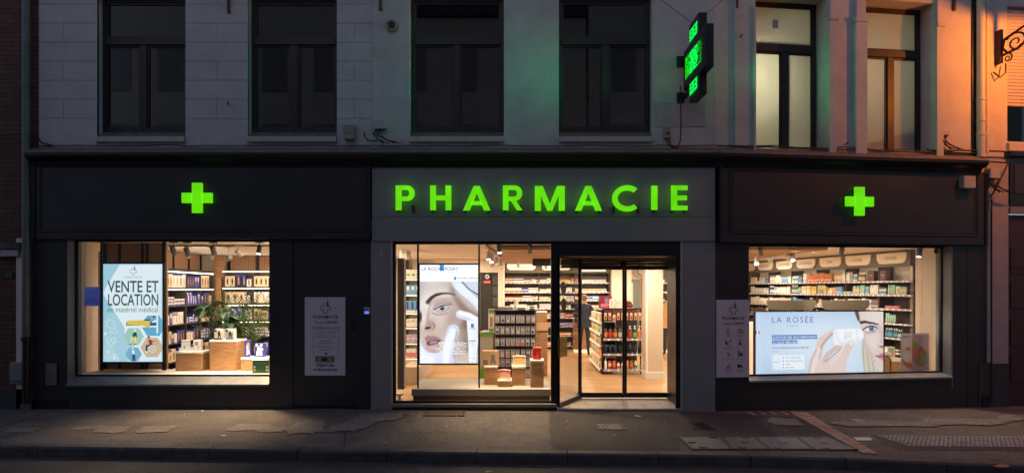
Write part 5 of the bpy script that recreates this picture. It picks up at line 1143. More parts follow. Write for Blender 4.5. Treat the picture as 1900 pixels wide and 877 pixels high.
for k, tx in enumerate(('97% d\'origine naturelle', 'Format stick ultra-pratique', 'Vegan', 'Sans parfum')): ctext(mb, tx, 1457, 661.4+k*5.9, (1484, 1488, 1464.5, 1472)[k], 664.4+k*5.9, bx, rc, wS-.003, dbl)
ctext(mb, 'LA ROSÉE', 1434.5, 669, 1444.5, 671, bx, rc, wS-.003, bl); mb.build('lettering', t)
# --- wall signs
# opening hours panel on service door
t = thing('opening_hours_panel', 'white pharmacy panel with opening hours and a letter slot on the service door', 'sign', (LX(603), 0, LZ(696)))
a = loc(565.5, 551, 0); b = loc(640.5, 696, 0); mb = MB(); mb.box(a.x, b.x, .0, .011, b.z, a.z, m_signw, .002); mb.build('panel', t)
bx = (31, 36, 459, 853); rc = (a.x, b.x, b.z, a.z); w = -.0015; mb = MB(); ik = mat('dark green print', (.03, .045, .045), .7); ikb = mat('black print', (.012, .012, .016), .7)
for tx, x0, y0, x1, y1, m_, bo in (('PHARMACIE', 119, 223, 385, 260, ik, .01), ('Antoine', 137, 285, 243, 310, ikb, 0), ('CARTON', 254, 284, 375, 310, ikb, .03), ('Toute l\'équipe vous accueille', 86, 340, 408, 366, ikb, 0),
        ('Du lundi au vendredi', 148, 388, 360, 405, ik, 0), ('de 8 h 30 à 12 h 30', 161, 416, 348, 433, ik, 0), ('et de 14 h 00 à 19 h 30', 142, 443, 368, 460, ik, 0), ('Le samedi', 203, 478, 305, 497, ik, 0), ('de 8 h 30 à 12 h 30', 161, 506, 348, 524, ik, 0),
        ('pharmacie.carton@outlook.com', 131, 545, 378, 560, ikb, 0), ('03 28 68 65 73', 182, 577, 328, 593, ik, 0), ('Dépot des', 150, 730, 347, 768, ikb, .025), ('ordonnances', 121, 772, 377, 804, ikb, .025)):
    ctext(mb, tx, x0, y0, x1, y1, bx, rc, w, m_, bo)
logo(mb, 252, 153, 50, ik, lambda x, y: cmap(x, y, bx, *rc), w, wd=.12)
for (x0, y0, x1, y1) in ((122, 368, 390, 371), (122, 652, 390, 655), (119, 372, 122, 650), (390, 372, 393, 650)):
    p = cmap(x0, y1, bx, *rc); q = cmap(x1, y0, bx, *rc); mb.quad((p[0], w, p[1]), (q[0], w, p[1]), (q[0], w, q[1]), (p[0], w, q[1]), ik)
p = cmap(256, 624, bx, *rc); mb.add([(p[0]+.021*math.cos(k*.314), w, p[1]+.021*math.sin(k*.314)) for k in range(20)], [tuple(range(20))], mat('navy badge print', (.01, .02, .07), .6)); mb.text('f', p[0]-.006, p[0]+.008, p[1]-.016, p[1]+.014, w-.001, m_signw, .03)
mb.build('lettering', t)
p = cmap(147, 707, bx, *rc); q = cmap(340, 655, bx, *rc); mb = MB(); mb.box(p[0], q[0], -.022, .0, p[1], q[1], mat('brushed steel letter slot', (.18, .16, .13), .4, metal=.7), .004); lt = mb.build('letter_slot', t)
mb = MB(); mb.box(p[0]+.04, q[0]-.02, -.026, -.021, p[1]+.01, q[1]-.012, m_gbox2, .003); mb.box(p[0]+.1, q[0]-.1, -.03, -.025, p[1]+.018, q[1]-.02, m_black); mb.build('flap', lt)
# services panel left of the right window
t = thing('services_panel', 'white pharmacy panel with eight small service icons left of the right window', 'sign', TR @ Vector((LX(1357, 0, TR), -.01, LZ(700, 0, 1357, TR))))
a = loc(1325.5, 556, -.012, TR); b = loc(1389.5, 698.5, -.012, TR); a.x = max(a.x, .045-.03); mb = MB(TR); mb.box(a.x, b.x-.003, -.034, .002, b.z, a.z, m_signw, .002); mb.build('panel', t)
bx = (28, 28, 400, 850); rc = (a.x, b.x, b.z, a.z); w = -.0355; mb = MB(TR); mf_ = lambda x, y: cmap(x, y, bx, *rc)
for tx, x0, y0, x1, y1, m_, bo in (('PHARMACIE', 91, 204, 342, 240, ik, .01), ('Antoine', 106, 267, 207, 291, ikb, 0), ('CARTON', 216, 266, 330, 289, ikb, .03), ('Orthopédie', 116, 406, 198, 418, ikb, 0), ('Matériel', 262, 399, 322, 410, ikb, 0), ('Médical', 264, 416, 320, 428, ikb, 0), ('Homéopathie', 107, 523, 206, 535, ikb, 0), ('Phytothérapie', 107, 541, 209, 553, ikb, 0), ('Aromathérapie', 237, 521, 348, 532, ikb, 0), ('Dermocosmétique', 89, 652, 226, 664, ikb, 0), ('Vétérinaire', 253, 646, 330, 656, ikb, 0), ('Préparation', 115, 765, 202, 778, ikb, 0), ('Pilulier', 136, 784, 184, 796, ikb, 0), ('Livraison à', 253, 765, 334, 777, ikb, 0), ('domicile', 262, 784, 322, 795, ikb, 0)):
    ctext(mb, tx, x0, y0, x1, y1, bx, rc, w, m_, bo)
logo(mb, 217, 134, 48, ik, mf_, w, wd=.12)
def ip(pts): mb.add([(p[0], w, p[1]) for p in [mf_(*q) for q in pts]], [tuple(range(len(pts)))], ikb)
def il(pts, wd=5):
    for (x0, y0), (x1, y1) in zip(pts, pts[1:]):
        L = math.hypot(x1-x0, y1-y0)+1e-6; nx, ny = -(y1-y0)/L*wd/2, (x1-x0)/L*wd/2; ip([(x0+nx, y0+ny), (x1+nx, y1+ny), (x1-nx, y1-ny), (x0-nx, y0-ny)])
il([(138, 332), (148, 345), (142, 375), (140, 392), (178, 392), (172, 380), (158, 372), (160, 345), (163, 332)]); il([(140, 355), (160, 355)]); il([(252, 350), (325, 350), (325, 388)]); il([(262, 375), (325, 375)]); il([(268, 388), (268, 372)]); il([(290, 330), (298, 345)], 7); il([(262, 368), (290, 362), (320, 368)])
ip([(120, 470), (138, 460), (155, 498), (140, 510)]); il([(160, 475), (190, 445), (192, 460), (170, 478), (160, 475)]); il([(158, 500), (185, 500)]); il([(284, 448), (298, 448), (296, 470), (306, 500), (276, 500), (286, 470), (284, 448)]); ip([(280, 486), (302, 486), (306, 506), (276, 506)])
il([(145, 582), (165, 592), (178, 605), (165, 620), (152, 634)], 6); il([(168, 600), (150, 602)]); ip([(270, 570), (284, 566), (290, 592), (286, 628), (266, 630), (276, 600)]); ip([(292, 600), (300, 585), (306, 598), (318, 580), (322, 620), (300, 630)])
for cx, cy in ((146, 744), (172, 746)): ip([(cx+10*math.cos(k*.63), cy+9*math.sin(k*.63)) for k in range(10)])
il([(150, 735), (165, 712), (178, 720), (174, 738)]); ip([(262, 712), (298, 712), (298, 744), (262, 744)]); ip([(300, 720), (312, 722), (320, 734), (320, 744), (300, 744)])
for cx in (274, 308): ip([(cx+6*math.cos(k*.63), 748+6*math.sin(k*.63)) for k in range(10)])
mb.build('lettering', t)
# ================================================================== SHOP INTERIOR FIXTURES
SP = 2.2; DL = 1.5
WARM = (1, .81, .60); NEUT = (1, .86, .68)
OPEN = [(126, 444, 499, 697), (733, 451, 1022, 748), (1036, 480, 1248, 745), (1390, 455, 1748, 697)]
HIDE = [(191, 490, 301, 671, .45), (779, 491, 887, 674, .35), (1402, 578, 1639, 693, .9)]
def seen(p, m=6):
    x, y = proj(p)
    if not any(a-m < x < c+m and b-m < y < d+m for a, b, c, d in OPEN): return False
    return not any(a+m < x < c-m and b+m < y < d-m and p.y > w for a, b, c, d, w in HIDE)
# --- spotlights on tracks
m_spot = mat('matt white spotlight body', (.62, .58, .54), .45); m_spotg = mat('grey spotlight body', (.20, .19, .18), .45)
m_lens = mat('lit spotlight lens', (1, 1, 1), .5, emis=(1, .88, .68), es=14); m_lensd = mat('spotlight lens edge', (.7, .62, .5), .4, emis=(1, .8, .6), es=.7)
def spot(px, py, w, aim, lab, body=None, s=1.0, e=0, bright=True, ang=80, col=WARM):
    body = body or m_spot; c = loc(px, py, w); t = thing('track_spotlight', lab, 'spotlight', (c.x, c.y, 2.68), 'track spotlights on the shop ceiling')
    d = (Vector(aim)-c).normalized(); q = d.to_track_quat('-Z', 'Y').to_matrix().to_4x4(); r_ = .042*s; h = .075*s
    mb = MB(); mb.lathe([(r_*.85, h), (r_, h-.01), (r_, -h), (r_*.93, -h-.002), (r_*.9, -h+.008), (.001, -h+.008)], body, c, 16, q); mb.build('lamp_head', t)
    mb = MB(); mb.lathe([(r_*.88, -h+.006), (.001, -h+.0055)], m_lens if bright else m_lensd, c, 16, q); mb.build('lens', t)
    mb = MB(); mb.tube([(c.x, c.y, c.z+.01), (c.x, c.y, 2.70)], .008, body, 6); mb.box(c.x-.07*s, c.x+.07*s, c.y-.016, c.y+.016, 2.695, 2.72, body, .004); mb.build('stem', t)
    if e: lamp('bulb', 'SPOT', c+d*(h+.02), e*SP, col, T0, t, .03 if e < 300 else .12, c+d*3, ang, .5 if e < 300 else 1)
    return t
def track(x0, y0, x1, y1, lab):
    mb = MB(); d = Vector((x1-x0, y1-y0, 0)).normalized(); n = Vector((-d.y, d.x, 0))*.018
    mb.slab([(x0+n.x, y0+n.y), (x0-n.x, y0-n.y), (x1-n.x, y1-n.y), (x1+n.x, y1+n.y)], 2.715, 2.748, m_spotg); tag(mb.build('light_track'), lab, 'light track')
track(-7.3, .33, -4.0, .33, 'grey lighting track at the front of the left window ceiling'); track(-7.3, 1.4, -4.0, 1.4, 'second lighting track behind the first in the left window')
track(-1.0, .4, .7, .4, 'lighting track at the front of the middle window'); track(3.9, 1.0, 7.4, 1.0, 'lighting track at the front of the right window')
tx0 = loc(905, 470, 1.2); tx1 = loc(934, 470, 5.6); track(tx0.x-.02, 1.2, tx1.x-.02, 5.6, 'lighting track running back beside the oak ceiling canopy')
track(LX(1395, 2.8), 2.8, LX(1480, 2.8), 2.8, 'short lighting track under the oak canopy in the right window')
W = .33
spot(322, 465, W, (-5.15, .75, .6), 'grey spotlight with lit lens, leftmost beside the medical screen', m_spotg, 1, 40)
spot(347.5, 467, W, (-4.9, .8, .6), 'grey spotlight with lit lens, second in the left window', m_spotg, 1, 40)
spot(396, 464, W, (-4.6, .8, .5), 'grey spotlight with lit lens, third in the left window', m_spotg, 1, 40)
spot(481, 463, W, (-4.4, -.42, .0), 'grey spotlight leaning left, rightmost in the left window', m_spotg, 1, 700, True, 84, (1, .70, .42))
spot(348.5, 474, 1.4, (-7.0, 3.2, 2.2), 'white spotlight half hidden behind the second grey one', m_spot, 1, 14, False)
spot(393, 477, 1.4, (-7.05, 3.9, 2.2), 'white spotlight tilted left between the third grey one and the palm', m_spot, 1, 14, False)
spot(424.5, 479, 1.4, (-7.0, 2.8, 1.8), 'white spotlight hanging lowest in the left window', m_spot, 1, 22, False)
spot(443, 469, 1.2, (-4.2, 3.8, 1.0), 'white spotlight tilted right in the left window', m_spot, 1, 22, False)
spot(926, 461.5, .4, (LX(926, .6)+.3, -.5, 0), 'grey upright spotlight, left of the two at the front of the middle window', m_spotg, 1, 520, True, 80, (1, .70, .42))
spot(983.5, 461.5, .4, (LX(984, .6)+.1, 2.2, 0), 'grey upright spotlight, right of the two at the front of the middle window', m_spotg, 1, 30)
for k, (px, py, w, lab) in enumerate(((907, 474.5, 1.6, 'first bright spotlight on the track beside the oak canopy'), (912, 480, 2.2, 'second bright spotlight on the track beside the oak canopy'), (921, 484, 3.2, 'third spotlight on the track beside the oak canopy'), (929, 489, 4.6, 'fourth spotlight on the track beside the oak canopy'), (914, 491, 3.6, 'small white spotlight pointing down left of the back shelves'))):
    spot(px, py, w, (px/100-9.5, w-.7, .9), lab, m_spot, 1.05, 22 if k < 2 else 0, k < 2)
spot(962, 491, 5.4, (0, 8, 1), 'white spotlight in front of the left lit category sign', m_spot, 1, 0, False); spot(1013, 494, 6.2, (1, 8, 1), 'white spotlight in front of the right lit category sign', m_spot, 1, 0, False)
spot(1411, 466, 1.05, (5.6, 2.9, .6), 'grey spotlight leaning right, leftmost at the front of the right window', m_spotg, 1.05, 34)
spot(1561.5, 466, 1.05, (6.6, 3.0, .8), 'grey spotlight in the middle of the right window', m_spotg, 1.05, 34)
spot(1706, 468.5, .75, (6.6, .45, .5), 'grey spotlight with bright lens at the right end of the right window', m_spotg, 1.05, 140)
spot(1404, 484, 2.9, (4.4, 1.2, .2), 'bright white spotlight at the left edge of the right window', m_spot, 1.15, 16); spot(1429, 480, 2.8, (6.4, 4.8, 1.2), 'white spotlight tilted left under the oak canopy', m_spot, 1.1, 14, False)
spot(1462, 475.5, 2.8, (6.9, 5.2, 1.2), 'white spotlight at the right corner of the oak canopy', m_spot, 1.1, 14, False); spot(1471, 477, 2.7, (5.1, 1.2, .2), 'brightest round spotlight right of the oak canopy corner', m_spot, 1.15, 16)
# --- recessed ceiling lights, most of them added as fill for the shop
def fill_downlight(x, y, e, lab='round recessed ceiling light over the shop floor, mostly added for fill'):
    z = 2.745 if not (-.22 < x < 5.9 and 1.5 < y < 7.2) else 2.655
    t = thing('fill_downlight', lab, 'ceiling light', (x, y, z), 'recessed downlights in the shop ceiling')
    mb = MB(); mb.lathe([(.08, .0), (.08, -.008), (.062, -.010), (.062, -.002)], m_wht, (x, y, z), 20); mb.build('rim', t)
    mb = MB(); mb.lathe([(.06, -.004), (.001, -.0045)], mat('lit downlight diffuser', (1, 1, 1), .5, emis=(1, .85, .65), es=6), (x, y, z), 20); mb.build('diffuser', t)
    lamp('bulb', 'AREA', (x, y, z-.012), e*DL, WARM, T0, t, .11, (x, y, 0))
for x, y, e in ((-2.7, 2.0, 34), (-1.15, 5.4, 28), (-3.0, 4.5, 24), (.9, 2.6, 34), (2.6, 2.4, 34), (.8, 5.2, 40), (2.8, 5.4, 40), (4.4, 3.0, 34), (4.6, 5.6, 36), (6.6, 3.4, 30), (6.6, 6.4, 28), (.6, 8.0, 40), (2.5, 8.0, 40), (4.6, 8.2, 36), (-3.75, 1.9, 40), (-5.0, 3.6, 50), (5.4, 1.7, 26), (3.9, 1.6, 24)): fill_downlight(x, y, e)

# --- products
PM = {}
def pm(c, rough=.35): 
    k = 'product %d %d %d' % c
    return mat(k, lin(c), rough)
COL = dict(white=(238, 236, 232), blue=(40, 62, 168), navy=(28, 38, 92), sky=(110, 170, 215), teal=(20, 110, 115), green=(110, 175, 70), dkgreen=(28, 62, 42), red=(190, 40, 38), orange=(228, 120, 48), yellow=(225, 190, 60), pink=(225, 130, 150), brown=(96, 66, 50), amber=(190, 120, 40), purple=(84, 52, 140), cream=(226, 206, 176), mint=(160, 200, 180), grey=(150, 150, 156), black=(24, 24, 28), lilac=(196, 176, 206), taupe=(120, 100, 90), crimson=(112, 22, 42), peach=(226, 168, 132), skin=(206, 150, 120))
def cm(n): return pm(COL[n])
def proto_box(w, h, d, base, art, seed=0):
    k = ('b', w, h, d, base, art, seed)
    if k in PM: return PM[k]
    mb = MB(); mb.box(-w/2, w/2, 0, d, 0, h, cm(base)); r_ = random.Random(seed+hash(art) % 97 if 0 else seed); f = -.0012
    def q(x0, x1, z0, z1, c, o=0): mb.quad((-w/2+w*x0, f-o, h*z0), (-w/2+w*x1, f-o, h*z0), (-w/2+w*x1, f-o, h*z1), (-w/2+w*x0, f-o, h*z1), cm(c))
    for n_, a in enumerate(art):
        if a[0] == 'band': q(.0, 1, a[2], a[3], a[1], n_*.0006)
        elif a[0] == 'rect': q(a[2], a[3], a[4], a[5], a[1], n_*.0006)
        elif a[0] == 'txt':
            for i in range(3): q(.12, .5+r_.random()*.4, a[2]-i*.09, a[2]-i*.09+.045, a[1], n_*.0006)
        elif a[0] == 'fig':  # a figure: legs, torso and head shapes
            cx = a[2]; s = a[3]
            pts = [(cx-.09*s, .12), (cx-.02*s, .12), (cx+.02*s, .42), (cx+.10*s, .15), (cx+.17*s, .16), (cx+.13*s, .5), (cx+.12*s, .72), (cx-.10*s, .72), (cx-.08*s, .45)]
            mb.add([(-w/2+w*x, f-n_*.0006, h*z) for x, z in pts], [tuple(range(len(pts)))], cm(a[1]))
            mb.add([(-w/2+w*(cx+.01*s)+.09*s*w*math.cos(t*.785), f-n_*.0006, h*.8+.07*h*math.sin(t*.785)) for t in range(8)], [tuple(range(8))], cm('skin'))
    PM[k] = mb.build('packet', mesh_only=True); return PM[k]
def proto_bottle(r0, h, base, cap, label, kind='pump'):
    k = ('bt', r0, h, base, cap, label, kind)
    if k in PM: return PM[k]
    mb = MB()
    if kind == 'pump':
        mb.lathe([(r0*.94, 0), (r0, .004), (r0, h*.62), (r0*.9, h*.70), (r0*.35, h*.77)], cm(base), (0, r0, 0), 12); mb.lathe([(r0*.4, h*.77), (r0*.4, h*.84), (r0*.14, h*.85), (r0*.14, h*.95)], cm(cap), (0, r0, 0), 8); mb.box(-r0*.3, r0*.3, r0*.0, r0*1.4, h*.94, h, cm(cap))
    elif kind == 'bottle':
        mb.lathe([(r0*.94, 0), (r0, .004), (r0, h*.74), (r0*.75, h*.82)], cm(base), (0, r0, 0), 10); mb.lathe([(r0*.6, h*.82), (r0*.6, h)], cm(cap), (0, r0, 0), 10)
    elif kind == 'tube':
        mb.lathe([(r0*.8, 0), (r0*.8, h*.16)], cm(cap), (0, r0, 0), 10); vs = []
        for z, rx, ry in ((h*.16, r0*.95, r0*.95), (h*.6, r0, r0*.7), (h, r0*1.05, .002)):
            for j in range(10): t = 2*math.pi*j/10; vs.append((rx*math.cos(t), r0+ry*math.sin(t), z))
        mb.add(vs, [(i*10+j, i*10+(j+1) % 10, (i+1)*10+(j+1) % 10, (i+1)*10+j) for i in range(2) for j in range(10)]+[tuple(range(20, 30))], cm(base), True)
    elif kind == 'jar':
        mb.lathe([(r0, 0), (r0, h*.62)], cm(base), (0, r0, 0), 12); mb.lathe([(r0*1.04, h*.62), (r0*1.04, h)], cm(cap), (0, r0, 0), 12)
    if label and kind != 'jar':
        z0, z1 = (h*.12, h*.5) if kind != 'tube' else (h*.3, h*.7)
        mb.lathe([(r0*1.015, z0), (r0*1.015, z1)], cm(label), (0, r0, 0), 12)
    PM[k] = mb.build('bottle', mesh_only=True); return PM[k]
CW = {'white': 'white', 'blue': 'blue', 'navy': 'navy blue', 'sky': 'light blue', 'teal': 'teal', 'green': 'green', 'dkgreen': 'dark green', 'red': 'red', 'orange': 'orange', 'yellow': 'yellow', 'pink': 'pink', 'brown': 'brown', 'amber': 'amber', 'purple': 'purple', 'cream': 'cream', 'mint': 'mint green', 'grey': 'grey', 'black': 'black', 'lilac': 'lilac', 'taupe': 'taupe', 'peach': 'peach', 'skin': 'beige', 'crimson': 'dark red'}
ORD = ['top', 'second', 'third', 'fourth', 'fifth', 'sixth', 'seventh', 'eighth']
COUNT = {}
def row(T, u0, u1, wf, z, gen, rk, where, gap=.006, dens=1.0, run_=(2, 5)):
    """fill a shelf with runs of like products. gen(rng)->(name,kindword,cat,mesh,width,height,depth,colourword)"""
    u = u0
    while u < u1:
        if rk.random() > dens: u += rk.uniform(.04, .12); continue
        nm, kw, cat, me, w, h, d, cw, stack = gen(rk)
        for _ in range(rk.randint(*run_)):
            if u+w > u1: break
            for s in range(stack):
                p = T @ Vector((u+w/2, wf+rk.uniform(0, .012), z+s*(h+.001)))
                if seen(p+Vector((0, 0, h/2))) and COUNT.get(nm, 0) < 292:
                    COUNT[nm] = COUNT.get(nm, 0)+1
                    lab = f'{cw} {kw} on the {where}'
                    put(nm, me, T @ Matrix.Translation((u+w/2, wf+rk.uniform(0, .008), z+s*(h+.001))) @ Matrix.Rotation(rk.uniform(-.05, .05), 4, 'Z'), lab, cat, lab.replace(kw, kw+'s', 1) if not kw.endswith('x') else lab.replace(kw, kw+'es', 1))
            u += w+gap
        u += rk.uniform(0, .02)
def g_med(rk):   # small medicine boxes
    base, art, cw = rk.choice([('white', (('band', 'blue', .55, .8), ('txt', 'grey', .4)), 'white and blue'), ('white', (('band', 'orange', .0, .35), ('txt', 'grey', .8)), 'white and orange'), ('white', (('rect', 'green', .05, .45, .2, .85), ('txt', 'grey', .7)), 'white and green'), ('orange', (('band', 'white', .3, .65),), 'orange'), ('red', (('band', 'white', .55, .8),), 'red'), ('blue', (('band', 'white', .35, .6), ('rect', 'red', .7, .9, .1, .3)), 'blue'),
        ('white', (('rect', 'red', .1, .6, .3, .7), ('txt', 'navy', .9)), 'white and red'), ('yellow', (('band', 'white', .2, .45), ('rect', 'orange', .6, .95, .5, .9)), 'yellow'), ('sky', (('band', 'white', .4, .75),), 'light blue'), ('white', (('band', 'purple', .6, .75), ('txt', 'purple', .4)), 'white and purple'), ('white', (('txt', 'sky', .8), ('band', 'sky', 0, .12)), 'white'), ('cream', (('rect', 'brown', .1, .9, .5, .7),), 'cream')])
    w, h = rk.choice([(.075, .09), (.09, .055), (.11, .07), (.06, .13), (.13, .10), (.10, .13)]); st = 2 if h < .08 else 1
    return 'medicine_box', 'box', 'medicine box', proto_box(w, h, .07, base, art), w, h, .07, cw, st
def shelving(name, lab, T, u0, u1, w0, w1, zs, zbot, ztop, ups, mb_back, mb_board, header=None, tags=True, cat='shelving', led=True, th=.022, tagcol=None):
    t = thing(name, lab, cat, T @ Vector(((u0+u1)/2, w0, zbot)))
    b = MB(T); b.box(u0, u1, w1-.02, w1, zbot, ztop, mb_back); b.build('back_panel', t)
    for u in ups: b = MB(T); b.box(u-.015, u+.015, w0+.02, w1-.02, zbot, ztop, m_shelf); b.build('upright', t)
    for i, z in enumerate(zs):
        b = MB(T); b.box(u0, u1, w0, w1-.021, z-th, z, mb_board); s = b.build('shelf', t)
        if tags:
            b = MB(T); b.box(u0, u1, w0-.012, w0-.001, z-.036, z+.004, m_rail)
            k = u0+.04; q = random.Random(i)
            while k < u1-.06: b.box(k, k+.045, w0-.016, w0-.012, z-.034, z+.002, m_tag); k += q.uniform(.09, .17)
            b.build('price_rail', s)
        if led:
            b = MB(T); b.box(u0+.02, u1-.02, w0+.02, w0+.04, z-th-.008, z-th-.001, m_led2); b.build('led_strip', s)
    return t
m_led2 = mat('soft shelf led strip', (1, 1, 1), .5, emis=(1, .84, .62), es=4)
# back wall (medicines)
TB2 = T0; wB = 9.28
zsB = [LZ(y, wB) for y in (524, 541.5, 556.5, 572, 588.5, 604.5, 622, 641)]
u0, u1 = LX(935, wB), LX(1131, wB)
m_bk = mat('grey shelf back', (.20, .18, .17), .6)
t = shelving('wall_shelving', 'long back wall shelving full of medicine boxes under lit category signs', T0, u0, u1, wB, 9.75, zsB, .02, LZ(497, wB), [u0+.015, LX(1000, wB), LX(1066, wB), u1-.015], m_bk, m_shelf)
hb_ = MB(); hb_.box(u0, u1, wB-.02, wB+.04, LZ(506, wB), LZ(487, wB), m_taupe); hd = hb_.build('header_panel', t)
m_lit = mat('lit category sign face', (.9, .8, .6), .5, emis=(1, .86, .62), es=1.05); m_inkb = mat('brown sign ink', (.12, .09, .06), .6)
def header_sign(T, px0, px1, zt, zb, w, txt, parent, rounded_bottom=True, m=None, lit=True, tw=(.25, .75)):
    a = LX(px0, w, T); b = LX(px1, w, T); r_ = (zt-zb)*.55; pts = [(a, zt), ] + [(a+r_-r_*math.cos(k*.3927), zb+r_-r_*math.sin(k*.3927)) for k in range(5)] + [(b-r_+r_*math.sin(k*.3927), zb+r_-r_*math.cos(k*.3927)) for k in range(5)] + [(b, zt)]
    mb = MB(T); mb.prism(pts, w-.035, w-.003, m or m_lit); s = mb.build('category_sign', parent)
    if txt: mb = MB(T); h = zt-zb; mb.text(txt, a+(b-a)*tw[0], a+(b-a)*tw[1], zb+h*.38, zb+h*.68, w-.037, m_inkb); mb.build('lettering', s)
header_sign(T0, 941, 993.5, LZ(490, wB), LZ(500.5, wB), wB-.03, 'CONSEIL', t); header_sign(T0, 1006, 1058, LZ(492, wB), LZ(501, wB), wB-.03, 'CONSEIL', t)
header_sign(T0, 1078, 1124, LZ(499, wB), LZ(503, wB), wB-.03, '', t)
rk = random.Random(21)
for i, z in enumerate(zsB):
    for a, b in ((u0+.04, LX(1000, wB)-.02), (LX(1000, wB)+.02, LX(1066, wB)-.02), (LX(1066, wB)+.02, u1-.04)):
        if i < 6: row(T0, a, b, wB+.005, z+.002, g_med, rk, f'{ORD[i]} shelf of the back wall', gap=.004, dens=.97)
        else: row(T0, a, b, wB+.005, z+.002, g_med, rk, f'{ORD[i]} shelf of the back wall', gap=.004, dens=.6)
# small piece of shelving at far right behind column
v0, v1 = LX(1226, wB), LX(1262, wB)
t = shelving('wall_shelving', 'narrow glimpse of medicine shelving between the beige column and door frame', T0, v0, v1, wB, 9.75, [LZ(y, wB) for y in (524, 541, 556)], .02, LZ(497, wB), [v0+.02], m_bk, m_shelf)
for i, y in enumerate((524, 541, 556)): row(T0, v0+.04, v1, wB, LZ(y, wB)+.002, g_med, rk, f'{ORD[i]} shelf glimpsed right of the beige column', gap=.004)
# ---- left room: shelf wall on the left (faces right) and back shelves
TLW = Matrix.Translation((-7.12, 4.75, 0)) @ Matrix.Rotation(R(-90+4), 4, 'Z')   # local x runs towards the street... handled below
# wall line from (px395,d14.1) to (px311,d12): shelf fronts
pa = loc(309, 536, 2.45); pb_ = loc(396, 536, 4.6); dv = Vector((pb_.x-pa.x, pb_.y-pa.y, 0)); Lw = dv.length
TLW = Matrix.Translation((pa.x, pa.y, 0)) @ Matrix.Rotation(math.atan2(dv.y, dv.x), 4, 'Z')
# local x along the wall (away from the street), local -y is to the right side (towards the room)
zsL = [1.96, 1.58, 1.19, .80, .42]
t = shelving('wall_shelving', 'charcoal bay shelving on the left side wall with medical braces', TLW, 0, Lw, 0, .38, zsL+[.06], .0, 2.33, [.02, Lw*.40, Lw*.72, Lw-.02], m_shelfb, m_shelf, tags=False, led=False)
for k, z in enumerate([2.33]+zsL[:1]):
    b = MB(TLW); b.box(0, Lw, -.01, .37, z+.0-(.03 if k else 0), z+(0 if k else .03), m_shelf); s = b.build('cap_shelf', t); b = MB(TLW); b.box(.03, Lw-.03, -.015, .01, z-.05, z-.032, m_led); b.build('led_strip', s)
b = MB(TLW); b.box(0, Lw, .30, .38, 2.36, 2.74, m_slat); 
for u in (.02, Lw*.40, Lw*.72, Lw-.02): b.box(u-.02, u+.02, .27, .30, 2.36, 2.74, m_black)
b.build('wall_cladding', t)
def g_brace(rk):
    fig = rk.choice(['black', 'skin', 'red', 'orange', 'grey'])
    base, art, cw = rk.choice([('white', (('fig', fig, .5, 1.3), ('band', 'blue', .9, 1.0)), 'white'), ('white', (('fig', fig, .5, 1.3), ('band', 'cream', .0, .1)), 'white'), ('blue', (('fig', 'white', .5, 1.4), ('rect', 'white', .1, .4, .8, .95)), 'blue'), ('blue', (('rect', 'white', .2, .8, .55, .9), ('fig', 'skin', .5, 1.0)), 'blue'), ('navy', (('fig', 'skin', .6, 1.3), ('band', 'blue', .85, 1)), 'navy'), ('cream', (('fig', 'black', .5, 1.4),), 'cream')])
    w, h = rk.choice([(.11, .25), (.13, .28), (.15, .26), (.10, .20)]); return 'brace_box', 'support box', 'brace box', proto_box(w, h, .12, base, art), w, h, .12, cw, 1
def g_blue(rk):
    w, h = rk.choice([(.12, .06), (.14, .07)]); base, art, cw = rk.choice([('blue', (('rect', 'white', .08, .5, .2, .8),), 'flat blue'), ('white', (('band', 'blue', 0, .45), ('rect', 'skin', .6, .9, .5, .9)), 'flat white and blue')]); return 'bandage_box', 'bandage box', 'bandage box', proto_box(w, h, .12, base, art), w, h, .12, cw, rk.choice([2, 3])
rk = random.Random(5)
bays = [(.05, Lw*.40-.03), (Lw*.40+.03, Lw*.72-.03), (Lw*.72+.03, Lw-.05)]
for i, z in enumerate(zsL+[.06]):
    for j, (a, b) in enumerate(bays): row(TLW, a, b, .02, z+.002, g_blue if (i*3+j) % 4 == 3 else g_brace, rk, f'{ORD[i]} shelf of the left side wall', gap=.003, dens=.95, run_=(1, 3))
wL = 4.55; u0, u1 = LX(414, wL), LX(414, wL)+2.6
zs2 = [LZ(y, wL) for y in (531.5, 562, 592, 624, 655)]
t = shelving('wall_shelving', 'charcoal back shelving with white LED edges behind the palm', T0, u0, u1, wL, 4.93, zs2, .0, LZ(502, wL), [u0+.02, LX(468.5, wL), LX(468.5, wL)+.85, u1-.02], m_shelfb, m_shelf, tags=False, led=False)
for y in (504, 535, 566, 597):
    z = LZ(y, wL); b = MB(); b.box(u0, u1, wL-.03, wL-.01, z-.006, z+.006, m_led); b.build('led_strip', t)
b = MB()
for k in range(60): b.box(u0+k*u_ if 0 else u0+k*.043, u0+k*.043+.028, 4.86, 4.93, LZ(501, wL), 2.74, m_slat)
b.box(u0, u1, 4.92, 4.94, LZ(501, wL), 2.74, mat('dark slat backing', (.05, .03, .02), .8))
for x in (u0+.0, LX(468.5, wL)): b.box(x-.03, x+.03, 4.82, 4.86, LZ(501, wL), 2.74, m_black)
b.build('slatted_cladding', t)
for i, z in enumerate(zs2):
    for a, b in ((u0+.04, LX(468.5, wL)-.03), (LX(468.5, wL)+.03, LX(468.5, wL)+.82)): row(T0, a, b, wL+.01, z+.002, g_brace if i != 3 else g_blue, rk, f'{ORD[i]} shelf behind the palm', gap=.004, dens=.95, run_=(1, 3))
# fluted post between the two shelf walls
b = MB(); b.box(LX(395, 4.6), LX(414, 4.6), 4.66, 4.74, 0, 2.74, m_walnut); b.box(LX(403, 4.6), LX(411, 4.6), 4.55, 4.66, 1.5, 2.2, m_walnut, .01); b.build('corner_panel', B)
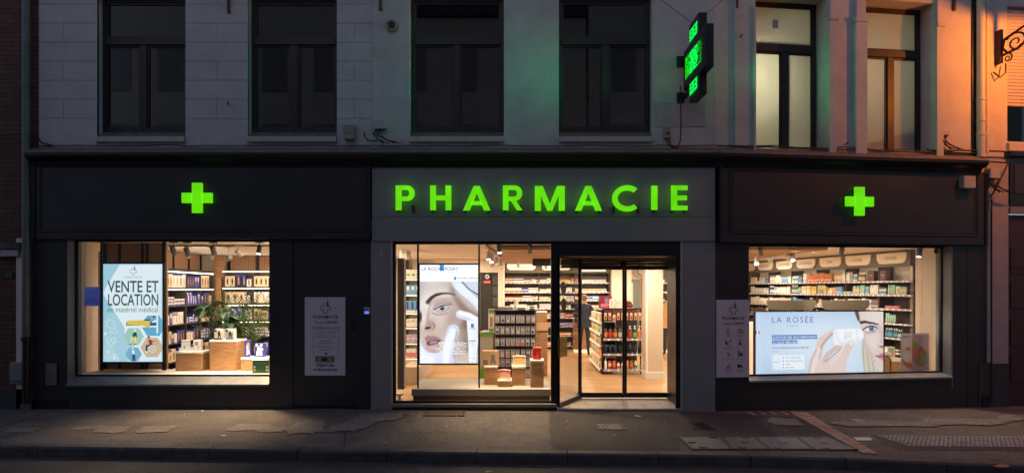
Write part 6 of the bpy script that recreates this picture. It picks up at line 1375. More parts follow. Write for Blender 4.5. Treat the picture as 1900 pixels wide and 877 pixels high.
# cladding behind the medical screen
m_flute = mat('tan fluted wood', (.45, .30, .22), .55, var=.1)
t = thing('partition_screen', 'tan clad partition with black posts and fluted strips behind the medical screen', 'partition', (LX(245, .9), .9, 0))
b = MB(); b.box(LX(193, .95), LX(309, .95), .95, 1.0, 0, 2.745, m_slat); b.build('tan_panel', t)
for p0, p1 in ((180, 193), (197, 221)):
    b = MB(); n = int((p1-p0)/2.6)
    for k in range(n): x = lerp(LX(p0, .9), LX(p1, .9), (k+.5)/n); b.tube([(x, .93, 0), (x, .93, 2.60)], .010, m_flute, 6)
    b.build('fluted_strip', t)
for px in (194.5, 221.5, 264, 273, 305.5):
    b = MB(); x = LX(px, .88); b.box(x-.016, x+.016, .87, .90, 0, 2.74, m_black); b.build('post', t)
for px, ww, lab in ((190, .016, 'black pole at the left of the medical screen'), (305.5, .03, 'broad black pole at the right of the medical screen')):
    x = LX(px, .47); mb = MB(); mb.box(x-ww, x+ww, .44, .48, .56, 2.74, m_black); tag(mb.build('mounting_pole'), lab, 'pole')
# display platform
b = MB(); b.box(LX(125)+.01, LX(499), .235, .86, (.50), .525, m_stonep := mat('pale platform top', (.62, .56, .50), .5, var=.06)); b.box(LX(125)+.01, LX(499), .8, .85, 0, .5, m_walnut); tag(b.build('display_platform'), 'pale window platform under the medical screen and wood blocks', 'platform')
m_walnutv = m_walnut
def podium(px0, px1, ytop, ybot, w, dep, lab, tb=.035, m=None, zfix=None):
    a = loc(px0, ytop, w); b_ = loc(px1, ybot, w); z0 = b_.z if zfix is None else zfix; t = thing('display_podium', lab, 'podium', ((a.x+b_.x)/2, w+dep/2, z0))
    mb = MB(); mb.box(a.x+.004, b_.x-.004, w+.004, w+dep-.004, z0, a.z-tb, m or m_walnut, .002); mb.build('wood_block', t); mb = MB(); mb.box(a.x, b_.x, w, w+dep, a.z-tb+.001, a.z, m_wht, .003); mb.build('white_top', t); return a.z
zp = .526
z1_ = podium(325, 374, 652, 690, .58, .38, 'low wide wood block with white top left of the palm', zfix=zp)
z2_ = podium(388, 438.5, 630.5, 688, .60, .40, 'tall wood block with white top in front of the palm', zfix=zp)
z3_ = podium(446, 497, 663, 690, .56, .30, 'low wood block at the right end of the left window', zfix=zp)
def single(name, cat, lab, px, w, z, ww, h, d, base, art, rot=0):
    x = LX(px, w); return put(name, proto_box(ww, h, d, base, art), Matrix.Translation((x, w, z)) @ Matrix.Rotation(R(rot), 4, 'Z'), lab, cat)
single('device_box', 'product box', 'white box with a small blue device picture, left on the low wood block', 343, .70, z1_, .115, .185, .10, 'white', (('rect', 'sky', .3, .55, .2, .5), ('rect', 'grey', .62, .72, .45, .55), ('band', 'grey', .86, .9)), 12)
single('device_box', 'product box', 'white box with an orange dot and grey print, right on the low wood block', 366, .70, z1_, .125, .19, .09, 'white', (('rect', 'grey', .2, .6, .5, .85), ('rect', 'orange', .55, .75, .3, .45), ('rect', 'orange', .5, .7, .12, .2)), 10)
single('brace_box', 'product box', 'white and blue sports brace box, left of the two on the tall block', 405.5, .70, z2_, .145, .185, .09, 'white', (('band', 'navy', 0, .14), ('rect', 'blue', .0, .3, .72, .95), ('rect', 'cream', .05, .95, .16, .7), ('fig', 'black', .55, 1.4), ('rect', 'red', .45, .65, .7, .85)))
single('brace_box', 'product box', 'white and blue sports brace box, right of the two on the tall block', 426.5, .70, z2_, .145, .185, .09, 'white', (('band', 'navy', 0, .14), ('rect', 'blue', .0, .3, .72, .95), ('rect', 'grey', .05, .95, .16, .7), ('fig', 'black', .5, 1.6)))
single('brace_box', 'product box', 'tall blue and white knee brace box on the block at the right end', 459.5, .64, z3_, .09, .285, .12, 'blue', (('fig', 'white', .5, 2.0), ('rect', 'skin', .5, .8, .45, .9), ('rect', 'red', .5, .8, .86, .95)), 22)
single('brace_box', 'product box', 'square blue shoulder brace box with a white figure at the right end', 481, .64, z3_, .165, .235, .09, 'blue', (('rect', 'white', .12, .3, .78, .97), ('rect', 'white', .62, .85, .78, .97), ('fig', 'white', .5, 2.2), ('rect', 'white', .2, .8, .12, .45), ('rect', 'white', .7, .95, .5, .65)), -6)
t = thing('plaque', 'green engraved plaque with white edge leaning at the right end of the left window', 'plaque', (LX(482, .3), .3, zp)); a = loc(467, 667, .3); b_ = loc(499, 691, .3)
mb = MB(); mb.box(a.x, b_.x, .30, .315, zp, a.z, m_wht, .002); mb.build('backing', t); mb = MB(); mb.box(a.x+.02, b_.x, .294, .30, zp+.01, a.z-.008, mat('green plaque glass', (.05, .14, .07), .3)); mb.text('PHARMACIE', a.x+.09, b_.x-.05, a.z-.06, a.z-.05, .292, m_gbox); mb.text('du centre ville', a.x+.10, b_.x-.06, a.z-.11, a.z-.095, .292, m_gbox) if 0 else None
for xx in (a.x+.05, b_.x-.03):
    for zz in (zp+.06, zp+.11): mb.box(xx-.018, xx+.018, .290, .294, zz-.015, zz+.015, m_cream)
mb.build('engraving', t)
# glowing panel added to imitate a blue screen reflection in the glass
t = thing('painted_reflection', 'small glowing blue panel painted as a reflection beside the medical screen', 'monitor', loc(171, 568, 1.4)); a = loc(153, 532, .75); b_ = loc(190, 567, .75)
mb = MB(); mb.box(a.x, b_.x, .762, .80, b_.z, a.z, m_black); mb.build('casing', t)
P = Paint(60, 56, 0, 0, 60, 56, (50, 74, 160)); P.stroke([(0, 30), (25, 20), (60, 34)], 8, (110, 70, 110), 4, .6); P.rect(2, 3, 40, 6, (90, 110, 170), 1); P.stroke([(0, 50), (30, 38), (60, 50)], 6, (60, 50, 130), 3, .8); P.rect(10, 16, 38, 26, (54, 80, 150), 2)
picture('screen_picture', P, a.x, b_.x, b_.z, a.z, .76, T0, picture_mat('painted reflection picture', .5), t)

# ---- plants
m_leaf = mat('palm leaflet green', (.06, .13, .035), .6, var=.5, scale=8); m_leaf2 = mat('philodendron leaf green', (.03, .085, .03), .6, var=.4, scale=6); m_stem = mat('green stalk', (.09, .13, .04), .6); m_pot = mat('dark planter', (.03, .03, .03), .5)
def palm(x, y, z0, h, seed, lab, nf=13):
    r_ = random.Random(seed); t = thing('palm_plant', lab, 'plant', (x, y, z0)); mb = MB(); mb.lathe([(.13, 0), (.17, .28), (.15, .28), (.14, .24), (.001, .24)], m_pot, (x, y, z0), 16); mb.build('pot', t)
    for k in range(nf):
        az = k*2.4+r_.uniform(-.3, .3); L = h*r_.uniform(.75, 1.05); out = r_.uniform(.18, .55)*L; pts = []
        for i in range(13):
            q = i/12; rr = out*q**1.6; zz = z0+.24+(L-.24)*(q-.22*q**3*(out/L)*2.2); pts.append(Vector((x+rr*math.cos(az), y+rr*math.sin(az)*.6, zz)))
        mb = MB(); mb.tube(pts, .008, m_stem, 5, r2=.002)
        for i in range(5, 13):
            for s_ in (-1, 1):
                for hh in (0, .5):
                    p = lerp(pts[i-1], pts[i], 1-hh); d = (pts[i]-pts[i-1]).normalized(); side = Vector((-math.sin(az), math.cos(az)*.8, 0)).normalized()*s_
                    ll = L*.17*(1-abs(i-8.5)/9)*r_.uniform(.85, 1.1); tip = p+(side*.75+d*.75+Vector((0, 0, -.12)))*ll; n_ = d.cross(side).normalized()*.0; wv = d*.011
                    mid = lerp(p, tip, .45)+Vector((0, 0, .012)); mb.add([p, mid+wv, tip, mid-wv], [(0, 1, 2, 3)], m_leaf)
        mb.build('frond', t)
    return t
palm(LX(455, 1.35), 1.35, .012, 2.05, 3, 'feathery palm with arching green fronds on the right side of the left window', 15)
def broad(x, y, z0, h, seed, lab):
    r_ = random.Random(seed); t = thing('leafy_plant', lab, 'plant', (x, y, z0)); mb = MB(); mb.lathe([(.14, 0), (.18, .3), (.16, .3), (.15, .26), (.001, .26)], m_pot, (x, y, z0), 16); mb.build('pot', t)
    for k in range(46):
        az = k*2.4; out = r_.uniform(.10, .40); zz = z0+h*r_.uniform(.55, 1.0); tip0 = Vector((x+out*math.cos(az), y+out*.6*math.sin(az), zz)); mb = MB()
        mb.tube([(x, y, z0+.25), (x+out*.35*math.cos(az), y+out*.2*math.sin(az), lerp(z0+.25, zz, .6)), tip0], .006, m_stem, 5)
        d = Vector((math.cos(az), .6*math.sin(az), r_.uniform(-.6, .25))).normalized(); sd = Vector((-math.sin(az), math.cos(az), r_.uniform(-.3, .3))).normalized(); Ll = r_.uniform(.18, .30); Wd = Ll*.34
        vs = [tip0]; prof = [(.12, .55), (.35, 1.0), (.6, .85), (.85, .4)]
        for s_ in (-1, 1):
            for a_, b_ in prof: vs.append(tip0+d*Ll*a_+sd*s_*Wd*b_+Vector((0, 0, .03*b_-.05*a_*a_)))
        cen = [tip0+d*Ll*a_-Vector((0, 0, .05*a_*a_)) for a_, b_ in prof]; vs += cen; vs.append(tip0+d*Ll-Vector((0, 0, .06)))
        fs = [(0, 1, 9), (0, 9, 5)]+[(1+i, 2+i, 10+i, 9+i) for i in range(3)]+[(9+i, 10+i, 6+i, 5+i) for i in range(3)]+[(4, 13, 12), (12, 13, 8)]
        mb.add(vs, fs, m_leaf2, True); mb.build('leaf', t)
    return t
broad(LX(416, 1.05), 1.1, .012, 1.72, 4, 'bushy broad-leaved plant behind the tall wood block'); palm(LX(428, 1.5), 1.5, .012, 1.75, 8, 'second, lower palm behind the broad-leaved plant', 10)

# ---- middle window
b = MB(); b.box(LX(765, .28), LX(1022, .28), .20, 1.35, .17, .285, mat('grey stone platform', (.26, .235, .20), .5, var=.1), .004); b.box(LX(765, .28)+.02, LX(1022, .28)-.02, .24, 1.3, .012, .17, m_shelfb); tag(b.build('display_platform'), 'grey plinth along the foot of the middle window', 'platform')
zq = .286
q1 = podium(898, 923.5, 678.5, 726, .62, .28, 'dark wood podium carrying the teddy bear picture box', zfix=zq); q2 = podium(923, 949, 704, 729, .42, .28, 'shortest dark wood podium with the pink wash bag', zfix=zq)
q3 = podium(949.5, 975.5, 679, 727, .55, .28, 'dark wood podium with the beige pouch', zfix=zq); q4 = podium(984, 1009.5, 667.5, 731, .36, .27, 'tallest dark wood podium with the red gift box', zfix=zq)
t = thing('gift_box', 'kraft box with a grey teddy bear picture on the left podium', 'gift box', (LX(910, .66), .7, q1)); a = loc(895, 650, .66); b_ = loc(925, 678, .66)
mb = MB(); mb.box(a.x, b_.x, .66, .74, q1, a.z, mat('kraft card', (.50, .33, .18), .7), .003); mb.build('box', t); mb = MB(); cx = a.x+(b_.x-a.x)*.66; w = .657
for dx, dz, rr_ in ((0, .155, .032), (-.025, .185, .012), (.025, .185, .012), (0, .09, .042), (-.035, .05, .022), (.035, .05, .022)): mb.add([(cx+dx+rr_*math.cos(k*.52), w-(.001 if rr_ < .03 else 0), q1+dz+rr_*math.sin(k*.52)) for k in range(12)], [tuple(range(12))], mat('grey plush print', (.16, .15, .14), .8))
mb.quad((a.x+.02, w, q1+.02), (a.x+.10, w, q1+.02), (a.x+.10, w, q1+.10), (a.x+.02, w, q1+.10), mat('grey plush print', (.16, .15, .14), .8)); mb.build('picture', t)
def pouch(lab, px0, px1, py0, w, z, body, trim, tagc=None):
    a = loc(px0, py0, w); b_ = LX(px1, w); t = thing('wash_bag', lab, 'pouch', ((a.x+b_)/2, w+.05, z)); mb = MB(); h = a.z-z
    mb.profile([(w, z), (w+.02, z+h*.9), (w+.05, z+h), (w+.08, z+h*.9), (w+.10, z)], a.x+.01, b_-.01, body); mb.build('bag_body', t)
    mb = MB(); mb.tube([(a.x+.005, w+.02, z+h*.93), ((a.x+b_)/2, w+.03, z+h), (b_-.005, w+.02, z+h*.93)], .012, trim, 6); mb.tube([(a.x+.01, w, z+.01), (b_-.01, w, z+.01)], .012, trim, 6); mb.tube([(a.x+.01, w+.01, z), (a.x+.01, w+.02, z+h)], .008, trim, 6); mb.tube([(b_-.01, w+.01, z), (b_-.01, w+.02, z+h)], .008, trim, 6); mb.build('piping', t)
    if tagc: mb = MB(); x = a.x-.03; mb.add([(x-.04, w-.02, z+.06), (x+.03, w-.02, z-.01), (x+.075, w-.02, z+.05), (x+.01, w-.02, z+.13)], [(0, 1, 2, 3)], tagc); mb.build('swing_tag', t)
pouch('see-through pouch with pink trim and an orange tag on the shortest podium', 924, 948, 686, .46, q2, mat('peach vinyl', (.60, .33, .20), .3), cm('pink'), mat('orange swing tag', (.62, .36, .10), .6)); pouch('beige see-through pouch with cream trim on the third podium', 951, 976, 660, .60, q3, mat('sand vinyl', (.55, .38, .20), .35), cm('cream'))
t = thing('gift_box', 'small red gift box with white pattern and ribbon on the tallest podium', 'gift box', (LX(996, .42), .46, q4)); a = loc(989, 644.5, .42); b_ = loc(1004, 667, .42)
mb = MB(); mb.box(a.x, b_.x, .42, .52, q4, a.z, cm('red'), .004); mb.build('box', t); mb = MB(); r_ = random.Random(2)
for k in range(14): x = r_.uniform(a.x+.01, b_.x-.01); z = r_.uniform(q4+.02, a.z-.02); mb.add([(x+.008*math.cos(j*1.05), .418, z+.008*math.sin(j*1.05)) for j in range(6)], [tuple(range(6))], cm('pink'))
mb.tube([(a.x+.04, .46, a.z), (a.x+.06, .46, a.z+.03), (a.x+.08, .46, a.z)], .008, cm('red'), 6); mb.build('ribbon', t)
# toothbrush rack
wr_ = 2.45; xa_, xb_ = LX(917, wr_), LX(995, wr_)
t = thing('hanging_rack', 'black rack of hanging blister packs in the middle window', 'display rack', ((xa_+xb_)/2, wr_, 0))
mb = MB(); mb.box(xa_, xa_+.03, wr_, wr_+.3, 0, 1.48, m_walnut, .003); mb.build('side_panel', t); mb = MB(); mb.box(xb_-.03, xb_, wr_, wr_+.3, 0, 1.48, m_walnut, .003); mb.build('side_panel', t)
mb = MB(); mb.box(xa_+.03, xb_-.03, wr_+.15, wr_+.18, .1, 1.48, mat('dark rack panel', (.05, .045, .05), .6)); mb.build('back_panel', t); mb = MB(); mb.box(xa_-.01, xb_+.01, wr_-.05, wr_+.3, 1.48, 1.50, m_black, .002); mb.build('top_shelf', t)
m_blis = mat('clear blister over card', (.62, .62, .66), .15)
def proto_blister(c1, c2):
    k = ('bl', c1, c2)
    if k in PM: return PM[k]
    mb = MB(); w, h = .082, .165; mb.box(-w/2, w/2, 0, .006, 0, h, mat('blister backing card', (.62, .58, .62), .4)); mb.box(-w/2+.008, w/2-.008, -.022, 0, .02, h*.72, m_blis, .006); mb.box(-.02, .02, -.026, -.02, .03, .075, cm(c1)); mb.box(-.008, .008, -.026, -.02, .075, h*.66, cm(c2)); mb.box(-.012, .012, -.003, .007, h-.02, h-.006, m_black); mb.box(-w/2+.004, w/2-.004, -.002, 0, h*.76, h*.86, cm('sky'))
    PM[k] = mb.build('pack', mesh_only=True); return PM[k]
hook = MB()
for i, y in enumerate((599, 620, 641.5, 663, 680, 699)):
    z = LZ(y, wr_-.08)
    for k in range(8):
        if i == 5 and k < 5: continue
        x = lerp(xa_+.07, xb_-.07, k/7)+random.uniform(-.008, .008); c1 = random.choice(['pink', 'sky', 'white', 'mint', 'blue', 'lilac']); hook.tube([(x, wr_+.15, z+.155), (x, wr_-.11, z+.155)], .003, m_plate, 5)
        for dd_ in (0,):
            lab = f'clear blister pack hanging on the {ORD[i]} row of the black rack'; put('blister_pack', proto_blister(c1, random.choice(['white', 'pink', 'teal'])), Matrix.Translation((x, wr_-.08+dd_, z)) @ Matrix.Rotation(random.uniform(-.15, .15), 4, 'Z'), lab, 'blister pack', lab.replace('pack', 'packs', 1))
hook.build('hooks', t)
x = LX(930, wr_); single('tissue_box', 'product box', 'long white and blue pack lying on top of the black rack', 938, wr_+.05, 1.50, .30, .07, .12, 'white', (('band', 'blue', .2, .7), ('rect', 'white', .1, .9, .35, .5))); single('leaflet_holder', 'leaflet holder', 'white upright card standing on top of the black rack', 960, wr_+.1, 1.50, .05, .20, .08, 'white', (('txt', 'grey', .8),), 40); single('product_box', 'product box', 'flat brown tray of goods on top of the black rack', 968, wr_+.05, 1.50, .16, .05, .12, 'brown', (('band', 'cream', .3, .6),)); single('product_box', 'product box', 'turquoise box on the right end of the black rack', 987, wr_+.05, 1.50, .10, .08, .1, 'teal', (('band', 'white', .4, .7),))
# green and white stand beside rack
ws = 2.3; t = thing('display_stand', 'white and green cardboard stand with a tall leaflet left of the black rack', 'display stand', (LX(903, ws), ws, 0)); mb = MB(); mb.box(LX(889, ws), LX(914, ws), ws, ws+.35, .0, LZ(620, ws), mat('pale grey card', (.5, .47, .42), .6), .006); mb.build('body', t)
mb = MB(); a = LX(889, ws); b_ = LX(914, ws); mb.box(a-.004, b_+.004, ws-.006, ws+.3, LZ(624, ws), LZ(618.5, ws), cm('green')); mb.add([(a, ws-.008, .02), (b_-.02, ws-.008, .02), (b_-.02, ws-.008, LZ(680, ws)), (a+.1, ws-.008, LZ(672, ws)), (a, ws-.008, LZ(690, ws))], [(0, 1, 2, 3, 4)], cm('green')); mb.build('green_band', t)
mb = MB(); a = loc(906, 573, ws+.1); b_ = loc(917, 617, ws+.1); mb.box(a.x, b_.x, ws+.1, ws+.14, b_.z, a.z, cm('white'), .003); mb.box(a.x+.01, b_.x-.01, ws+.096, ws+.1, a.z-.08, a.z-.01, cm('green')); mb.box(a.x+.03, b_.x-.03, ws+.096, ws+.1, b_.z+.12, a.z-.16, cm('skin')); mb.box(a.x+.01, b_.x-.01, ws+.096, ws+.1, b_.z+.02, b_.z+.09, cm('green')); mb.build('leaflet', t)
mb = MB(); mb.lathe([(.001, 0), (.13, 0), (.14, .02), (.05, .05), (.001, .055)], cm('lilac'), (LX(901, ws), ws+.15, LZ(618, ws)+.002), 12); mb.build('folded_pack', t)
# stepped wood units behind rack
wu = 3.6; t = thing('wood_display_unit', 'stepped brown wood unit right of the black rack', 'display unit', (LX(1007, wu), wu, 0))
for (p0, p1, y0, y1) in ((996, 1015, 580, 597.5), (996, 1017, 600, 613), (997, 1016, 613.5, 632), (997, 1016, 632.5, 651)):
    a = loc(p0, y0, wu); b_ = loc(p1, y1, wu); mb = MB(); mb.box(a.x, b_.x, wu, wu+.4, b_.z if y1 < 650 else .03, a.z, m_walnut, .004); mb.build('wood_block', t)
a = loc(996, 598, wu-.02); mb = MB(); mb.box(a.x, LX(1017, wu), wu-.03, wu+.4, LZ(613, wu), LZ(598, wu), mat('light oak', (.50, .32, .18), .5), .003); mb.build('oak_drawer', t); a = loc(996, 579.5, wu); mb = MB(); mb.box(a.x-.01, LX(1015.5, wu), wu-.01, wu+.4, a.z, a.z+.02, m_wht); mb.build('white_top', t)
# left small shelf in the middle window
wl2 = 3.3; u0, u1 = LX(751, wl2), LX(800, wl2); zs3 = [LZ(y, wl2) for y in (517, 546, 580, 607, 636, 664)]
t = shelving('wall_shelving', 'shelving with bagged and boxed goods at the left of the middle window', T0, u0, u1, wl2, wl2+.35, zs3, .5, LZ(480, wl2), [u0+.01], m_cream, mat('white shelf board', (.6, .56, .52), .5), tags=False)
def g_bag(rk, c): 
    w, h = .12, .24; return 'product_pack', f'pack', 'product pack', proto_box(w, h, .1, c[0], c[1]), w, h, .1, c[2], 1
for i, (z, c, h) in enumerate(zip(zs3, [('white', (('rect', 'green', .2, .8, .3, .55),), 'white and green'), ('sky', (('rect', 'white', .1, .6, .5, .9),), 'light blue'), ('sky', (('rect', 'blue', .1, .5, .3, .9), ('band', 'white', 0, .2)), 'blue and white'), ('white', (('txt', 'grey', .8), ('band', 'grey', 0, .1)), 'white'), ('lilac', (('txt', 'white', .6),), 'lilac'), ('white', (('band', 'pink', .1, .6),), 'white and pink')], (.2, .2, .26, .18, .18, .2))):
    row(T0, u0+.03, u1, wl2+.01, z+.002, lambda q: ('product_pack', 'pack', 'product pack', proto_box(.10, h, .1, c[0], c[1]), .10, h, .1, c[2], 1), rk, f'{ORD[i]} shelf at the left of the middle window', gap=.006)
single('storage_carton', 'box', 'white carton on the wall top at the left of the middle window', 749.5, 2.6, LZ(478, 2.6), .12, .17, .2, 'white', (('txt', 'grey', .7),), 20); single('storage_carton', 'box', 'second white carton right of the first on the wall top', 758, 2.9, LZ(481, 2.9), .10, .19, .2, 'white', (('txt', 'grey', .7),), 20)
b = MB(); a = loc(737, 479, .35); b2 = loc(750, 722, .35); b.box(a.x, b2.x, .35, .50, b2.z, a.z, mat('grey beige curtain panel', (.33, .28, .23), .5), .01); t_ = tag(b.build('air_curtain'), 'tall grey beige vertical heater panel at the left edge of the middle window', 'air curtain')
b = MB(); c = loc(741, 735, .4); b.box(c.x-.07, c.x+.1, .34, .46, .012, .06, m_wht, .006); b.lathe([(.05, .06), (.03, .1), (.03, .14), (.07, .16), (.07, .18)], m_wht, (c.x, .40, 0), 12); tag(b.build('panel_foot'), 'pale metal foot and valve under the heater panel', 'stand')
b = MB(); b.box(LX(757, 3.0), LX(786, 3.0), 2.4, 4.4, .012, .36, mat('pale bench', (.55, .45, .36), .5), .006); tag(b.build('bench_plinth'), 'low beige plinth bench on the shop floor left of the portrait screen', 'bench')
b = MB(); b.box(LX(797, 6.3), LX(824, 6.3), 6.2, 6.4, .012, .16, m_black, .004); b.box(LX(797, 6.3)-.01, LX(824, 6.3)+.01, 6.18, 6.4, .16, .18, m_char2); tag(b.build('floor_unit'), 'low dark box on the floor under the portrait screen', 'box')
b = MB(); a = loc(988, 470.5, 4.6); b2 = loc(1022, 493, 4.6); b.box(a.x, b2.x+.05, 4.6, 4.65, b2.z, 2.655, m_black, .004); tag(b.build('ceiling_monitor'), 'black monitor hanging under the oak canopy', 'monitor')
# ---- counter and persons
wc = 8.35
def counter(px0, px1, w, lab, ht=1.02):
    t = thing('shop_counter', lab, 'counter', ((LX(px0, w)+LX(px1, w))/2, w, .012)); mb = MB(); mb.box(LX(px0, w), LX(px1, w), w, w+.5, .10, ht, m_walnut, .004); mb.build('counter_body', t); mb = MB(); mb.box(LX(px0, w)-.02, LX(px1, w)+.02, w-.02, w+.52, ht, ht+.03, m_wht, .003); mb.build('counter_top', t)
    mb = MB(); mb.box(LX(px0, w)+.02, LX(px1, w)-.02, w+.02, w+.48, .012, .10, mat('lit counter plinth', (1, .9, .7), .5, emis=(1, .8, .5), es=1.2)); mb.build('lit_plinth', t); return t
counter(1066, 1098, wc, 'walnut sales counter behind the customer in navy'); counter(1226, 1262, wc, 'walnut sales counter behind the customer in tan')
b = MB(); a = loc(1067, 568, wc); b.box(a.x-.01, a.x+.12, wc+.1, wc+.14, 1.06, LZ(556, wc), m_black, .004); b.tube([(a.x+.05, wc+.15, 1.05), (a.x+.05, wc+.15, 1.2)], .02, m_black, 8); tag(b.build('card_terminal'), 'dark till screen on the counter left of the customer in navy', 'till')
m_ch = mat('dark trousers', (.022, .024, .03), .8); m_shoe = mat('black shoe', (.015, .013, .012), .5); m_skin = mat('skin', (.42, .24, .17), .55)
def person(px, w, jacket, hair, lab, yaw=0, bag=None, step=.0, h=1.76):
    x = LX(px, w); s = h/1.76; t = thing('person', lab, 'person', (x, w, .012), None)
    J = [((0, 0, .93), .125, .09), ((0, 0, 1.12), .13, .10), ((0, 0, 1.34), .165, .105), ((0, -.01, 1.46), .10, .075), ((0, -.02, 1.53), .052, .055), ((0, -.035, 1.60), .072, .085), ((0, -.03, 1.68), .074, .088), ((0, -.02, 1.74), .045, .055),
         ((.095, 0, .88), .095, .095), ((.11, .02+step, .50), .06, .065), ((.12, .04+step*1.2, .10), .042, .045), ((.13, -.05+step*1.2, .04), .04, .035), ((.13, -.14+step*1.2, .03), .035, .026),
         ((-.095, 0, .88), .095, .095), ((-.11, -.01-step, .50), .06, .065), ((-.12, .0-step*1.2, .10), .042, .045), ((-.13, -.09-step*1.2, .04), .04, .035), ((-.13, -.18-step*1.2, .03), .035, .026),
         ((.19, 0, 1.41), .06, .06), ((.25, .01, 1.14), .045, .047), ((.24, -.10, .92), .034, .036), ((.235, -.14, .85), .032, .022),
         ((-.19, 0, 1.41), .06, .06), ((-.25, .01, 1.14), .045, .047), ((-.24, -.12, .94), .034, .036), ((-.235, -.16, .87), .032, .022)]
    E = [(0, 1), (1, 2), (2, 3), (3, 4), (4, 5), (5, 6), (6, 7), (0, 8), (8, 9), (9, 10), (10, 11), (11, 12), (0, 13), (13, 14), (14, 15), (15, 16), (16, 17), (3, 18), (18, 19), (19, 20), (20, 21), (3, 22), (22, 23), (23, 24), (24, 25)]
    def skin(name, verts, edges, levels=2):
        me = bpy.data.meshes.new(name); me.from_pydata([Vector(v[0])*s for v in verts], edges, []); o = bpy.data.objects.new(name, me); scene.collection.objects.link(o)
        m = o.modifiers.new('skin', 'SKIN'); 
        if not me.skin_vertices: me.skin_vertices_ensure() if hasattr(me, 'skin_vertices_ensure') else None
        for i, v in enumerate(verts): me.skin_vertices[0].data[i].radius = (v[1]*s, v[2]*s)
        me.skin_vertices[0].data[0].use_root = True
        sb = o.modifiers.new('sub', 'SUBSURF'); sb.levels = levels; sb.render_levels = levels
        dg = bpy.context.evaluated_depsgraph_get(); dg.update(); new = bpy.data.meshes.new_from_object(o.evaluated_get(dg)); bpy.data.objects.remove(o); return new
    me = skin('body', J, E); Mr = Matrix.Rotation(R(yaw), 4, 'Z')
    # fingers: short chains rooted in the palms
    parts = [me]
    for sx, hx, hy, hz in ((1, .235, -.14, .85), (-1, -.235, -.16, .87)):
        for k in range(5):
            dx = (k-2)*.014; L_ = (.055, .068, .074, .068, .05)[k] if k else .05; oy = -.018 if k else -.03
            parts.append(skin('finger', [((hx+dx, hy, hz), .0095, .0095), ((hx+dx*1.2, hy+oy*.4, hz-.03), .009, .009), ((hx+dx*1.2-(.01*sx), hy+oy*.5, hz-.03-L_), .007, .007)], [(0, 1), (1, 2)], 1))
    bm = bmesh.new()
    for p in parts: bm.from_mesh(p)
    for v in bm.verts: v.co = Mr @ v.co
    out = bpy.data.meshes.new('body'); bm.to_mesh(out); bm.free()
    for m in (jacket, m_ch, m_shoe, m_skin): out.materials.append(m)
    for p in out.polygons:
        z = p.center.z/s; c = Mr.inverted() @ p.center; ax = abs(c.x)/s
        p.material_index = 2 if z < .075 else (3 if (z > 1.50 or (ax > .18 and z < .90)) else (1 if z < .84 or (z < .9 and ax < .17) else 0)); p.use_smooth = True
    o = bpy.data.objects.new('body', out); scene.collection.objects.link(o); o.parent = t
    # face: nose, eyes, mouth, ears (child)
    fb = MB(); mt = lambda v: Mr @ (Vector(v)*s); fb.lathe([(.012*s, 0), (.006*s, .03*s)], m_skin, mt((0, -.125, 1.615)), 6)
    for sx in (-1, 1):
        fb.lathe([(.001, -.006), (.009, 0), (.001, .006)], m_black, mt((sx*.028, -.113, 1.655)), 8); fb.lathe([(.001, -.03), (.014, 0), (.001, .03)], m_skin, mt((sx*.078, -.03, 1.64)), 8)
    a_ = mt((-.022, -.118, 1.585)); b_ = mt((.022, -.118, 1.585)); fb.tube([a_, b_], .005, mat('lips', (.35, .12, .1), .5), 6); f = bpy.data.objects.new('face', fb.build('face', mesh_only=True)); scene.collection.objects.link(f); f.parent = t
    hb = MB(); vs = []; 
    for i in range(9):
        for j in range(14):
            th = math.pi*i/10; ph = 2*math.pi*j/14; rr_ = .092; v = Vector((rr_*.92*math.sin(th)*math.cos(ph), .105*math.sin(th)*math.sin(ph), .105*math.cos(th)))
            if v.y < -.02 and v.z < .045: v.y = -.02; 
            vs.append(mt(v+Vector((0, -.018, 1.672))))
    hb.add(vs, [(i*14+j, i*14+(j+1) % 14, (i+1)*14+(j+1) % 14, (i+1)*14+j) for i in range(8) for j in range(14)], hair, True); f = bpy.data.objects.new('hair', hb.build('hair', mesh_only=True)); scene.collection.objects.link(f); f.parent = t
    # jacket hem and collar
    jb = MB(); rings = []
    for z, rx, ry in ((.80, .20, .145), (.95, .195, .14), (1.15, .19, .14), (1.32, .205, .145), (1.43, .15, .115), (1.50, .085, .08)):
        for j in range(18): ph = 2*math.pi*j/18; rings.append(mt((rx*math.cos(ph), ry*math.sin(ph), z)))
    jb.add(rings, [(i*18+j, i*18+(j+1) % 18, (i+1)*18+(j+1) % 18, (i+1)*18+j) for i in range(5) for j in range(18)], jacket, True); f = bpy.data.objects.new('jacket', jb.build('jacket', mesh_only=True)); scene.collection.objects.link(f); f.parent = t
    return t
person(1084, 7.6, mat('navy jacket', (.018, .025, .05), .7, var=.2), mat('light brown hair', (.22, .13, .06), .8), 'person in a navy jacket standing with back to the street at the counter', 170)
person(1238.5, 7.5, mat('tan jacket', (.50, .26, .10), .75, var=.15), mat('dark hair', (.02, .014, .01), .8), 'person in a tan jacket standing at the counter right of the beige column', 200)
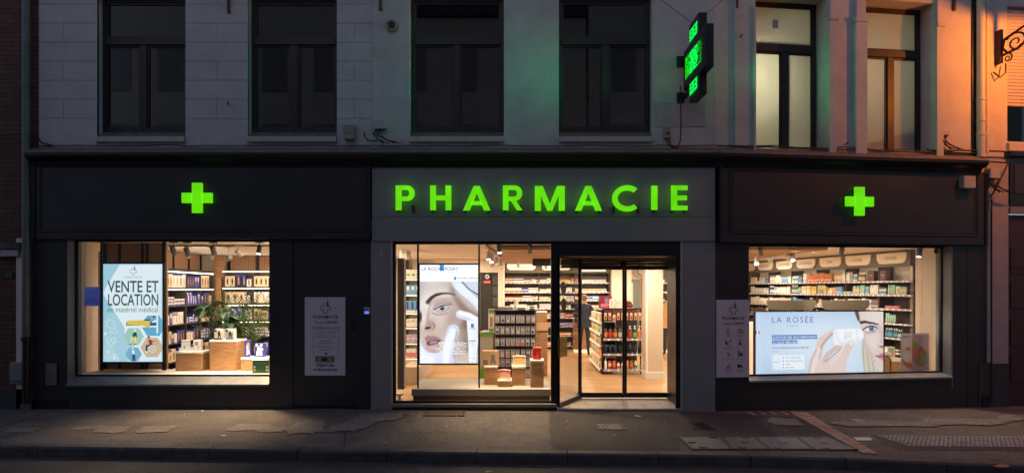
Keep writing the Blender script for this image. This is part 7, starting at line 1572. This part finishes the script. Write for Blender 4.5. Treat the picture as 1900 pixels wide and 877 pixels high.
# ---- gondola seen through the door
wg = 3.75; g0, g1 = LX(1119, wg), LX(1190, wg); gy1 = 5.85
t = thing('gondola_shelving', 'black metal gondola with bottles facing the sliding doors', 'gondola', ((g0+g1)/2, wg, .012))
mb = MB(); mb.box(g0+.02, g1-.02, wg+.36, wg+.38, .1, 1.46, mat('dark gondola panel', (.05, .04, .035), .6)); mb.build('back_panel', t)
for x in (g0, g1-.03): mb = MB(); mb.box(x, x+.03, wg, wg+.03, .03, 1.50, m_black, .003); mb.lathe([(.025, 0), (.025, .01), (.01, .012), (.01, .03)], m_plate, (x+.015, wg+.015, .012), 10); mb.build('post', t)
mb = MB(); mb.box(g0, g1, wg, wg+.03, 1.47, 1.50, m_black); mb.box(g0, g1, wg, wg+.03, .07, .11, m_black); mb.build('cross_rail', t)
zg = [LZ(y, wg) for y in (627.5, 655.5, 684.5)]
for i, z in enumerate(zg):
    mb = MB(); mb.box(g0+.01, g1+.02, wg-.02, wg+.36, z-.02, z, m_rail); s = mb.build('shelf', t); mb = MB(); mb.box(g0-.0, g1+.04, wg-.036, wg-.021, z-.045, z+.004, m_rail)
    for k in (1, 3, 4, 6, 7): x = lerp(g0, g1, k/8.2); mb.box(x, x+.045, wg-.04, wg-.036, z-.04, z, m_tag)
    mb.build('price_rail', s)
gb = [('brown', 'black', 'orange'), ('brown', 'black', 'red'), ('brown', 'black', 'orange'), ('brown', 'black', 'mint'), ('amber', 'white', 'red'), ('brown', 'white', 'red'), ('dkgreen', 'white', 'green'), ('peach', 'white', 'orange')]
cw_ = {0: 'top', 1: 'middle', 2: 'bottom'}
def bottle_thing(nm, lab, grp, x, y, z, r0, h, base, cap, label):
    o = thing(nm, lab, 'bottle', (x, y, z), grp); mb = MB(); mb.lathe([(r0*.94, 0), (r0, .004), (r0, h*.62), (r0*.9, h*.70), (r0*.35, h*.77)], cm(base), (x, y, z), 14); mb.build('body', o)
    mb = MB(); mb.lathe([(r0*.42, h*.77), (r0*.42, h*.84), (r0*.15, h*.85), (r0*.15, h*.95)], cm(cap), (x, y, z), 10); mb.box(x-r0*.35, x+r0*.35, y-r0*1.1, y+r0*.4, z+h*.94, z+h, cm(cap), .003); mb.build('pump', o)
    mb = MB(); mb.lathe([(r0*1.015, h*.12), (r0*1.015, h*.48)], cm(label), (x, y, z), 14); mb.lathe([(r0*1.02, h*.48), (r0*1.02, h*.53)], cm('teal'), (x, y, z), 14); mb.build('label', o)
for k, (b1, c1, l1) in enumerate(gb):
    x = lerp(g0+.06, g1-.03, k/7); bottle_thing('pump_bottle', f'pump bottle with {CW[l1]} label, number {k+1} from the left on the gondola top row', 'pump bottles on the gondola', x, wg+.04, zg[0], .044, .285, b1, c1, l1)
for k in range(8):
    x = lerp(g0+.06, g1-.03, k/7); bottle_thing('shampoo_bottle', f'dark bottle with black label, number {k+1} from the left on the gondola middle row', 'dark bottles on the gondola', x, wg+.04, zg[1], .042, .255, 'black' if k < 7 else 'dkgreen', 'black', 'black' if k % 2 else 'navy')
for k, (kd, b1, c1, l1, h) in enumerate((('pump', 'white', 'white', 'white', .24), ('tube', 'red', 'red', 'cream', .20), ('tube', 'red', 'red', 'orange', .20), ('bottle', 'white', 'white', 'red', .15), ('bottle', 'white', 'white', 'orange', .15), ('tube', 'orange', 'orange', 'peach', .20), ('tube', 'taupe', 'taupe', 'orange', .20), ('bottle', 'cream', 'white', 'teal', .19), ('pump', 'cream', 'white', 'mint', .21))):
    x = lerp(g0+.06, g1-.02, k/8); put('cream_tube' if kd == 'tube' else 'lotion_bottle', proto_bottle(.036, h, b1, c1, l1, kd), Matrix.Translation((x, wg-.0, zg[2])), f'{CW[b1]} {"tube" if kd == "tube" else "bottle"}, number {k+1} from the left on the gondola bottom row', 'tube' if kd == 'tube' else 'bottle', 'toiletries on the gondola bottom row')
for k in range(9):
    x = lerp(g0+.05, g1-.04, k/8); lab = 'small hanging accessory card on the top rail of the gondola'; put('accessory_card', proto_box(.055, .16, .01, 'peach', (('rect', 'brown', .2, .8, .1, .5), ('rect', 'white', .2, .8, .75, .9))), Matrix.Translation((x, wg-.03, 1.24+(-.04 if k == 2 else 0))), lab, 'accessory card', 'accessory cards hanging on the gondola')
mb = MB(); mb.box(g0+.02, g1-.02, wg+.0, wg+.05, 1.42, 1.45, cm('crimson')); mb.build('header_strip', t)
# things on top of gondola
single('tall_carton', 'product box', 'white carton, left of the two on top of the gondola', 1136, wg+.4, 1.49, .085, .21, .08, 'white', (('txt', 'cream', .7),), 12); single('tall_carton', 'product box', 'wide white carton, right of the two on top of the gondola', 1146.5, wg+.3, 1.49, .11, .20, .08, 'white', (('txt', 'cream', .7),), 8)
single('gift_set', 'gift box', 'large dark red gift box with pattern above the gondola left end', 1123.5, wg+2.3, 1.42, .33, .33, .1, 'crimson', (('rect', 'purple', .4, .75, .3, .9), ('rect', 'taupe', .45, .7, .4, .8), ('txt', 'pink', .3)))
mb = MB(); c = loc(1166, 568, wg+.3); mb.lathe([(.10, 0), (.11, .06), (.08, .12), (.03, .17), (.001, .18)], cm('crimson'), (c.x, c.y, 1.50), 12); mb.lathe([(.05, .13), (.055, .16), (.001, .21)], cm('cream'), (c.x, c.y, 1.50), 10); tag(mb.build('gift_basket'), 'red and cream gift parcel on top of the gondola at right', 'gift')
# side shelves of the gondola (facing left)
TG = Matrix.Translation((g0, wg+.0, 0)) @ Matrix.Rotation(R(-84), 4, 'Z') @ Matrix.Rotation(R(0), 4, 'Z')
sL = Vector((LX(1098, 5.85), 5.85, 0)); sR = Vector((g0-.02, wg+.05, 0)); dv = sR-sL; Ls = dv.length; TG = Matrix.Translation(sL) @ Matrix.Rotation(math.atan2(dv.y, dv.x), 4, 'Z')
t2 = t
mb = MB(TG); mb.box(0, Ls, .30, .32, .05, 1.45, m_taupe); mb.build('back_panel', t2)
for u in (0, Ls-.03): mb = MB(TG); mb.box(u, u+.03, .0, .03, .012, 1.46, m_black); mb.build('post', t2)
zgs = [1.20, .93, .66, .40, .14]
for i, z in enumerate(zgs):
    mb = MB(TG); mb.box(0, Ls, -.04, .3, z-.02, z, m_rail); s = mb.build('shelf', t2); mb = MB(TG); mb.box(0, Ls, -.06, -.041, z-.05, z+.004, m_tag); mb.build('price_rail', s)
def g_hom(rk):
    c = rk.choice(['white', 'orange', 'red', 'green', 'yellow', 'peach', 'cream']); kd = rk.choice(['b', 'b', 't'])
    return 'herbal_box', 'herbal box', 'product box', proto_box(.075, .17, .06, c, (('rect', 'white' if c != 'white' else 'orange', .2, .8, .5, .85),)), .075, .17, .06, CW[c], 1
for i, z in enumerate(zgs): row(TG, .05, Ls-.05, -.02, z+.002, g_hom, rk, f'{ORD[i]} shelf of the gondola long side', gap=.006, dens=.95)
# ---- right room: shelf wall receding left
pr = Vector((LX(1694, 2.6), 2.6, 0)); pl_ = Vector((LX(1388, 8.3), 8.3, 0)); dv = pr-pl_; Lr = dv.length
TW = Matrix.Translation(pl_) @ Matrix.Rotation(math.atan2(dv.y, dv.x), 4, 'Z')
zsr = [2.105, 1.81, 1.51, 1.20, .89, .58]
ups = [Lr-.015]+[Lr-k*.98-.9 for k in range(6) if Lr-k*.98-.9 > 0]
m_litback = mat('shelf back with painted glow', (.50, .40, .30), .6)  # paler copy of the shelf back, LED glow put into its base colour
t = shelving('wall_shelving', 'long cosmetics shelving along the right side wall under rounded signs', TW, 0, Lr, 0, .42, zsr, .0, 2.44, ups, m_shelfb, m_shelf, led=False)
mb = MB(TW); mb.box(0, Lr-.04, -.03, .1, 2.41, 2.74, m_taupe); hd = mb.build('header_panel', t); mb = MB(TW); mb.box(.02, Lr-.05, .12, .15, 2.455, 2.47, m_led); mb.build('led_strip', t); mb = MB(TW); mb.box(.02, Lr-.04, .385, .398, 2.107, 2.42, m_litback); mb.build('painted_glow_back', t)
m_sgn = mat('cream category sign', (.88, .78, .64), .5)
for (p0, p1, tx, t0, t1) in ((1385, 1401.5, '', .2, .8), (1408, 1435, 'AVÈNE', .25, .75), (1442, 1472, 'LA ROCHE POSAY', .14, .86), (1480, 1514, 'LA ROCHE POSAY', .14, .86), (1523, 1562, 'NUXE', .36, .62), (1571, 1617, 'LA ROSEE', .28, .68), (1629, 1683.5, 'CAUDALIE', .28, .70)):
    header_sign(TW, p0, p1, 2.70, 2.47, -.03, tx, t, m=m_sgn, tw=(t0, t1))
def g_cosm(c0, c1):
    def g(rk):
        c = rk.choice(c0); kd = rk.choice(c1); h = rk.uniform(.15, .22); h = round(h, 2); r0 = rk.choice([.022, .026, .030]); cap = rk.choice(['white', c, 'white', 'cream']); lb = rk.choice([None, 'white', 'sky', 'cream'])
        if kd == 'box': return 'carton', 'carton', 'product box', proto_box(.06, h, .05, c, (('txt', 'grey', .8), ('band', 'sky' if c == 'white' else 'white', .2, .3))), .06, h, .05, CW[c], 1
        nm, kw = {'tube': ('cream_tube', 'tube'), 'pump': ('lotion_bottle', 'pump bottle'), 'bottle': ('lotion_bottle', 'bottle'), 'jar': ('cream_jar', 'jar')}[kd]
        if kd == 'jar': h = .06; r0 = .032
        return nm, kw, 'cosmetics', proto_bottle(r0, h, c, cap, lb, kd), r0*2+.004, h, r0*2, CW[c], 1
    return g
rk = random.Random(77)
def U(px): 
    v = loc(px, 536, 0, TW); return v.x
segs = [
 [(1392, 1418, ['white', 'cream'], ['box', 'jar']), (1418, 1448, ['sky', 'blue', 'white'], ['bottle', 'pump']), (1448, 1489, ['white', 'sky'], ['bottle', 'tube', 'pump']), (1489, 1497, ['white'], ['box']), (1497, 1543, ['orange', 'amber', 'red'], ['box']), (1546, 1590, ['white', 'cream', 'peach'], ['tube', 'bottle']), (1590, 1606, ['grey', 'taupe'], ['jar', 'bottle'])],
 [(1392, 1418, ['white', 'cream'], ['box']), (1418, 1440, ['blue', 'sky', 'mint'], ['bottle', 'pump']), (1440, 1466, ['white'], ['bottle', 'tube']), (1466, 1486, ['teal', 'mint'], ['bottle']), (1486, 1504, ['white', 'cream'], ['box', 'tube']), (1504, 1534, ['amber', 'yellow', 'orange'], ['bottle', 'box']), (1534, 1550, ['peach', 'cream'], ['tube', 'bottle']), (1550, 1580, ['mint', 'white', 'sky'], ['jar', 'box']), (1580, 1612, ['white', 'mint', 'cream'], ['tube', 'bottle']), (1612, 1644, ['mint', 'cream', 'white'], ['tube', 'pump']), (1644, 1680, ['mint', 'white'], ['tube'])],
 [(1392, 1470, ['white', 'cream'], ['box', 'bottle']), (1470, 1500, ['sky', 'navy', 'white'], ['box']), (1500, 1545, ['peach', 'brown', 'white'], ['bottle', 'jar']), (1545, 1615, ['white', 'cream'], ['tube']), (1615, 1632, ['pink', 'taupe'], ['box']), (1640, 1672, ['taupe', 'brown', 'pink'], ['jar'])],
 [(1392, 1424, ['brown', 'cream'], ['box']), (1640, 1662, ['mint', 'cream'], ['tube']),],
 [(1392, 1402, ['blue'], ['box']), (1640, 1672, ['dkgreen', 'teal'], ['bottle', 'jar'])],
 [(1392, 1402, ['navy'], ['box']), (1645, 1668, ['taupe'], ['jar'])]]
for i, ss in enumerate(segs):
    for (p0, p1, cc, kk) in ss: row(TW, U(p0), U(p1), .015, zsr[i]+.002, g_cosm(cc, kk), rk, f'{ORD[i]} shelf of the right side wall', gap=.003, dens=1, run_=(2, 4))
for k, (px, lab) in enumerate(((1613, 'taupe paper gift bag, left of the two on the top right shelf'), (1634.5, 'taupe paper gift bag, right of the two on the top right shelf'))):
    u = U(px); tt = thing('gift_bag', lab, 'gift bag', TW @ Vector((u, .05, zsr[0]))); mb = MB(TW); m_bag = mat('taupe paper bag', (.15, .085, .075), .6)
    mb.box(u-.09, u+.09, .03, .15, zsr[0]+.002, zsr[0]+.235, m_bag, .003); mb.build('bag_body', tt); mb = MB(TW); mb.text('CAUDALIE', u-.04, u+.04, zsr[0]+.12, zsr[0]+.14, .0285, m_tag, .02); mb.text('x', u-.008, u+.008, zsr[0]+.075, zsr[0]+.09, .0285, m_tag) if 0 else None; mb.build('lettering', tt)
    mb = MB(TW); mb.tube([(u-.03, .03, zsr[0]+.23), (u-.02, .028, zsr[0]+.25), (u+.02, .028, zsr[0]+.25), (u+.03, .03, zsr[0]+.23)], .004, m_bag, 5); mb.build('handle', tt)
# gondola behind the landscape screen with rounded back boards
wq = 1.75; t = thing('gondola_shelving', 'low gondola behind the wide lit screen with two rounded taupe header boards', 'gondola', (LX(1520, wq), wq, 0)); mb = MB(); mb.box(LX(1405, wq), LX(1630, wq), wq+.1, wq+.5, 0, 1.28, m_cream); mb.build('back_panel', t)
for p0, p1 in ((1423.5, 1514.5), (1525, 1613)):
    zt_2, zb_2 = LZ(556.5, wq), LZ(574.5, wq); a = LX(p0, wq); b_ = LX(p1, wq); r_ = .12; pts = [(a, zt_2)]+[(a+r_-r_*math.cos(k*.3927), zb_2+r_-r_*math.sin(k*.3927)) for k in range(5)]+[(b_-r_+r_*math.sin(k*.3927), zb_2+r_-r_*math.cos(k*.3927)) for k in range(5)]+[(b_, zt_2)]
    mb = MB(); mb.prism(pts, wq, wq+.03, mat('taupe satin board', (.21, .175, .13), .4)); mb.build('header_board', t)
    for q in (.25, .75): mb = MB(); x = lerp(a, b_, q); mb.box(x-.02, x+.02, wq+.03, wq+.06, 1.2, zt_2-.02, m_black); mb.build('bracket', t)
# podiums and poster box at right
wz = 1.6; t = thing('display_podium', 'stepped wood podium with white top right of the wide screen', 'podium', (LX(1650, wz), wz, 0))
mb = MB(); mb.box(LX(1641, wz), LX(1652, wz), wz, wz+.4, 0, LZ(658, wz), m_walnut); mb.box(LX(1641, wz)-.01, LX(1652, wz)+.01, wz-.01, wz+.41, LZ(658, wz), LZ(652, wz), m_wht); mb.build('upper_step', t); mb = MB(); mb.box(LX(1652, wz)+.012, LX(1673, wz), wz-.1, wz+.3, 0, LZ(669, wz), m_walnut); mb.box(LX(1652, wz)+.012, LX(1674, wz), wz-.11, wz+.31, LZ(669, wz), LZ(664, wz), m_wht); mb.build('lower_step', t)
single('product_box', 'product box', 'pale green boxed set standing on the stepped podium', 1653.5, wz, LZ(664, wz), .14, .21, .1, 'white', (('rect', 'mint', .1, .9, .1, .9), ('rect', 'peach', .4, .9, .15, .5)))
wv_ = .42; t = thing('folded_poster_stand', 'folded cardboard stand with colourful tubes and hands at the right of the window', 'display card', TR @ Vector((LX(1697, wv_, TR), wv_, ZG)))
a = loc(1671.5, 618, wv_, TR); c_ = loc(1692.5, 690, wv_-.09, TR); e_ = loc(1724, 690, wv_+.02, TR); zb_3 = ZG+.004; zt_3 = a.z
def pic2(name, P, A, Bp, z0, z1, parent):
    # vertical print between two ground points (in T frame of the window)
    d = Vector((Bp[0]-A[0], Bp[1]-A[1], 0)); L_ = d.length; M = TR @ Matrix.Translation((A[0], A[1], 0)) @ Matrix.Rotation(math.atan2(d.y, d.x), 4, 'Z'); mb = MB(M); mb.box(0, L_, .002, .008, z0, z1, m_wht); mb.build('board', parent)
    return picture(name, P, 0, L_, z0, z1, 0, M, picture_mat('printed card picture', 0, True), parent)
P = Paint(60, 150, 168, 145, 343, 718, (226, 212, 222)); P.rect(200, 245, 280, 560, (236, 226, 228)); P.poly([(230, 370), (285, 340), (343, 400), (343, 462), (300, 440), (240, 400)], (222, 140, 90), 3); P.poly([(190, 525), (240, 580), (343, 590), (343, 682), (260, 660), (200, 600)], (216, 130, 80), 3); P.rect(240, 400, 343, 520, (238, 226, 230), 4, .8); P.stroke([(210, 390), (222, 445)], 8, (216, 150, 120)); P.rect(195, 178, 292, 212, (150, 130, 140), 3, .25); P.rect(185, 690, 343, 718, (190, 170, 190), 2, .5)
pic2('left_print', P, (a.x, wv_), (c_.x, wv_-.09), zb_3, zt_3, t)
P = Paint(90, 150, 343, 150, 592, 715, (196, 168, 184)); P.rect(343, 150, 592, 300, (168, 140, 152), 40, .6)
def tubeP(x0, y0, x1, y1, w0, w1, c):
    dx, dy = x1-x0, y1-y0; L_ = math.hypot(dx, dy); nx, ny = -dy/L_, dx/L_; pts = [(x0+nx*w0, y0+ny*w0), (x0-nx*w0, y0-ny*w0), (x1-nx*w1, y1-ny*w1), (x1+nx*w1, y1+ny*w1)]; P.poly([(x+12, y+14) for x, y in pts], (70, 40, 44), 4, .8); P.poly(pts, c, 1)
tubeP(385, 270, 330, 420, 40, 46, (130, 160, 60)); tubeP(450, 330, 340, 530, 42, 55, (196, 110, 120)); tubeP(520, 395, 410, 590, 28, 56, (176, 136, 24)); tubeP(600, 450, 485, 625, 34, 56, (128, 168, 140)); tubeP(620, 560, 555, 680, 40, 50, (196, 150, 170))
pic2('right_print', P, (c_.x, wv_-.09), (e_.x, wv_+.02), zb_3, zt_3, t)
d = Vector((e_.x-c_.x, .11, 0)); M = TR @ Matrix.Translation((c_.x, wv_-.09, 0)) @ Matrix.Rotation(math.atan2(d.y, d.x), 4, 'Z'); mb = MB(M); mb.text('CAUDALIE', .06, .19, zt_3-.062, zt_3-.04, -.002, m_inkb); d2 = Vector((c_.x-a.x, -.09, 0)); mb.T = TR @ Matrix.Translation((a.x, wv_, 0)) @ Matrix.Rotation(math.atan2(d2.y, d2.x), 4, 'Z'); mb.text('CAUDALIE', .03, .15, zt_3-.058, zt_3-.038, -.002, m_inkb); mb.build('lettering', t)
# yellow sticker and round stickers
def sticker(px, py, rx, ry, w, T, m, lab, name='window_sticker', extra=None):
    c = loc(px, py, w, T); sx = rx/F*(CAMD+w); sz = ry/F*(CAMD+w); mb = MB(T); mb.prism([(c.x+sx*math.cos(k*.2618), c.z+sz*math.sin(k*.2618)) for k in range(24)], w-.003, w, m); t = thing(name, lab, 'sticker', T @ Vector((c.x, w, c.z-sz))); o = mb.build('disc', t)
    if extra: mb = MB(T); extra(mb, c, w-.0045, sx, sz); mb.build('symbol', t)
sticker(1737, 465.5, 5.2, 5.6, .19, TR, mat('yellow sticker', (.55, .42, .04), .5), 'round yellow sticker at the top right corner of the right window', extra=lambda mb, c, w, a, b: [mb.add([(c.x+a*.75*math.cos(t), w, c.z+b*.75*math.sin(t)), (c.x+a*.3*math.cos(t+.25), w, c.z+b*.3*math.sin(t+.25)), (c.x+a*.75*math.cos(t+.5), w, c.z+b*.75*math.sin(t+.5))], [(0, 1, 2)], m_inkb) for t in [k*.785 for k in range(8)]])
m_stk = mat('smoky round sticker', (.10, .085, .07), .5)
def crossy(mb, c, w, a, b):
    for q in ((-.12, .12, -.42, .42), (-.42, .42, -.12, .12)): mb.quad((c.x+a*q[0], w, c.z+b*q[2]*.6+.02), (c.x+a*q[1], w, c.z+b*q[2]*.6+.02), (c.x+a*q[1], w, c.z+b*q[3]*.6+.02), (c.x+a*q[0], w, c.z+b*q[3]*.6+.02), m_black)
def figs(mb, c, w, a, b):
    for q in (-.25, .2): mb.quad((c.x+a*(q-.15), w, c.z-b*.4), (c.x+a*(q+.12), w, c.z-b*.4), (c.x+a*(q+.12), w, c.z+b*.25), (c.x+a*(q-.15), w, c.z+b*.25), m_black)
def on_screen(px, py, rx, ry, lab, ex):
    tmp = TS; c = loc(px, py, 0, TS); t = thing('door_sticker', lab, 'sticker', TS @ Vector((c.x, -.006, c.z-.12))); mb = MB(TS); sz = ry*.0090; sx = sz*.95; mb.prism([(c.x+sx*math.cos(k*.2618), c.z+sz*math.sin(k*.2618)) for k in range(24)], -.008, -.005, m_stk); mb.build('disc', t); mb = MB(TS); ex(mb, c, -.0095, sx, sz); mb.build('symbol', t)
on_screen(1045, 534, 7, 12, 'smoky round sticker with a cross, upper on the angled glass', crossy); on_screen(1045.5, 565, 7, 12, 'smoky round sticker with a figure pair, lower on the angled glass', figs)
c = loc(1043.5, 643, 0, TS); t = thing('notice_sheet', 'yellow paper notice taped to the angled glass', 'notice', TS @ Vector((c.x, 0, c.z-.2))); mb = MB(TS); mb.box(c.x-.17, c.x+.17, -.009, -.005, c.z-.165, c.z+.165, mat('yellow paper', (.62, .42, .08), .7)); mb.build('sheet', t)
mb = MB(TS)
for k in range(7): mb.box(c.x-.13, c.x+(.13 if k % 3 else .06), -.0105, -.0095, c.z+.11-k*.035, c.z+.118-k*.035, m_inkb)
mb.build('print', t)
